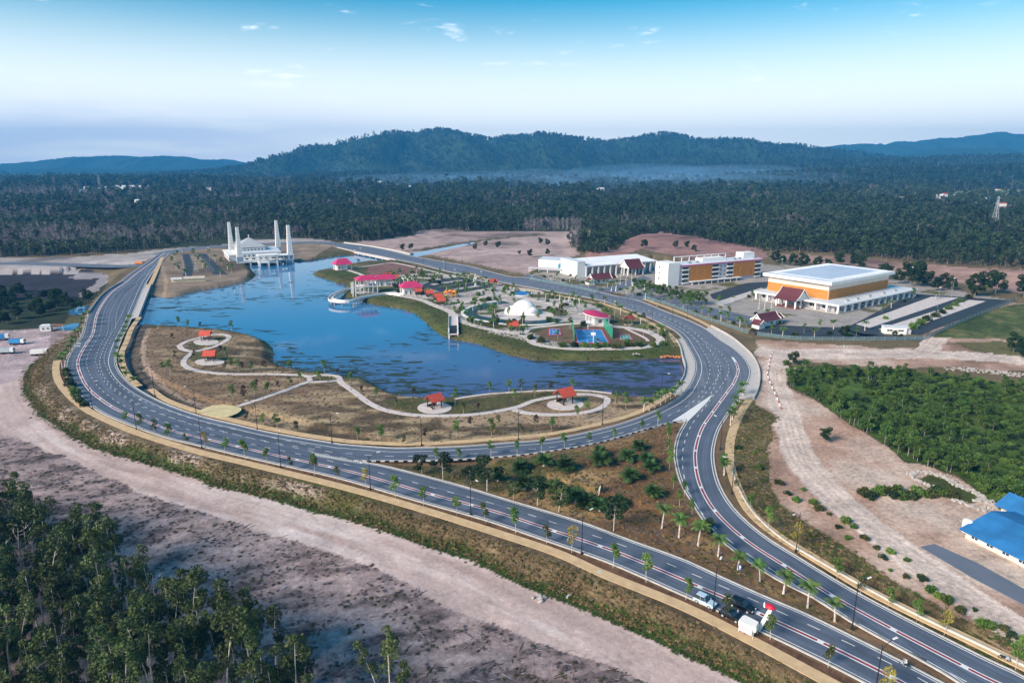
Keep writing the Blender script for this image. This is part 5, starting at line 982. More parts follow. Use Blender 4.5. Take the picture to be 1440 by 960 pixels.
# --- mosque on the lake
m0 = G(338, 370); mq = empty('mosque', (*m0, 0), R(28), 1, 'white lakeside mosque with grey pyramid roof and open terraces', 'mosque')
box('prayer_hall', 2, 25, 26, 51, -2, 9.6, M['white'], mq); MB().hip(2, 25, 26, 51, 9.62, 10.2, 1, 1.0).build('eaves', M['white'], mq)
MB().add([(.6, 24.6, 10.22), (26.4, 24.6, 10.22), (26.4, 52.4, 10.22), (.6, 52.4, 10.22), (13.5, 38.5, 18.2)], [(0, 1, 4), (1, 2, 4), (2, 3, 4), (3, 0, 4), (3, 2, 1, 0)]).build('pyramid_roof', M['grey_roof'], mq)
MB().tube([(13.5, 38.5, 18.1), (13.5, 38.5, 21)], [.25, .05], 6).sphere((13.5, 38.5, 19.6), .55, 8).build('finial', M['white'], mq)
box('front_wing', 3, 36, 10, 26-.02, -2, 6.6, M['white'], mq); box('front_wing_roof', 2.5, 36.5, 9.5, 25.9, 6.62, 7.1, M['white_roof'], mq)
box('side_wing', 25.02, 37, 26, 52, -2, 6.9, M['white'], mq); box('side_wing_roof', 25.1, 37.6, 25.95, 52.6, 6.92, 7.35, M['white_roof'], mq)
box('left_wing', -7, 1.98, 16, 60, -.4, 5.0, M['white'], mq); box('left_wing_roof', -8, 2.6, 15, 61, 5.02, 5.5, M['white'], mq)
windows([(4.5+i*3.6, 9.95, 3.8) for i in range(9)], 1.5, 1.5, mq); windows([(4+i*3, 25.95, 7.4) for i in range(7)], 1.2, 1.3, mq); windows([(-7.05, 57-i*6.5, .8) for i in range(7)], 3.2, 2.6, mq, R(-90)); windows([(5.5+i*5.5, 9.94, .2) for i in range(6)], 2.6, 2.4, mq)
box('terrace', -1, 44, -3, 9.9, .3, 1.1, M['white'], mq); box('portico_floor', 14, 29, -13, -3.02, 0.2, .9, M['white'], mq); box('portico_roof', 13, 30, -14, -2, 6.4, 7.2, M['white'], mq)
cols([(x_, y_) for x_ in (14.3, 21.5, 28.7) for y_ in (-13.3, -8, -3.4)], .5, -5, 6.4, mq); cols([(x_, y_) for x_ in (1, 8, 33, 38, 43.4) for y_ in (-2.4, 4, 9)], .45, -5, .3, mq)
box('boardwalk_roof', 30.02, 45, -3.5, 9, 4.6, 5.2, M['white'], mq); cols([(x_, -3) for x_ in (31, 36, 40.5, 44.4)], .35, 1.1, 4.6, mq)
for i, (x_, y_) in enumerate(((0, 0), (0, 60), (42, 60), (42, 0))):
    p = mq.matrix_basis @ Vector((x_, y_, 0)) if False else Vector((m0[0]+x_*math.cos(R(28))-y_*math.sin(R(28)), m0[1]+x_*math.sin(R(28))+y_*math.cos(R(28)), 0))
    t_ = empty('minaret', p, R(28), 1, ['tapered white minaret at the near left corner of the mosque', 'tapered white minaret at the far left corner of the mosque', 'tapered white minaret at the far right corner of the mosque', 'tapered white minaret at the lakeside right corner of the mosque'][i], 'minaret', 'minarets of the mosque')
    box('base', -2.6, 2.6, -2.6, 2.6, -4, 5.6, mat('pale_blue_tile', (.34, .42, .52), .5, .08, .3) if i == 0 else bpy.data.materials['pale_blue_tile'], t_)
    MB().loft([(-2.25, -2.25, 5.62), (2.25, -2.25, 5.62), (2.25, 2.25, 5.62), (-2.25, 2.25, 5.62)], [(-1.1, -1.1, 30), (1.1, -1.1, 30), (1.1, 1.1, 30), (-1.1, 1.1, 30)]).build('shaft', M['white'], t_)
    MB().box(-1.25, 1.25, -1.25, 1.25, 30.02, 30.7).build('cap', M['white'], t_)
    fl = MB()
    for k in range(8):
        z_ = 8+k*2.6; r_ = 2.25-1.15*(z_-5.6)/24.4; fl.box(-.35, .35, -r_-.07, -r_+.15, z_, z_+1.3); fl.box(-r_-.07, -r_+.15, -.35, .35, z_, z_+1.3)
    fl.build('slot', M['cream'], t_)
# ------------------------------------------------------------ park pavilions
def column_pavilion(px_, py_, w_, d_, hz_, roof_h, th, label, m_=None, walls=True, ncol=4, name='pavilion', base=0.0):
    g_ = empty(name, (*G(px_, py_), base), R(th), 1, label, 'pavilion'); x0_, x1_, y0_, y1_ = -w_/2, w_/2, -d_/2, d_/2
    box('floor', x0_, x1_, y0_, y1_, -3 if walls == 'stilts' else -.3, .3, M['paving'], g_)
    MB().hip(x0_, x1_, y0_, y1_, hz_, hz_+roof_h, min(d_/2, w_*.3), .9).build('roof', m_ or M['pink_roof'], g_)
    cols([(x_, y_) for x_ in np.linspace(x0_+.4, x1_-.4, ncol) for y_ in (y0_+.4, y1_-.4)], .24, .3, hz_+.1, g_)
    if walls: box('wall', x0_+1.2, x1_-w_*.35, y0_+1, y1_-1, .3, hz_-.3, M['white'], g_); windows([(x0_+2, y0_+.94, 1.0), (x0_+4.2, y0_+.94, 1.0)], 1.2, 1.6, g_)
    return g_
column_pavilion(482, 378.5, 13, 10, 4.6, 4.2, 30, 'pink-roofed white pavilion on the lake point near the far bridge', None, 'stilts')
g2 = column_pavilion(516, 411, 13, 10, 9.0, 2.6, 25, 'tall pink-roofed lookout on slender white columns over the boardwalk', None, False, 5); box('upper_floor', -6.5, 6.5, -5, 5, 4.4, 4.9, M['white'], g2); cols([(-10, -4), (-10, 0), (-8.4, -5), (-8.4, 2)], .3, -3, 7.5, g2)
g3 = column_pavilion(541, 401, 16, 10, 5, 2.8, 20, 'long pink-roofed pavilion with white pergola beside the lookout', None, True, 5)
for k in range(5):
    MB().box(9.4+k*3, 9.9+k*3, -5, 5, 4.0, 4.5).box(9.4+k*3, 9.9+k*3, -5, -4.4, 0, 3.99).box(9.4+k*3, 9.9+k*3, 4.4, 5, 0, 3.99).build('pergola_frame', M['white'], g3)
column_pavilion(578, 413, 13, 10, 5, 3.4, 20, 'pink hip-roofed white kiosk by the promenade', None, True, 4)
def gazebo(px_, py_, sc, th, label, group='red-roofed gazebos'):
    g_ = empty('gazebo', (*G(px_, py_), .12), R(th), sc, label, 'gazebo', group)
    gable_part('roof', -2.3, 2.3, -2.1, 2.1, 2.9, 4.9, M['red_roof'], g_, 'x', .35, .0) if False else MB().gable(-2.3, 2.3, -2.1, 2.1, 2.9, 5.0, .45, .18).build('roof', M['red_roof'], g_)
    MB().add([(-2.0, -1.9, 2.85), (-2.0, 1.9, 2.85), (-2.0, 0, 4.55)], [(0, 1, 2)]).add([(2.0, -1.9, 2.85), (2.0, 1.9, 2.85), (2.0, 0, 4.55)], [(0, 1, 2)]).build('gable', M['wood'], g_)
    me_ = MB().box(-.13, .13, -.13, .13, 0, 3.0).mesh('post', M['wood'])
    for x_ in (-1.8, 1.8):
        for y_ in (-1.6, 1.6): o = inst('post', me_, g_); o.location = (x_, y_, 0)
    be = MB().box(-1.6, 1.6, 1.2, 1.75, .4, .52).box(-1.6, 1.6, 1.75, 1.83, .5, 1.0).box(-1.7, -1.2, -1.4, 1.2, .4, .52).mesh('bench', M['wood']); inst('bench', be, g_)
    MB().box(-2.1, 2.1, -1.9, 1.9, -.1, .1).build('floor', M['concrete'], g_); MB().box(-.6, .6, -.4, .4, .65, .75).box(-.12, .12, -.12, .12, .1, .65).build('table', M['wood'], g_); return g_
gazebo(611, 573, 1.0, 40, 'red-roofed gazebo on the round paving by the lake shore'); gazebo(794, 567, 1.15, 35, 'red-roofed gazebo inside the looped lawn path near the right bridge')
gazebo(290, 478.5, .95, 5, 'red-roofed gazebo inside the upper peninsula loop'); gazebo(296, 507.5, .95, 8, 'red-roofed gazebo inside the lower peninsula loop')
gazebo(721, 465, 1.0, 15, 'red-roofed gazebo below the white dome'); gazebo(884, 456, 1.05, 60, 'red-roofed gazebo right of the maroon pavilion')
for i, p in enumerate(((568,411),(588,415),(604,418),(616,423),(620,429),(546,392),(556,395),(693,402))): gazebo(*p, [.9, .9, .95, .95, .95, .9, .9, 1.0][i], 20, ['small red kiosk left of the pink hip-roofed kiosk', 'small red kiosk right of the pink hip-roofed kiosk', 'red-roofed stall between kiosk and pier plaza', 'red-roofed stall second from the pier plaza', 'red-roofed stall at the pier plaza', 'small red roof behind the tall lookout', 'small red roof behind the long pink pavilion', 'red-roofed gazebo at the park car park end'][i], 'red promenade kiosks')
# oval maroon pavilion by the courts
g_ = empty('oval_pavilion', (*G(839, 455), 0), R(12), 1, 'white pavilion with curved crimson oval roof above the ball courts', 'pavilion'); n = 28
ov = [((7.6)*math.cos(2*math.pi*k/n), 5.4*math.sin(2*math.pi*k/n)) for k in range(n)]; rm = MB()
rm.v = [(0, .5, 6.6)]+[(p[0]*.55, p[1]*.55, 6.2-.12*p[0]+.10*p[1]) for p in ov]+[(p[0], p[1], 5.2-.16*p[0]+.12*p[1]) for p in ov]+[(p[0], p[1], 4.8-.16*p[0]+.12*p[1]) for p in ov]
rm.f = [(0, 1+i, 1+(i+1) % n) for i in range(n)]+[(1+i, 1+n+i, 1+n+(i+1) % n, 1+(i+1) % n) for i in range(n)]+[(1+n+i, 1+2*n+i, 1+2*n+(i+1) % n, 1+n+(i+1) % n) for i in range(n)]+[tuple(range(1+3*n-1, 2*n, -1))]; rm.m = [0]*2*n+[1]*n+[1]
rm.build('roof', [M['pink_roof'], M['white']], g_); box('wall', -2, 6.2, -2.6, 2.6, 0, 3.7, M['white'], g_); cols([(-5.2, -2.6), (-5.2, 2.4), (-2.6, -3.6), (3, -3.9), (6, -2)], .25, 0, 4.4, g_); windows([(0, -2.65, .9), (3.4, -2.65, .9)], 1.8, 1.8, g_); box('floor', -7, 7, -5, 5, -.2, .1, M['paving'], g_)
# white dome hall
g_ = empty('dome_hall', (*G(737, 441.5), 0), R(0), 1, 'white bubble-shaped dome hall in the middle of the park', 'dome')
MB().sphere((0, 3, 0), (7.6, 6.6, 7.6), 28, 0, True).build('shell', M['white'], g_); MB().sphere((-5.5, 2, 0), (6.2, 5, 4.6), 22, 0, True).build('side_lobe', M['white'], g_); MB().sphere((4.4, 0, 0), (4.3, 4.4, 4.2), 20, 0, True).build('entrance_lobe', M['white'], g_)
for x_ in (-7.6, -5.6, -3.7): 
    p = MB().sphere((x_, -1.75+.12*abs(x_+5.6), 1.5), (.42, .35, 1.0), 10); p.build('window', M['glass'], g_)
MB().sphere((4.6, -3.0, 1.8), (2.4, 1.5, 1.2), 14).build('entrance_glass', M['lilac'], g_); MB().sphere((-.6, -3.2, 1.1), (.7, .6, 1.1), 10).build('door', M['glass'], g_)
blob('dome_terrace', 737, 444, 42, 8.5, .16, W_, label='pale round terrace under the white dome')
path('moat_water', [(712,424.5),(690,428.5),(670,433.5),(660,439.5),(668,445),(690,449),(712,451.8),(740,453.2),(765,452.2),(788,449)], 6.5, .17, M['pool'], 'dark curved moat round the dome terrace')
path('moat_rim', [(712,421.8),(686,425.8),(662,431.6),(650,439.5),(660,447.2),(690,453),(712,456),(740,457.2),(768,456),(792,452)], 1.6, .3, M['white'], 'white rim wall round the moat')
blob('round_pool', 733, 412.5, 13, 3.2, .22, M['court_blue'], label='small round blue pool by the road'); path('pool_rim', [G(733+14.5*math.cos(a_), 412.5+3.8*math.sin(a_)) for a_ in np.linspace(0, 6.28, 24, endpoint=False)], 1.2, .4, M['white'], 'white rim of the round pool', True) if False else path('pool_rim', np.array([G(733+14.5*math.cos(a_), 412.5+3.8*math.sin(a_)) for a_ in np.linspace(0, 6.2831, 25)]), 1.2, .4, M['white'], 'white rim of the round pool')
# park paths, terraces, car park
for P_, wd in (([(503,407.5),(520,398),(545,393),(580,390),(620,393)], 3), ([(560,415.5),(590,421),(612,430),(632,438),(650,452),(672,459),(700,465),(735,471),(755,484),(800,490),(850,490.5),(900,489),(925,483),(928,476),(912,467),(885,461),(850,458.5)], 4.2), ([(735,471),(745,462),(775,458),(815,455),(850,458.5)], 3.6), ([(640,430),(668,421),(700,415),(740,420),(775,427),(800,432),(820,442)], 3.6), ([(690,412),(715,405),(745,407),(775,414)], 2.4), ([(540,371),(515,374.5),(500,377),(488,379)], 2.4), ([(490,380),(505,385),(512,388)], 3), ([(542,370.5),(556,370),(580,375),(606,381),(640,390)], 2.2), ([(880,462),(905,474),(912,480)], 1.6)):
    path('park_path', P_, wd, .135, W_, f'pale paved park path on the east bank, {["behind the lookout","the long promenade","round the courts","past the kiosks","behind the round pool","along the far bridge","to the lake point","round the bare mound","by the green court"][len([o for o in bpy.data.objects if o.name.startswith("park_path")])-6]}')
def lot(P_, label, m_=None, z=.10, nm='car_park'): return sheet(nm, Gs(P_), z, m_ or M['asphalt_new'], label=label)
lot([(592,402),(604,396),(645,389),(690,399),(692,404),(662,409),(640,413),(618,410)], 'dark asphalt car park of the lakeside park')
LOTP = MB()
for k, (a_, b_) in enumerate((((608,400.5),(652,394)),((618,404),(664,397.5)),((630,408.5),(674,402)))):
    pa, pb = G3(*a_), G3(*b_); d_ = (pb-pa).normalized(); nn = Vector((-d_.y, d_.x, 0)); P_ = [pa+nn*2.2, pb+nn*2.2, pb-nn*2.2, pa-nn*2.2]
    sheet('parking_bays', [(p.x, p.y) for p in P_], .22, M['concrete'] if k != 1 else M['grass'], label=['pale parking bays nearest the road', 'green planted strip in the park car park', 'pale parking bays nearest the kiosks'][k], thick=.2)
lot([(255,357.5),(265,357),(273,372),(269,389),(257,389),(260,373)], 'left dark lane of the mosque car park'); lot([(278,357),(290,357),(316,383),(322,386),(300,386),(284,364)], 'right dark lane of the mosque car park')
for k in range(12):
    for a_, b_ in (((258.5+.3*k, 359+k*2.2), (254+.3*k, 359.4+k*2.2)), ((285+k*1.6, 360+k*1.9), (279+k*1.6, 360.4+k*1.9)), ((267+k*.5, 359+k*2.1), (273+k*.6, 359.3+k*2.1))):
        pa, pb = G3(*a_, .16), G3(*b_, .16); LOTP.add([pa, pb, pb+Vector((0, .7, 0)), pa+Vector((0, .7, 0))], [(0, 1, 2, 3)])
lot([(1208,452),(1282,413),(1425,422.5),(1292,471),(1265,469),(1215,473),(1185,463)], 'dark asphalt car park right of the big hall')
for P_, lb in (([(1204,456),(1310,417.5),(1348,419),(1224,461)], 'wide pale parking bays nearest the hall'), ([(1236,463),(1363,422),(1386,424),(1262,469)], 'pale parking bays along the hedge')): sheet('parking_bays', Gs(P_), .24, M['paving'], label=lb, thick=.2)
for i in range(15):
    for A_, B_, C_, D_ in (((1204,456),(1310,417.5),(1348,419),(1224,461)), ((1236,463),(1363,422),(1386,424),(1262,469))):
        t = (i+.5)/15; pa = G3(*A_, .26).lerp(G3(*B_, .26), t); pb = G3(*D_, .26).lerp(G3(*C_, .26), t); d_ = (pb-pa).normalized(); nn = Vector((-d_.y, d_.x, 0))*.12
        LOTP.add([pa+nn, pa-nn, pb-nn, pb+nn], [(0, 1, 2, 3)])
lot([(1062,461),(1075,456),(1110,458),(1180,461),(1215,470),(1300,474),(1296,479),(1190,476),(1120,476),(1060,471)], 'dark access road below the hall'); lot([(998,414),(1050,398),(1082,396),(1078,404),(1020,424),(1002,420)], 'dark parking lane in front of the screened block')
sheet('parking_bays', Gs([(1004,426),(1070,405),(1078,408),(1018,430)]), .22, M['concrete'], label='pale parking bays in front of the screened block', thick=.2)
lot([(868,418),(905,410),(930,416),(1000,432),(1060,446),(1075,452),(1062,459),(985,441),(925,425),(900,423)], 'grey compound road above the far road', M['asphalt_old']); lot([(740,385),(790,398),(850,405),(905,388),(915,392),(860,412),(790,404),(738,391)], 'grey forecourt lane in front of the long hall', M['asphalt_old'])
tag(LOTP.build('bay_marking', M['paint']), 'white parking bay lines', kind='structure')
# ball courts
def court(nm, P_, m_out, m_in, label, pad=.14):
    c_ = Gs(P_).mean(0); Q = Gs(P_); big = c_+(Q-c_)*(1+pad); big2 = c_+(Q-c_)*(1+pad*.2)
    g_ = sheet(nm, big, .20, m_out, 'thing', label, 'court'); g_['kind'] = 'thing'; a, b_, c, d = [Vector((*q, .215)) for q in Q]
    sheet('playing_field', Q, .208, m_in, kind=None).parent = g_; ln_ = MB()
    def seg(p, q, w_=.16):
        d_ = (q-p).normalized(); nn = Vector((-d_.y, d_.x, 0))*w_/2; ln_.add([p+nn, p-nn, q-nn, q+nn], [(0, 1, 2, 3)])
    for p, q in ((a, b_), (b_, c), (c, d), (d, a), (a.lerp(d, .5), b_.lerp(c, .5))): seg(p, q)
    cc = (a+c)/2; r_ = (b_-a).length*.13
    for k in range(20): seg(cc+Vector((math.cos(k*.314), math.sin(k*.314), 0))*r_, cc+Vector((math.cos(k*.314+.314), math.sin(k*.314+.314), 0))*r_)
    for (p, q, s_) in ((a, b_, d-a), (d, c, a-d)):
        s_ = s_.normalized()*5.8; k0, k1 = p.lerp(q, .32), p.lerp(q, .68); seg(k0, k0+s_); seg(k1, k1+s_); seg(k0+s_, k1+s_)
    ln_.build('line_marking', M['paint'], g_); return g_, (a, b_, c, d)
gc, (ca, cb, cc_, cd) = court('ball_court', [(809,464),(845,464),(855,482),(813,482)], M['court_red'], M['court_blue'], 'big blue ball court with dark red border')
court('ball_court', [(773,463),(786,463),(788,470.5),(773,471)], M['court_red'], M['court_blue'], 'small blue court left of the big ball court', .3); court('ball_court', [(872,471.5),(884,471),(888,477.5),(873,478)], M['court_red'], M['court_green'], 'small green court right of the big ball court', .34)
for i, (p, q) in enumerate(((ca.lerp(cb, .5), cd-ca), (cd.lerp(cc_, .5), ca-cd))):
    g_ = empty('basketball_hoop', (p.x, p.y, .2), math.atan2(q.y, q.x), 1.25, ['white basketball hoop at the far end of the big court', 'white basketball hoop at the near end of the big court'][i], 'hoop', 'hoops of the big court')
    MB().tube([(-1, 0, 0), (-1, 0, 2.6), (.1, 0, 3.2)], .13, 6).build('post', M['white'], g_); MB().box(.1, .18, -.9, .9, 2.8, 3.9).build('backboard', M['white'], g_)
    MB().tube([(.2+.23+.23*math.cos(a_), .23*math.sin(a_), 3.05) for a_ in np.linspace(math.pi, 3*math.pi, 11)], .02, 4).build('rim', M['orange_paint'], g_)
for i, (p, q) in enumerate((((805,461),(807.5,480)), ((849,459.5),(861,476.5)))):
    a, b_ = G3(*p, .1), G3(*q, .1); d_ = b_-a; g_ = empty('court_net', a, math.atan2(d_.y, d_.x), 1, ['green ball-stop net left of the big court', 'green ball-stop net right of the big court'][i], 'net', 'ball-stop nets'); L_ = d_.length; n_ = 7
    me_ = MB().tube([(0, 0, 0), (0, 0, 5.2)], .07, 5).mesh('pole', M['net'])
    for k in range(n_): o = inst('pole', me_, g_); o.location = (L_*k/(n_-1), 0, 0)
    nb = MB()
    for k in range(14): nb.box(0, L_, -.03, .03, .2+k*.36, .42+k*.36)
    nb.build('netting', M['net'], g_)
# orange playground, white fins, columns
for i, p in enumerate(((627,419),(634,417.5),(640,418))):
    g_ = empty('play_frame', (*G(*p), .1), R(30*i), 1.2, ['orange climbing frame nearest the red stalls', 'orange climbing frame in the middle of the playground', 'orange climbing frame furthest from the red stalls'][i], 'playground'); 
    me_ = MB().box(-.1, .1, -.1, .1, 0, 3).mesh('post', M['orange_paint'])
    for x_, y_ in ((-1, -1), (1, -1), (1, 1), (-1, 1)): o = inst('post', me_, g_); o.location = (x_, y_, 0)
    box('deck', -1.1, 1.1, -1.1, 1.1, 1.4, 1.55, M['yellow'], g_); MB().hip(-1.1, 1.1, -1.1, 1.1, 3, 4.1, 1.0, .2).build('roof', M['orange_paint'], g_); MB().loft([(1.1, -.4, 1.5), (1.1, .4, 1.5), (1.1, .4, 1.4), (1.1, -.4, 1.4)], [(3.4, -.4, .3), (3.4, .4, .3), (3.4, .4, .2), (3.4, -.4, .2)]).build('slide', M['yellow'], g_)
FIN = MB().loft([(-.9, -.3, 0), (.9, -.3, 0), (.9, .3, 0), (-.9, .3, 0)], [(.5, -.2, 6.2), (1.0, -.2, 6.2), (1.0, .2, 6.2), (.5, .2, 6.2)]).mesh('white_fin', M['white'])
for i, p in enumerate(((667,397),(669,402),(685,400),(646,391),(641,390),(787,423.5),(794,424.5),(800,425.5),(807,427),(813,428),(860,409.5),(866,409.5),(889,404),(894,405),(906,407.5),(911,407))):
    o = bpy.data.objects.new('white_fin', FIN); COL.objects.link(o); o.location = (*G(*p), .1); o.rotation_euler = (0, 0, R(20+25*(i % 3))); s_ = 1.0 if i in (0, 1) else .62; o.scale = (s_, s_, s_)
    tag(o, 'white tapered fin sculpture '+['tallest by the car park exit', 'beside the tallest fin at the car park exit', 'at the car park corner by the road', 'by the park entrance wall', 'left of the park entrance wall', 'first in the row behind the dome', 'second in the row behind the dome', 'third in the row behind the dome', 'fourth in the row behind the dome', 'last in the row behind the dome', 'at the junction below the gatehouse', 'right of the junction below the gatehouse', 'left of the compound gate', 'at the compound gate', 'right of the compound gate', 'beyond the compound gate'][i], 'sculpture', 'white fin sculptures')
# terraced steps by the dome
for k in range(6): sheet('terrace_step', Gs([(797-k*2,440.5-k*2.6),(813-k*1.5,439-k*2.6),(814-k*1.5,440.3-k*2.6),(798-k*2,441.9-k*2.6)]), .45+.2*k, M['paving'], kind='structure', label='curved pale terrace step behind the courts', thick=.4+.2*k)
# boardwalk and pier over the water
BW = smooth_line(Gs([(500,405.6),(485,409),(472,414.5),(465.5,419.5),(467,423),(481,425),(495,424),(510,419),(528,416),(546,414),(565,415.8)]), 2.0); NB = normals2(BW)
bw = empty('boardwalk', (*BW[0], 0), 0, 1, 'curved white boardwalk looping over the lake below the lookout', 'boardwalk'); o0 = np.array(BW[0])
def ribbon_box(nm, Pl, off, wd, z0, z1, m_, parent, org):
    Nn = normals2(Pl); A = Pl+Nn*(off-wd/2)-org; B = Pl+Nn*(off+wd/2)-org; k = len(Pl); mb = MB()
    mb.v = [(*p, z0) for p in A]+[(*p, z1) for p in A]+[(*p, z1) for p in B]+[(*p, z0) for p in B]
    for r_ in range(4): mb.f += [(r_*k+i, r_*k+i+1, ((r_+1) % 4)*k+i+1, ((r_+1) % 4)*k+i) for i in range(k-1)]
    mb.f += [(0, k, 2*k, 3*k), (k-1, 4*k-1, 3*k-1, 2*k-1)]; mb.m = [0]*len(mb.f); return mb.build(nm, m_, parent)
ribbon_box('deck', BW, 0, 3.2, -.35, .25, M['paving'], bw, o0); ribbon_box('railing', BW, 1.55, .12, .26, 1.15, M['white'], bw, o0); ribbon_box('railing', BW, -1.55, .12, .26, 1.15, M['white'], bw, o0)
me_ = MB().tube([(0, 0, -6), (0, 0, -.36)], .25, 6).mesh('pile', M['concrete'])
for p in BW[::3]: o = inst('pile', me_, bw); o.location = (p[0]-o0[0], p[1]-o0[1], 0)
pa, pb = G3(637.5, 452), G3(637.5, 470); d_ = pb-pa; pr = empty('lake_pier', pa, math.atan2(d_.y, d_.x), 1, 'straight white pier ending in a dark gate over the lake', 'pier'); L_ = d_.length
box('deck', -18, L_, -2.6, 2.6, -.3, .28, M['paving'], pr); box('railing', -12, L_, -2.58, -2.42, .29, 1.3, M['white'], pr); box('railing', -12, L_, 2.42, 2.58, .29, 1.3, M['white'], pr); cols([(x_, y_) for x_ in (L_-.5, L_-6, L_-12) for y_ in (-2.2, 2.2)], .28, -6, -.31, pr, None, 'pile'); cols([(L_-.4, -2.2), (L_-.4, 2.2)], .2, .28, 3.4, pr, None, 'post'); box('dark_gate', L_-6, L_-5.8, -1.9, 1.9, .3, 3.2, M['glass'], pr); box('ramp', L_-5.7, L_-.6, -1.7, 1.7, .29, .36, M['pole'], pr)
# ------------------------------------------------------------ bridges
def bridge(P, Q, label, walk, n_p, name='road_bridge', zt=.05):
    """deck slab under the road between edge lines P and Q with parapets and piers"""
    P = resample(P, 40); Q = resample(Q, 40); org = P[0]; g_ = empty(name, (*org, 0), 0, 1, label, 'bridge'); mb = MB(); k = 40
    rows = [(P, -1.4), (P, zt), (Q, zt), (Q, -1.4)]
    for pts_, z_ in rows: mb.v += [(p[0]-org[0], p[1]-org[1], z_) for p in pts_]
    for r_ in range(4): mb.f += [(r_*k+i, r_*k+i+1, ((r_+1) % 4)*k+i+1, ((r_+1) % 4)*k+i) for i in range(k-1)]
    mb.f += [(0, k, 2*k, 3*k), (k-1, 4*k-1, 3*k-1, 2*k-1)]; mb.m = [0]*len(mb.f); mb.build('deck', M['concrete'], g_)
    for pts_ in (P, Q):
        ribbon_box('parapet', pts_, 0, .3, zt+.01, .95, M['concrete'], g_, org); me_ = MB().tube([(0, 0, -8), (0, 0, -1.41)], .5, 8).mesh('pier', M['concrete'])
        for p in resample(pts_, n_p+2)[1:-1]:
            o = inst('pier', me_, g_); d_ = (P.mean(0) if pts_ is Q else Q.mean(0))-p; d_ = d_/np.hypot(*d_)*1.2; o.location = (p[0]-org[0]+d_[0], p[1]-org[1]+d_[1], 0)
    return g_
bridge(smooth_line(Gs([(171,397),(146,413),(124,441)]), 4), smooth_line(Gs([(213,400),(205,420),(195,446)]), 4), 'pale concrete road bridge at the left end of the lake', 0, 5)
sheet('bridge_walk', np.vstack([Gs([(201,407),(189,437),(183,449)]), Gs([(195,446),(204,421),(211,402)])]), .14, M['concrete'], label='pale walkway on the lake side of the left bridge', thick=.2)
WL = smooth_line(Gs([(951,478),(957,490),(960,503),(963.5,516),(961,531),(953,543),(944,554)]), 3)
bridge(WL, smooth_line(Gs([(1000,459),(1027,474),(1048,491),(1060,504),(1068,523),(1067,545),(1060,562)]), 3), 'curved concrete road bridge at the right end of the lake', 0, 7)
iA, iB = near_i(BRUP, G(962,562) if False else G(962,552)), near_i(BRUP, G(957,473)); strip('bridge_walk', WL[::-1], offset(BRUP[iA:iB], -su*.45), .15, M['concrete'], 60, 'wide pale walkway beside the lake on the right bridge')
jA, jB = near_i(EO, G(1046,548)), near_i(EO, G(995,464)); strip('bridge_walk', smooth_line(Gs([(1059,562),(1066.5,545),(1067.5,523),(1059.5,504.5),(1047.5,491.5),(1026.5,474.5),(1000,459.6)]), 3), offset(EO[jA:jB], -se*.45), .15, M['concrete'], 60, 'wide pale walkway on the outer side of the right bridge')
bridge(smooth_line(Gs([(484,341.5),(520,346.5),(560,353.5),(577,358)]), 4), smooth_line(Gs([(474,348.5),(500,354.5),(530,360.5),(556,366)]), 4), 'far road bridge on pale piers behind the lake', 0, 9)
# wall at the mosque garden, orange work area, chute
q0, q1 = G3(241, 397), G3(289, 395); g_ = empty('garden_wall', q0, math.atan2(q1.y-q0.y, q1.x-q0.x), 1, 'long cream sign wall on the lawn of the mosque', 'wall'); L_ = (q1-q0).length; box('wall', 0, L_, 0, .6, -.3, 2.6, mat('pale_cream', (.70, .62, .45), .8, .06, .3), g_); box('coping', -.2, L_+.2, -.15, .75, 2.61, 2.85, M['white'], g_); box('raised_block', 0, 7.5, -1.2, -.01, 2.0, 3.4, M['white'], g_); box('raised_block', 8.5, L_, -1.2, -.01, 2.2, 3.9, M['cream'], g_)
# ------------------------------------------------------------ blue-roofed sheds, tank
O2 = Vector((*G(1353, 744, 1.9), 0)); E2 = Vector((*G(1440, 787, 1.9), 0)); th = math.atan2(E2.y-O2.y, E2.x-O2.x)
def blue_shed(O, th, L_, Wd, label, h=1.9):
    g_ = empty('blue_shed', O, th, 1, label, 'shed'); MB().gable(0, L_, 0, Wd, h, h+2.4, .5, .12).build('roof', M['blue_roof'], g_); rb = MB()
    for k in range(int(L_/.9)):
        x_ = k*.9; rb.add([(x_, -.45, h+.02), (x_+.1, -.45, h+.02), (x_+.1, Wd/2, h+2.46), (x_, Wd/2, h+2.46)], [(0, 1, 2, 3)]); rb.add([(x_, Wd+.45, h+.02), (x_+.1, Wd+.45, h+.02), (x_+.1, Wd/2, h+2.46), (x_, Wd/2, h+2.46)], [(3, 2, 1, 0)])
    rb.build('roof_rib', M['blue_roof'], g_); box('wall', .6, L_-.4, .6, Wd-.6, -.5, h-.1, M['cream'], g_); windows([(2+i*3.4, .55, .7) for i in range(int(L_/3.6))], 1.4, .8, g_)
    return g_
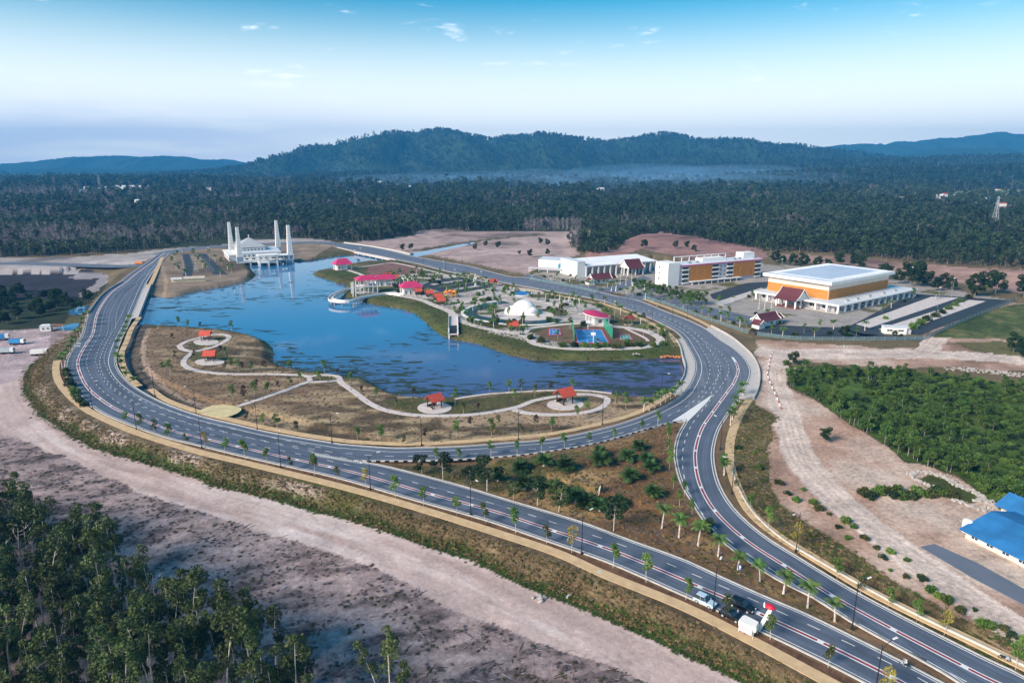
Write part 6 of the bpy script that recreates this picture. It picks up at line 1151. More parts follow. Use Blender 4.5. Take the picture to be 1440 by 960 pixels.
# the eave line runs from O2; the roof rises away from the viewer
blue_shed(O2, th, 34, 20, 'long shed with bright blue metal roof at the frame edge'); q0 = Vector((*G(1424, 728, 3.4), 0))+Vector((3, 9, 0)); blue_shed(q0, th, 18, 9, 'second blue-roofed shed behind the long one')
g_ = empty('water_tank', G3(1359, 747), 0, 1, 'round white water tank at the shed end', 'tank'); MB().tube([(0, 0, 0), (0, 0, 2.6)], 1.1, 14).build('body', M['white'], g_); MB().sphere((0, 0, 2.6), (1.1, 1.1, .5), 14, 0, True).build('lid', M['white'], g_)
sheet('concrete_strip', Gs([(1294,769),(1314,765),(1375,792),(1450,834),(1450,856),(1370,814)]), .14, M['asphalt_old'], label='grey concrete strip beside the pale track', thick=.4)
g_ = empty('drain_chute', (*G(851, 803), 0), 0, 1, 'pale stepped drain chute down the grassy bank', 'drain'); a = G3(846, 805, -.2); b_ = G3(806, 832, LOWZ+.3); org = Vector((*G(851, 803), 0))
d_ = b_-a; dh = Vector((d_.x, d_.y, 0)).normalized(); sn = Vector((-dh.y, dh.x, 0))
for k in range(9):
    p = a.lerp(b_, k/9)-org; q = a.lerp(b_, (k+1)/9)-org; st_ = [p+sn*.55, p-sn*.55, q-sn*.55, q+sn*.55]; MB().prism([(v_.x, v_.y) for v_ in st_][::-1], q.z-.9, p.z+.35).build('step', M['kerb'], g_)
for s_ in (-1, 1):
    p = b_-org; q = p+dh*2.0+sn*s_*1.3; e_ = sn*.18; MB().prism([((p+sn*s_*.55+e_).x, (p+sn*s_*.55+e_).y), ((p+sn*s_*.55-e_).x, (p+sn*s_*.55-e_).y), ((q-e_).x, (q-e_).y), ((q+e_).x, (q+e_).y)][::-1], LOWZ-.5, LOWZ+.7).build('wing_wall', M['kerb'], g_)
# ------------------------------------------------------------ street lamps
LP_ = MB().tube([(0, 0, 0), (0, 0, .9), (0, 0, 9.6)], [.16, .11, .07], 8).mesh('lamp_pole', M['pole']); LB_ = MB().tube([(0, 0, 0), (0, 0, .5)], .26, 8).mesh('lamp_base', M['pole'])
def arm_mesh(s): return MB().tube([(0, 0, 8.4), (s*.7, 0, 9.25), (s*1.5, 0, 9.75), (s*2.3, 0, 9.95)], [.06, .055, .05, .045], 6).mesh('lamp_arm', M['pole'])
ARM = {1: arm_mesh(1), -1: arm_mesh(-1)}
def head_mesh(s): return MB().loft([(s*2.1, -.13, 9.9), (s*2.1, .13, 9.9), (s*2.1, .13, 10.02), (s*2.1, -.13, 10.02)], [(s*3.0, -.17, 10.0), (s*3.0, .17, 10.0), (s*3.0, .17, 10.1), (s*3.0, -.17, 10.1)]).mesh('lamp_head', M['lamp'])
HEAD = {1: head_mesh(1), -1: head_mesh(-1)}
ALLR = np.vstack([E1, INL, ISLO, ISUP, BRUP, EO, EI])
def lamp(px_, py_, label, group, sc=1.0, toward=None):
    p = np.array(G(px_, py_)); i = np.argmin(((ALLR-p)**2).sum(1)); d_ = ALLR[i]-p; a_ = math.atan2(d_[1], d_[0])
    g_ = empty('street_lamp', (*p, 0.0), a_, sc, label, 'street lamp', group); inst('pole', LP_, g_); inst('base', LB_, g_)
    for s in (1, -1):
        if s == -1: o = inst('arm', MBARM, g_)
        else: o = inst('arm', ARM[1], g_); inst('head', HEAD[1], o)
MBARM = MB().tube([(0, 0, 8.0), (-.5, 0, 8.6), (-1.0, 0, 8.75)], [.05, .045, .04], 6).mesh('lamp_arm', M['pole'])
for i, p in enumerate(((130,575),(192,604),(284,630),(395,657),(521,688),(662,724),(818,779),(1003,859),(1230,978))): lamp(*p, f'dark street lamp on the outer kerb of the main road, {ORD[i]} from the left bend', 'street lamps on the outer kerb')
for i, p in enumerate(((218,557),(276,582),(362,604),(467,623),(593,626),(729,618),(847,597),(930,560))): lamp(*p, f'dark street lamp on the lakeside kerb, {ORD[i]} from the left bend', 'street lamps on the lakeside kerb')
for i, p in enumerate(((1198,884),(1119,776),(1029,694),(1013,632))): lamp(*p, f'dark street lamp beside the right-hand road, {ORD[i]} from the bottom', 'street lamps of the right-hand road')
for i, p in enumerate(((945,452),(917,450),(882,437),(842,425),(800,415.5),(760,408.5),(721,399.5),(680,390.5),(627,381),(596,374))): lamp(*p, f'slim lamp post on the park side of the far road, {ORD[i]} from the right bridge', 'lamp posts of the far road', .8)
for i, p in enumerate(((966,448),(928,434),(860,412),(780,397),(700,383),(650,373))): lamp(*p, f'slim lamp post on the far side of the far road, {ORD[i]} from the right bridge', 'lamp posts of the far road, outer side', .8)
MAST = MB().tube([(0, 0, 0), (0, 0, 14)], [.14, .07], 7).mesh('mast', M['steel']); MH = MB().box(-.9, .9, -.12, .12, 13.6, 14.1).box(-.7, -.2, -.3, -.13, 13.5, 14.1).box(.2, .7, -.3, -.13, 13.5, 14.1).mesh('floodlight', M['lamp'])
for i, p in enumerate(((864,452),(800,451),(677,404),(640,401),(624,380),(803,462),(258,373),(295,368),(1098,387),(1338,418),(1318,433),(1290,391),(1280,400),(870,399),(500,372),(508,369))):
    g_ = empty('flood_mast', (*G(*p), 0), R(25), .8 if i < 6 else .9, 'tall pale floodlight mast '+['right of the maroon oval pavilion', 'left of the ball courts', 'by the tall white fin', 'in the middle of the park car park', 'beside the far road above the car park', 'at the green net', 'on the left lane of the mosque car park', 'on the right lane of the mosque car park', 'behind the big hall', 'between the parking bays by the hall', 'in front of the hall parking bays', 'behind the hall car park', 'at the far corner of the hall arcade', 'by the flagpole lawn of the long hall', 'left of the far bridge piers', 'right of the far bridge piers'][i], 'mast', 'tall pale masts'); inst('mast', MAST, g_); inst('floodlight', MH, g_)
for i, p in enumerate(((1067,434),(1075,435.5),(1084,437),(872,400),(880,401),(888,399))):
    g_ = empty('flagpole', (*G(*p), 0), 0, 1, f'thin white flagpole {["nearest the block, in front of the big hall","middle of the three before the big hall","nearest the hall porch","left one on the long hall lawn","middle one on the long hall lawn","right one on the long hall lawn"][i]}', 'flagpole', 'white flagpoles'); MB().tube([(0, 0, 0), (0, 0, 10)], [.12, .06], 6).sphere((0, 0, 10.1), .16, 6).build('pole', M['white'], g_); MB().box(-.6, .6, -.6, .6, 0, .4).build('base', M['concrete'], g_)
# ------------------------------------------------------------ vehicles
def car(p, rz, L_, W_, Hh, paint, label, glass=M['glass'], group=None):
    g_ = empty('car', (*p, .075), rz, 1, label, 'car', group); a, w_ = L_/2, W_/2; mb = MB()
    prof = [(-a, .35), (-a, .75), (-a+.1, .95), (a*.42, 1.0), (a-.35, .88), (a, .70), (a, .35)]
    for s0, s1, k in ((-w_, w_, 1),):
        A = [(x_, -w_*(1-.06*(z_ > .85)), z_) for x_, z_ in prof]; B = [(x_, w_*(1-.06*(z_ > .85)), z_) for x_, z_ in prof]; n = len(prof)
        mb.v += A+B; mb.f += [tuple(range(n)), tuple(range(2*n-1, n-1, -1))]+[(i, n+i, n+(i+1) % n, (i+1) % n) for i in range(n)]; mb.m += [0]*(n+2)
    mb.build('body', paint, g_)
    cb = MB(); lo = [(-a+.12, .96), (a*.38, .99)]; hi = [(-a+.55, Hh), (a*.05, Hh)]; wt = w_*.80
    v_ = [(lo[0][0], -w_*.93, .965), (lo[1][0], -w_*.93, .985), (lo[1][0], w_*.93, .985), (lo[0][0], w_*.93, .965), (hi[0][0], -wt, Hh-.07), (hi[1][0], -wt, Hh-.07), (hi[1][0], wt, Hh-.07), (hi[0][0], wt, Hh-.07)]
    cb.add(v_, [(0, 1, 5, 4), (1, 2, 6, 5), (2, 3, 7, 6), (3, 0, 4, 7), (4, 5, 6, 7)]); cb.build('window', glass, g_)
    rfm = MB().add([(hi[0][0]-.05, -wt-.02, Hh-.068), (hi[1][0]+.05, -wt-.02, Hh-.068), (hi[1][0]+.05, wt+.02, Hh-.068), (hi[0][0]-.05, wt+.02, Hh-.068), (hi[0][0]+.1, -wt*.9, Hh), (hi[1][0]-.1, -wt*.9, Hh), (hi[1][0]-.1, wt*.9, Hh), (hi[0][0]+.1, wt*.9, Hh)], [(0, 1, 5, 4), (1, 2, 6, 5), (2, 3, 7, 6), (3, 0, 4, 7), (4, 5, 6, 7)]); rfm.build('roof', paint, g_)
    pl_ = MB()
    for x_ in (-a*.30, a*.22): 
        for s in (-1, 1): pl_.add([(x_-.05, s*(w_*.93+.01), .97), (x_+.05, s*(w_*.93+.01), .97), (x_*.85+.03-.1, s*(wt+.01), Hh-.07), (x_*.85-.07-.1, s*(wt+.01), Hh-.07)], [(0, 1, 2, 3), (3, 2, 1, 0)])
    pl_.build('pillar', paint, g_)
    ty = MB(); n = 14
    ty.loft([(math.cos(2*math.pi*k/n)*.34, -.12, math.sin(2*math.pi*k/n)*.34) for k in range(n)], [(math.cos(2*math.pi*k/n)*.34, .12, math.sin(2*math.pi*k/n)*.34) for k in range(n)]); tm_ = ty.mesh('tyre', M['tyre'])
    rm_ = MB().loft([(math.cos(2*math.pi*k/n)*.21, -.13, math.sin(2*math.pi*k/n)*.21) for k in range(n)], [(math.cos(2*math.pi*k/n)*.21, .13, math.sin(2*math.pi*k/n)*.21) for k in range(n)]).mesh('rim', M['silver'])
    for x_ in (-a*.62, a*.62):
        for s in (-1, 1): o = inst('wheel', tm_, g_); o.location = (x_, s*(w_-.1), .34); inst('rim', rm_, o)
    for s in (-1, 1):
        box('headlight', a-.14, a+.015, s*w_*.72-.2, s*w_*.72+.2, .62, .76, M['lamp'], g_); box('tail_light', -a-.015, -a+.08, s*w_*.78-.13, s*w_*.78+.13, .7, .9, M['red_paint'], g_); box('mirror', a*.30, a*.30+.14, s*(w_+.09)-.09, s*(w_+.09)+.09, .98, 1.12, paint, g_)
    return g_
tE = E1[near_i(E1, G(1070, 887))+3]-E1[near_i(E1, G(1003, 855))]; aE = math.atan2(tE[1], tE[0])
car(G(1043, 855), aE, 4.9, 1.95, 1.75, M['car_black'], 'black car driving in the middle lane beside the white roadside sign'); car(G(991, 849), aE, 4.2, 1.75, 1.85, M['car_blue'], 'pale blue hatchback parked in the kerb lane by a street lamp'); car(G(1028, 869), aE, 4.3, 1.75, 1.55, M['car_black'], 'dark car parked at the kerb under a young tree')
def motorbike(p, rz, label, rider=True):
    g_ = empty('motorbike', (*p, .075), rz, 1, label, 'motorbike'); n = 14
    for x_ in (-.62, .62):
        mb = MB(); 
        for k in range(n):
            a0, a1 = 2*math.pi*k/n, 2*math.pi*(k+1)/n; mb.tube([(x_+.26*math.cos(a0), 0, .3+.26*math.sin(a0)), (x_+.26*math.cos(a1), 0, .3+.26*math.sin(a1))], .05, 5)
        mb.build('wheel', M['tyre'], g_)
    MB().loft([(-.7, -.12, .75), (-.7, .12, .75), (-.7, .12, .62), (-.7, -.12, .62)], [(.15, -.14, .72), (.15, .14, .72), (.15, .14, .5), (.15, -.14, .5)]).build('seat', M['black'], g_)
    MB().loft([(.1, -.1, .6), (.1, .1, .6), (.1, .1, .3), (.1, -.1, .3)], [(.6, -.16, 1.0), (.6, .16, 1.0), (.68, .14, .55), (.68, -.14, .55)]).build('fairing', M['silver'], g_)
    MB().tube([(-.5, 0, .35), (0, 0, .4), (.4, 0, .5)], .09, 6).build('engine', M['pole'], g_); MB().tube([(.5, -.33, 1.05), (.58, 0, 1.0), (.5, .33, 1.05)], .025, 5).tube([(.6, 0, .98), (.64, 0, .32)], .04, 5).build('handlebar', M['pole'], g_)
    return g_
def person(name, p, rz, z, joints, label, top, legs, hat=None):
    """one continuous skinned body; joints: name -> (x, y, z, radius)"""
    J = list(joints); me_ = bpy.data.meshes.new('body'); V = [joints[j][:3] for j in J]; ed = [('pelvis','chest'),('chest','neck'),('neck','head'),('chest','shl'),('shl','ell'),('ell','hal'),('chest','shr'),('shr','elr'),('elr','har'),('pelvis','hil'),('hil','knl'),('knl','anl'),('anl','tol'),('pelvis','hir'),('hir','knr'),('knr','anr'),('anr','tor')]
    me_.from_pydata(V, [(J.index(a), J.index(b_)) for a, b_ in ed], []); me_.materials.append(top); o = bpy.data.objects.new(name, me_); COL.objects.link(o)
    sk = o.modifiers.new('skin', 'SKIN'); 
    lay = me_.skin_vertices[0] if me_.skin_vertices else None
    if lay is None:
        bm = bmesh.new(); bm.from_mesh(me_); bm.verts.layers.skin.verify(); bm.to_mesh(me_); bm.free(); lay = me_.skin_vertices[0]
    for i, j in enumerate(J): lay.data[i].radius = (joints[j][3], joints[j][3]*.9)
    lay.data[J.index('pelvis')].use_root = True; ss = o.modifiers.new('sub', 'SUBSURF'); ss.levels = 2; ss.render_levels = 2
    o.location = (*p, z); o.rotation_euler = (0, 0, rz); tag(o, label, 'person'); hx, hy, hz_, hr = joints['head']
    MB().sphere((hx, hy, hz_+.02), (.135, .125, .15), 12).build('helmet' if hat else 'hair', hat or M['black'], o); MB().sphere((hx+.06, hy, hz_-.03), (.09, .085, .11), 10).sphere((hx+.15, hy, hz_-.03), .02, 6).build('face', M['skin'], o)
    for s, j in (('l', 'hal'), ('r', 'har')):
        x_, y_, z_, _ = joints[j]; hb = MB().sphere((x_, y_, z_), (.05, .045, .035), 8)
        for k in range(4): hb.tube([(x_+.02, y_-.03+.02*k, z_), (x_+.075, y_-.03+.02*k, z_-.012), (x_+.09, y_-.03+.02*k, z_-.04)], [.011, .01, .008], 5)
        hb.tube([(x_, y_+(.045 if s == 'l' else -.045), z_), (x_+.05, y_+(.06 if s == 'l' else -.06), z_-.02)], [.012, .009], 5); hb.build('hand', M['skin'], o)
    for s, (h_, k_, a_) in (('l', ('hil', 'knl', 'anl')), ('r', ('hir', 'knr', 'anr'))): MB().tube([joints[h_][:3], joints[k_][:3], joints[a_][:3]], [joints[h_][3]*1.25, joints[k_][3]*1.25, joints[a_][3]*1.3], 9).build('trouser_leg', legs, o)
    return o
RIDE = dict(pelvis=(-.25,0,.85,.15), chest=(-.12,0,1.28,.16), neck=(-.08,0,1.47,.06), head=(-.04,0,1.62,.10), shl=(-.12,.2,1.40,.07), ell=(.12,.3,1.18,.05), hal=(.44,.3,1.08,.035), shr=(-.12,-.2,1.40,.07), elr=(.12,-.3,1.18,.05), har=(.44,-.3,1.08,.035), hil=(-.22,.12,.82,.10), knl=(.2,.2,.78,.07), anl=(.02,.2,.33,.05), tol=(.18,.2,.29,.045), hir=(-.22,-.12,.82,.10), knr=(.2,-.2,.78,.07), anr=(.02,-.2,.33,.05), tor=(.18,-.2,.29,.045))
p_ = G(1272, 937); motorbike(p_, aE+math.pi, 'motorbike ridden along the edge line by the narrow island'); person('person', p_, aE+math.pi, .075, RIDE, 'rider in white top and dark helmet on the motorbike by the narrow island', M['cloth_w'], M['cloth'], M['black'])
p_ = G(1412, 928); q_ = EO[near_i(EO, G(1440, 952))]-EO[near_i(EO, G(1393, 930))]; motorbike(p_, math.atan2(q_[1], q_[0])+.2, 'white and black motorbike parked at the kerb of the right-hand road')
STAND = dict(pelvis=(0,0,.95,.15), chest=(0,0,1.32,.16), neck=(0,0,1.50,.06), head=(.02,0,1.64,.10), shl=(0,.2,1.43,.07), ell=(.02,.27,1.15,.05), hal=(.1,.28,.92,.035), shr=(0,-.2,1.43,.07), elr=(.02,-.27,1.15,.05), har=(.1,-.28,.92,.035), hil=(0,.1,.9,.10), knl=(.02,.11,.5,.07), anl=(0,.11,.09,.05), tol=(.16,.12,.05,.045), hir=(0,-.1,.9,.10), knr=(.02,-.11,.5,.07), anr=(0,-.11,.09,.05), tor=(.16,-.12,.05,.045))
person('person', G(1047, 892), aE+2, .12, STAND, 'person in yellow standing on the tan path beside the white roadside stall', M['cloth_y'], M['cloth'])
person('person', G(1058, 869), aE, .075, STAND, 'person in pale clothes standing on the kerb lane behind the dark parked car', M['cloth_w'], M['cloth_w']) if False else person('person', G(1037, 867), aE, .075, STAND, 'person in white clothes standing beside the dark parked car', M['cloth_w'], M['cloth_w'])
# ------------------------------------------------------------ roadside stall with slanted post
p_ = G3(1052, 890); st_ = empty('roadside_stall', (p_.x, p_.y, .05), aE, .82, 'white canopied roadside stall with purple-grey side panel on thin legs', 'stall')
top = [(-2.0, -1.1), (-1.7, -1.5), (1.4, -1.5), (2.1, -.9), (1.7, 1.3), (-1.7, 1.5), (-2.1, .9)]
MB().loft([(x_, y_, 2.5) for x_, y_ in top], [(x_*.92, y_*.92, 3.05) for x_, y_ in top]).build('canopy', M['white'], st_)
MB().loft([(x_*.97, y_*.97, 1.7) for x_, y_ in top], [(x_*.99, y_*.99, 2.49) for x_, y_ in top]).build('valance', M['white'], st_)
box('side_panel', -1.5, 1.5, -1.62, -1.5, .9, 2.3, M['lilac'], st_); box('counter', -1.5, 1.4, -1.2, 1.0, .7, 1.0, M['white'], st_)
me_ = MB().tube([(0, 0, 0), (0, 0, 2.49)], .06, 6).mesh('leg', M['white'])
for x_, y_ in ((-1.7, -1.2), (1.6, -1.2), (1.6, 1.1), (-1.7, 1.2)): o = inst('leg', me_, st_); o.location = (x_, y_, 0)
b0 = G3(1066, 886, 0); g_ = empty('slanted_sign', b0, aE, 1, 'white slanted post with red round cap leaning over the kerb lane', 'sign'); dl = Vector((1.45, 1.1, 4.7))
MB().loft([(-.35, -.25, 0), (.35, -.25, 0), (.35, .25, 0), (-.35, .25, 0)], [(dl.x-.32, dl.y-.12, dl.z), (dl.x+.32, dl.y-.12, dl.z), (dl.x+.32, dl.y+.12, dl.z), (dl.x-.32, dl.y+.12, dl.z)]).build('post', M['white'], g_)
MB().loft([(dl.x-.3, dl.y-.3, dl.z*.55), (dl.x*.7+.4, dl.y*.5-.28, dl.z*.55), (dl.x*.7+.4, dl.y*.5+.05, dl.z*.55), (dl.x*.4, dl.y*.5+.05, dl.z*.55)], [(dl.x-.28, dl.y-.24, dl.z-.1), (dl.x+.3, dl.y-.24, dl.z-.1), (dl.x+.3, dl.y, dl.z-.1), (dl.x-.28, dl.y, dl.z-.1)]).build('banner', M['white'], g_)
cp = MB(); cp.sphere((0, 0, 0), (.95, .95, .65), 16, 0, True); cp.v = [(dl.x-.25+v_[0], dl.y+v_[1]*.8+.2, dl.z+.05+v_[2]) for v_ in cp.v]; cp.build('red_cap', mat('bright_red', (.55, .015, .04), .5, .05), g_)
MB().loft([(dl.x-1.3, dl.y-.1, dl.z-.25), (dl.x-1.0, dl.y-.1, dl.z-.25), (dl.x-1.0, dl.y+.1, dl.z-.25), (dl.x-1.3, dl.y+.1, dl.z-.25)], [(dl.x-1.35, dl.y-.05, dl.z+.7), (dl.x-1.15, dl.y-.05, dl.z+.7), (dl.x-1.15, dl.y+.05, dl.z+.7), (dl.x-1.35, dl.y+.05, dl.z+.7)]).build('white_tip', M['white'], g_)
# arrow sign on the island
g_ = empty('arrow_sign', G3(1040, 807), R(-60), 1, 'small dark blue sign with a white arrow at the island tip', 'sign'); MB().tube([(0, 0, 0), (0, 0, 1.4)], .04, 6).build('post', M['steel'], g_); box('board', -.5, .5, -.08, -.03, 1.0, 2.3, mat('sign_blue', (.03, .07, .2), .5, .05), g_); MB().add([(-.1, -.085, 1.15), (.1, -.085, 1.15), (.1, -.085, 1.7), (-.1, -.085, 1.7)], [(0, 1, 2, 3)]).add([(-.3, -.085, 1.7), (.3, -.085, 1.7), (0, -.085, 2.15)], [(0, 1, 2)]).build('arrow', M['white'], g_)
# black and white stake group on the island
g_ = empty('painted_tripod', G3(844, 694), 0, 1, 'pale and dark painted prop under a small tree on the island', 'prop'); 
for k in range(3): MB().tube([(math.cos(k*2.1)*1.0, math.sin(k*2.1)*1.0, 0), (0, 0, 2.2)], .09, 6).build('leg', M['white'] if k else M['pole'], g_)
plant('tier', *G(843, 690), 'small tree with a painted prop at its foot on the island', None, .55)
# ------------------------------------------------------------ yard at the left: lorries, hut
def lorry(px_, py_, rz, m_, label, sc=1.0):
    p = G3(px_, py_, LOWZ+.1); g_ = empty('lorry', p, rz, sc, label, 'lorry', 'vehicles in the yard'); box('chassis', -3.4, 3.4, -1.0, 1.0, .6, .9, M['pole'], g_); box('cab', 2.0, 3.5, -1.1, 1.1, .91, 2.7, M['white'], g_); box('windscreen', 3.45, 3.56, -.95, .95, 1.7, 2.5, M['glass'], g_)
    MB().loft([(-3.5, -1.2, .91), (1.9, -1.2, .91), (1.9, 1.2, .91), (-3.5, 1.2, .91)], [(-3.4, -1.0, 2.7), (1.8, -1.0, 2.7), (1.8, 1.0, 2.7), (-3.4, 1.0, 2.7)]).build('load_cover', m_, g_)
    me_ = MB().loft([(math.cos(k*.5236)*.5, -.16, math.sin(k*.5236)*.5) for k in range(12)], [(math.cos(k*.5236)*.5, .16, math.sin(k*.5236)*.5) for k in range(12)]).mesh('wheel', M['tyre'])
    for x_ in (-2.6, -1.3, 2.4):
        for s in (-1, 1): o = inst('wheel', me_, g_); o.location = (x_, s*1.0, .5)
lorry(25, 484, R(5), M['blue_tarp'], 'blue-covered lorry in the middle of the pink yard'); lorry(1, 478, R(20), M['blue_tarp'], 'blue-covered lorry at the edge of the frame in the yard', 1.1); lorry(9, 497, R(10), M['silver'], 'grey lorry parked low in the yard'); lorry(56, 499, R(15), M['white'], 'white-topped lorry by the ditch', 1.0)
q0 = G3(66, 465, LOWZ); g_ = empty('site_hut', q0, R(15), 1, 'small white site hut with brown lean-to by the bridge', 'hut'); box('wall', -2.5, 2.5, -1.6, 1.6, 0, 3, M['white'], g_); MB().hip(-2.5, 2.5, -1.6, 1.6, 3.02, 3.7, 1, .3).build('roof', M['white_roof'], g_); MB().loft([(2.6, -2, 3.2), (8.5, -2, 2.6), (8.5, 2, 2.6), (2.6, 2, 3.2)], [(2.6, -2, 3.3), (8.5, -2, 2.7), (8.5, 2, 2.7), (2.6, 2, 3.3)]).build('lean_to_roof', mat('rusty_roof', (.30, .14, .07), .8, .3, .6), g_); windows([(-1.6, -1.64, 1.1), (.6, -1.64, 1.1)], .9, 1.0, g_); cols([(8.2, -1.7), (8.2, 1.7)], .1, 0, 2.6, g_)
g_ = empty('road_barrier', G3(195, 372, .1), 0, 1, 'orange barrier closing the old track by the left junction', 'barrier'); box('board', -3.2, 3.2, -.15, .15, .9, 2.6, M['orange_paint'], g_); cols([(-2.6, .3), (2.6, .3)], .12, 0, 2.4, g_, M['steel'], 'leg')
# water-filled barriers along the right-hand track
bm_ = MB().loft([(-1.0, -.3, 0), (1.0, -.3, 0), (1.0, .3, 0), (-1.0, .3, 0)], [(-.95, -.12, .95), (.95, -.12, .95), (.95, .12, .95), (-.95, .12, .95)]); BR_ = bm_.mesh('barrier', mat('barrier_red', (.35, .10, .09), .6, .15)); BWm = bm_.mesh('barrier', M['white'])
bl_ = smooth_line(Gs([(1086,496),(1083,505),(1081,515),(1079,525),(1081,533),(1086,545),(1091,556),(1096,568),(1098,574)]), 1.0); bl_ = resample(bl_, 24)
for i, p in enumerate(bl_):
    o = bpy.data.objects.new('road_barrier', BR_ if i % 2 else BWm); COL.objects.link(o); d_ = bl_[min(i+1, 23)]-bl_[max(i-1, 0)]; o.location = (p[0], p[1], ground_z(*p)); o.rotation_euler = (0, 0, math.atan2(d_[1], d_[0])); o.scale = (.7, .6, .6); tag(o, ('red' if i % 2 else 'white')+f' plastic barrier lining the pale track, {ORD[i]} from its far end', 'barrier', 'barriers along the pale track')
# rock-lined pond
RK = []
for k in range(6):
    bm = bmesh.new(); bmesh.ops.create_icosphere(bm, subdivisions=1, radius=.5); rs = np.random.default_rng(400+k)
    for v_ in bm.verts: v_.co *= rs.uniform(.6, 1.25); v_.co.z *= .7
    me_ = bpy.data.meshes.new('rock'); bm.to_mesh(me_); bm.free(); me_.materials.append(M['rock']); RK.append(me_)
ring = [(1278,668),(1290,664),(1310,666),(1330,672),(1345,682),(1360,688),(1375,695),(1381,703),(1372,704),(1395,706),(1400,711),(1385,716),(1370,714),(1350,706),(1330,697),(1312,686),(1295,678),(1282,673)]
rp = empty('rock_border', (*G(1330, 690), 0), 0, 1, 'ring of white rocks round the grassy pond hollow', 'rocks'); o0 = G(1330, 690); RL = resample(smooth_line(Gs(ring), 1), 170)
for i, p in enumerate(RL):
    for q in range(2 if i < 80 else 1):
        o = inst('rock', RK[(i+q) % 6], rp); o.location = (p[0]-o0[0]+random.uniform(-.7, .7), p[1]-o0[1]+random.uniform(-.9, .9), .15); s_ = random.uniform(.6, 1.5); o.scale = (s_, s_, s_); o.rotation_euler = (0, 0, random.uniform(0, 6))
def rock_heap(px_, py_, n, r_, z_, label):
    g_ = empty('rock_heap', (*G(px_, py_, z_), z_), 0, 1, label, 'rocks')
    for i in range(n): o = inst('rock', RK[i % 6], g_); a_ = random.uniform(0, 6.28); rr = r_*random.random()**.6; o.location = (rr*1.8*math.cos(a_), rr*math.sin(a_), .1+.4*(1-rr/r_)*random.random()); s_ = random.uniform(.5, 1.3); o.scale = (s_, s_, s_)
rock_heap(757, 841, 14, 1.0, LOWZ+.1, 'small heap of white rubble on the pink haul track'); rock_heap(1105, 520, 30, 3.5, 0, 'grey rubble heap at the corner of the marsh'); rock_heap(1215, 512, 40, 5, 0, 'white rubble heap along the marsh edge')
for i in range(5): rock_heap(1350+i*21, 519+i*2, 34, 3.5, 0, f'grey boulder bank above the marsh, {ORD[i]} heap from the left')
rock_heap(895, 498, 10, .8, -.2, 'pale boulder on the bank below the green court'); rock_heap(1190, 487.5, 8, 2.2, 0, 'scattered white rubble on the pink clearing'); rock_heap(1391, 497, 6, 2, 0, 'three white stones beside the fork of the tracks')
g_ = empty('eroded_bank', (*G(948, 499.5, -1), -1.6), 0, 1, 'orange eroded earth bank beside the right bridge', 'bank'); 
for i in range(9): o = inst('rock', RK[i % 6], g_); o.location = (i*1.3-5.5, random.uniform(-.8, .8), 0); o.scale = (2.2, 1.6, 2.0); o.data = o.data.copy(); o.data.materials[0] = bpy.data.materials.get('orange_earth') or mat('orange_earth', (.42, .17, .07), .95, .2, .6)
# ------------------------------------------------------------ compound fence
def fence(P_, label, hgt=2.0, step=5.0, m_=None):
    P_ = smooth_line(Gs(P_), step); P_ = resample(P_, step=step); g_ = empty('mesh_fence', (*P_[0], 0), 0, 1, label, 'fence'); po = MB().box(-.07, .07, -.07, .07, 0, hgt+.2).mesh('post', M['steel'])
    for i, p in enumerate(P_):
        o = inst('post', po, g_); o.location = (p[0]-P_[0][0], p[1]-P_[0][1], 0)
        if i+1 < len(P_):
            d_ = P_[i+1]-p; l_ = np.hypot(*d_); pn = MB()
            for k in range(9): pn.box(.08, l_-.08, -.03, .03, .1+k*(hgt/9), .1+k*(hgt/9)+hgt/9*.5)
            q = pn.build('fence_panel', m_ or M['fence'], g_); q.location = (p[0]-P_[0][0], p[1]-P_[0][1], 0); q.rotation_euler = (0, 0, math.atan2(d_[1], d_[0]))
M['fence'] = mat('fence_mesh', (.15, .23, .25), .6, .15, .5)
fence([(745,393.5),(800,403),(838,412)], 'dark mesh fence in front of the long hall'); fence([(905,420),(940,430),(985,447),(1030,462),(1052,470)], 'dark mesh fence above the far road'); fence([(1065,472),(1120,478),(1190,479),(1240,479),(1300,478)], 'grey-green mesh fence below the gatehouse and hall'); fence([(1300,477),(1350,455),(1400,434),(1428,423)], 'mesh fence along the hedge beside the hall car park', 2.0, 6)
# road guard rail by the right-hand path
gr = smooth_line(Gs([(1030,664),(1040,690),(1060,722),(1098,757),(1157,793),(1222,830),(1290,866),(1370,904),(1450,942)]), 3); g_ = empty('guard_rail', (*gr[0], 0), 0, 1, 'pale concrete edge rail outside the right-hand tan path', 'rail'); ribbon_box('rail', gr, 0, .3, -.1, .45, M['kerb'], g_, gr[0])
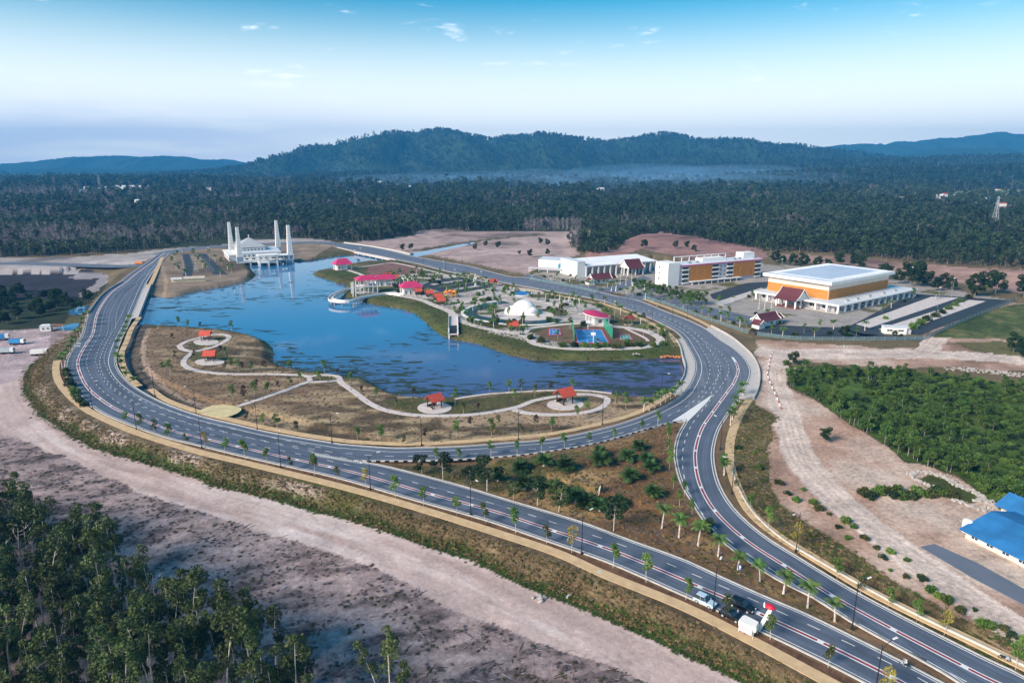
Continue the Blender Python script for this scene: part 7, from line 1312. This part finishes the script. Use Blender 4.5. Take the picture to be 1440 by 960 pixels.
# ------------------------------------------------------------ pylons, far houses
def pylon(px_, py_, top_y, label):
    p = G(px_, py_); h = Zat(p, top_y); g_ = empty('power_pylon', (*p, 0), R(20), 1, label, 'pylon'); mb = MB(); w0 = h*.09
    for a, b_ in ((1, 1), (1, -1), (-1, -1), (-1, 1)): mb.tube([(a*w0, b_*w0, 0), (a*w0*.45, b_*w0*.45, h*.55), (a*.4, b_*.4, h)], [h*.009, h*.008, h*.006], 4)
    for k in range(9):
        t0, t1 = k/9, (k+1)/9; r0 = w0*(1-t0*.92); r1 = w0*(1-t1*.92)
        for a, b_ in (((1, 1), (1, -1)), ((1, -1), (-1, -1)), ((-1, -1), (-1, 1)), ((-1, 1), (1, 1))): mb.tube([(a[0]*r0, a[1]*r0, h*t0), (b_[0]*r1, b_[1]*r1, h*t1)], h*.005, 3); mb.tube([(b_[0]*r0, b_[1]*r0, h*t0), (a[0]*r1, a[1]*r1, h*t1)], h*.005, 3)
    mb.build('tower', M['steel'], g_)
    for k in range(3): z_ = h*(.66+.14*k); MB().tube([(-h*.13, 0, z_+.3), (0, 0, z_), (h*.13, 0, z_+.3)], [.25, .5, .25], 4).build('cross_arm', M['steel'], g_)
pylon(1397, 322, 276, 'steel lattice pylon in the woods on the right'); pylon(141, 268, 246, 'lattice mast beside the white estate on the left'); pylon(1029, 252, 238, 'distant lattice mast before the long hill'); pylon(295, 285, 272, 'small lattice mast above the left woods')
wl_ = [('far_house', M['white']), ('far_house', M['cream'])]
def house(px_, py_, wd, hgt, label, roof=None, group='far houses in the valley', z=5.0, dp=None):
    p = G(px_, py_, z); s_ = math.hypot(*p)/FPX; L_ = wd*s_; h = hgt*s_; D_ = dp or L_*.6; g_ = empty('far_house', (*p, z-4), R(random.uniform(-15, 15)), 1, label, 'house', group)
    box('wall', -L_/2, L_/2, 0, D_, 0, 4+h*.62, M['white'], g_); MB().gable(-L_/2, L_/2, 0, D_, 4+h*.62, 4+h, L_*.03, .3).build('roof', roof or M['white_roof'], g_)
for i, (x_, y_, w_, h_) in enumerate(((146,268,10,5),(156,267,7,4),(121,266,6,3),(128,263,10,2.5),(117,269,8,2),(12,262,5,2),(20,262,4,2),(269,265,10,2.5),(294,266,6,2),(192,283,6,2.2))): house(x_, y_, w_, h_, ['white house at the foot of the lattice mast', 'white house right of the lattice mast', 'small white house left of the lattice mast', 'long white house above the left woods', 'low white house below the left woods', 'tiny white house by the wooded knoll', 'tiny white house right of the wooded knoll', 'pale house between mast estate and long hill', 'tiny pale house left of the long hill', 'small white house in the middle woods'][i], None, 'houses on the left plain')
for i in range(9): house(165.5+i*5, 265.6, 4.6, 4.2, f'white terrace house of the bright estate row, {ORD[i]} from the left', None, 'white estate row')
for i, (x_, y_, w_, h_) in enumerate(VH): house(x_, y_, w_, h_, f'small pale house in the hazy valley, {ORD[i]} from the left', M['white_roof'] if i % 3 else M['red_roof'])
for P_, c_ in FIELDS:
    if P_[0][1] > 245: sheet('field', Gs(P_, 6), 6+.02*len(c_), mat('field_soil', c_, .95, .3, .02), label='pale cleared field among the far woods', thick=14)
# low mist lying in the valley
def mist(px_, py_, rx, ry, rz_, dens, nm='valley_mist'):
    p = G(px_, py_); mb = MB().sphere((0, 0, 0), (rx, ry, rz_), 24); o = mb.build(nm, []); o.location = (*p, rz_*.45+2); m = bpy.data.materials.new(nm); m.use_nodes = True; t = m.node_tree; t.nodes.remove(t.nodes['Principled BSDF']); pv = t.nodes.new('ShaderNodeVolumePrincipled'); pv.inputs['Density'].default_value = dens; pv.inputs['Color'].default_value = (.35, .65, 1, 1); t.links.new(pv.outputs[0], t.nodes['Material Output'].inputs['Volume']); o.data.materials.append(m); tag(o, 'low blue smoke lying before the long hill', kind='stuff')
for x_, y_, rx_, ry_, rz_ in ((760, 256, 260, 180, 34), (850, 258, 330, 160, 30), (905, 253, 420, 220, 48), (980, 257, 380, 200, 42), (1045, 255, 360, 240, 46), (1090, 259, 260, 150, 34), (950, 262, 300, 120, 26), (690, 258, 260, 160, 30), (610, 259, 220, 140, 28), (478, 251, 60, 50, 60), (485, 247, 80, 60, 90), (700, 265, 300, 220, 26), (860, 267, 340, 220, 28), (1010, 266, 340, 240, 28), (1110, 262, 300, 220, 30), (560, 263, 260, 200, 26)): mist(x_, y_, rx_*1.15, ry_*1.3, rz_*1.3, .00055)
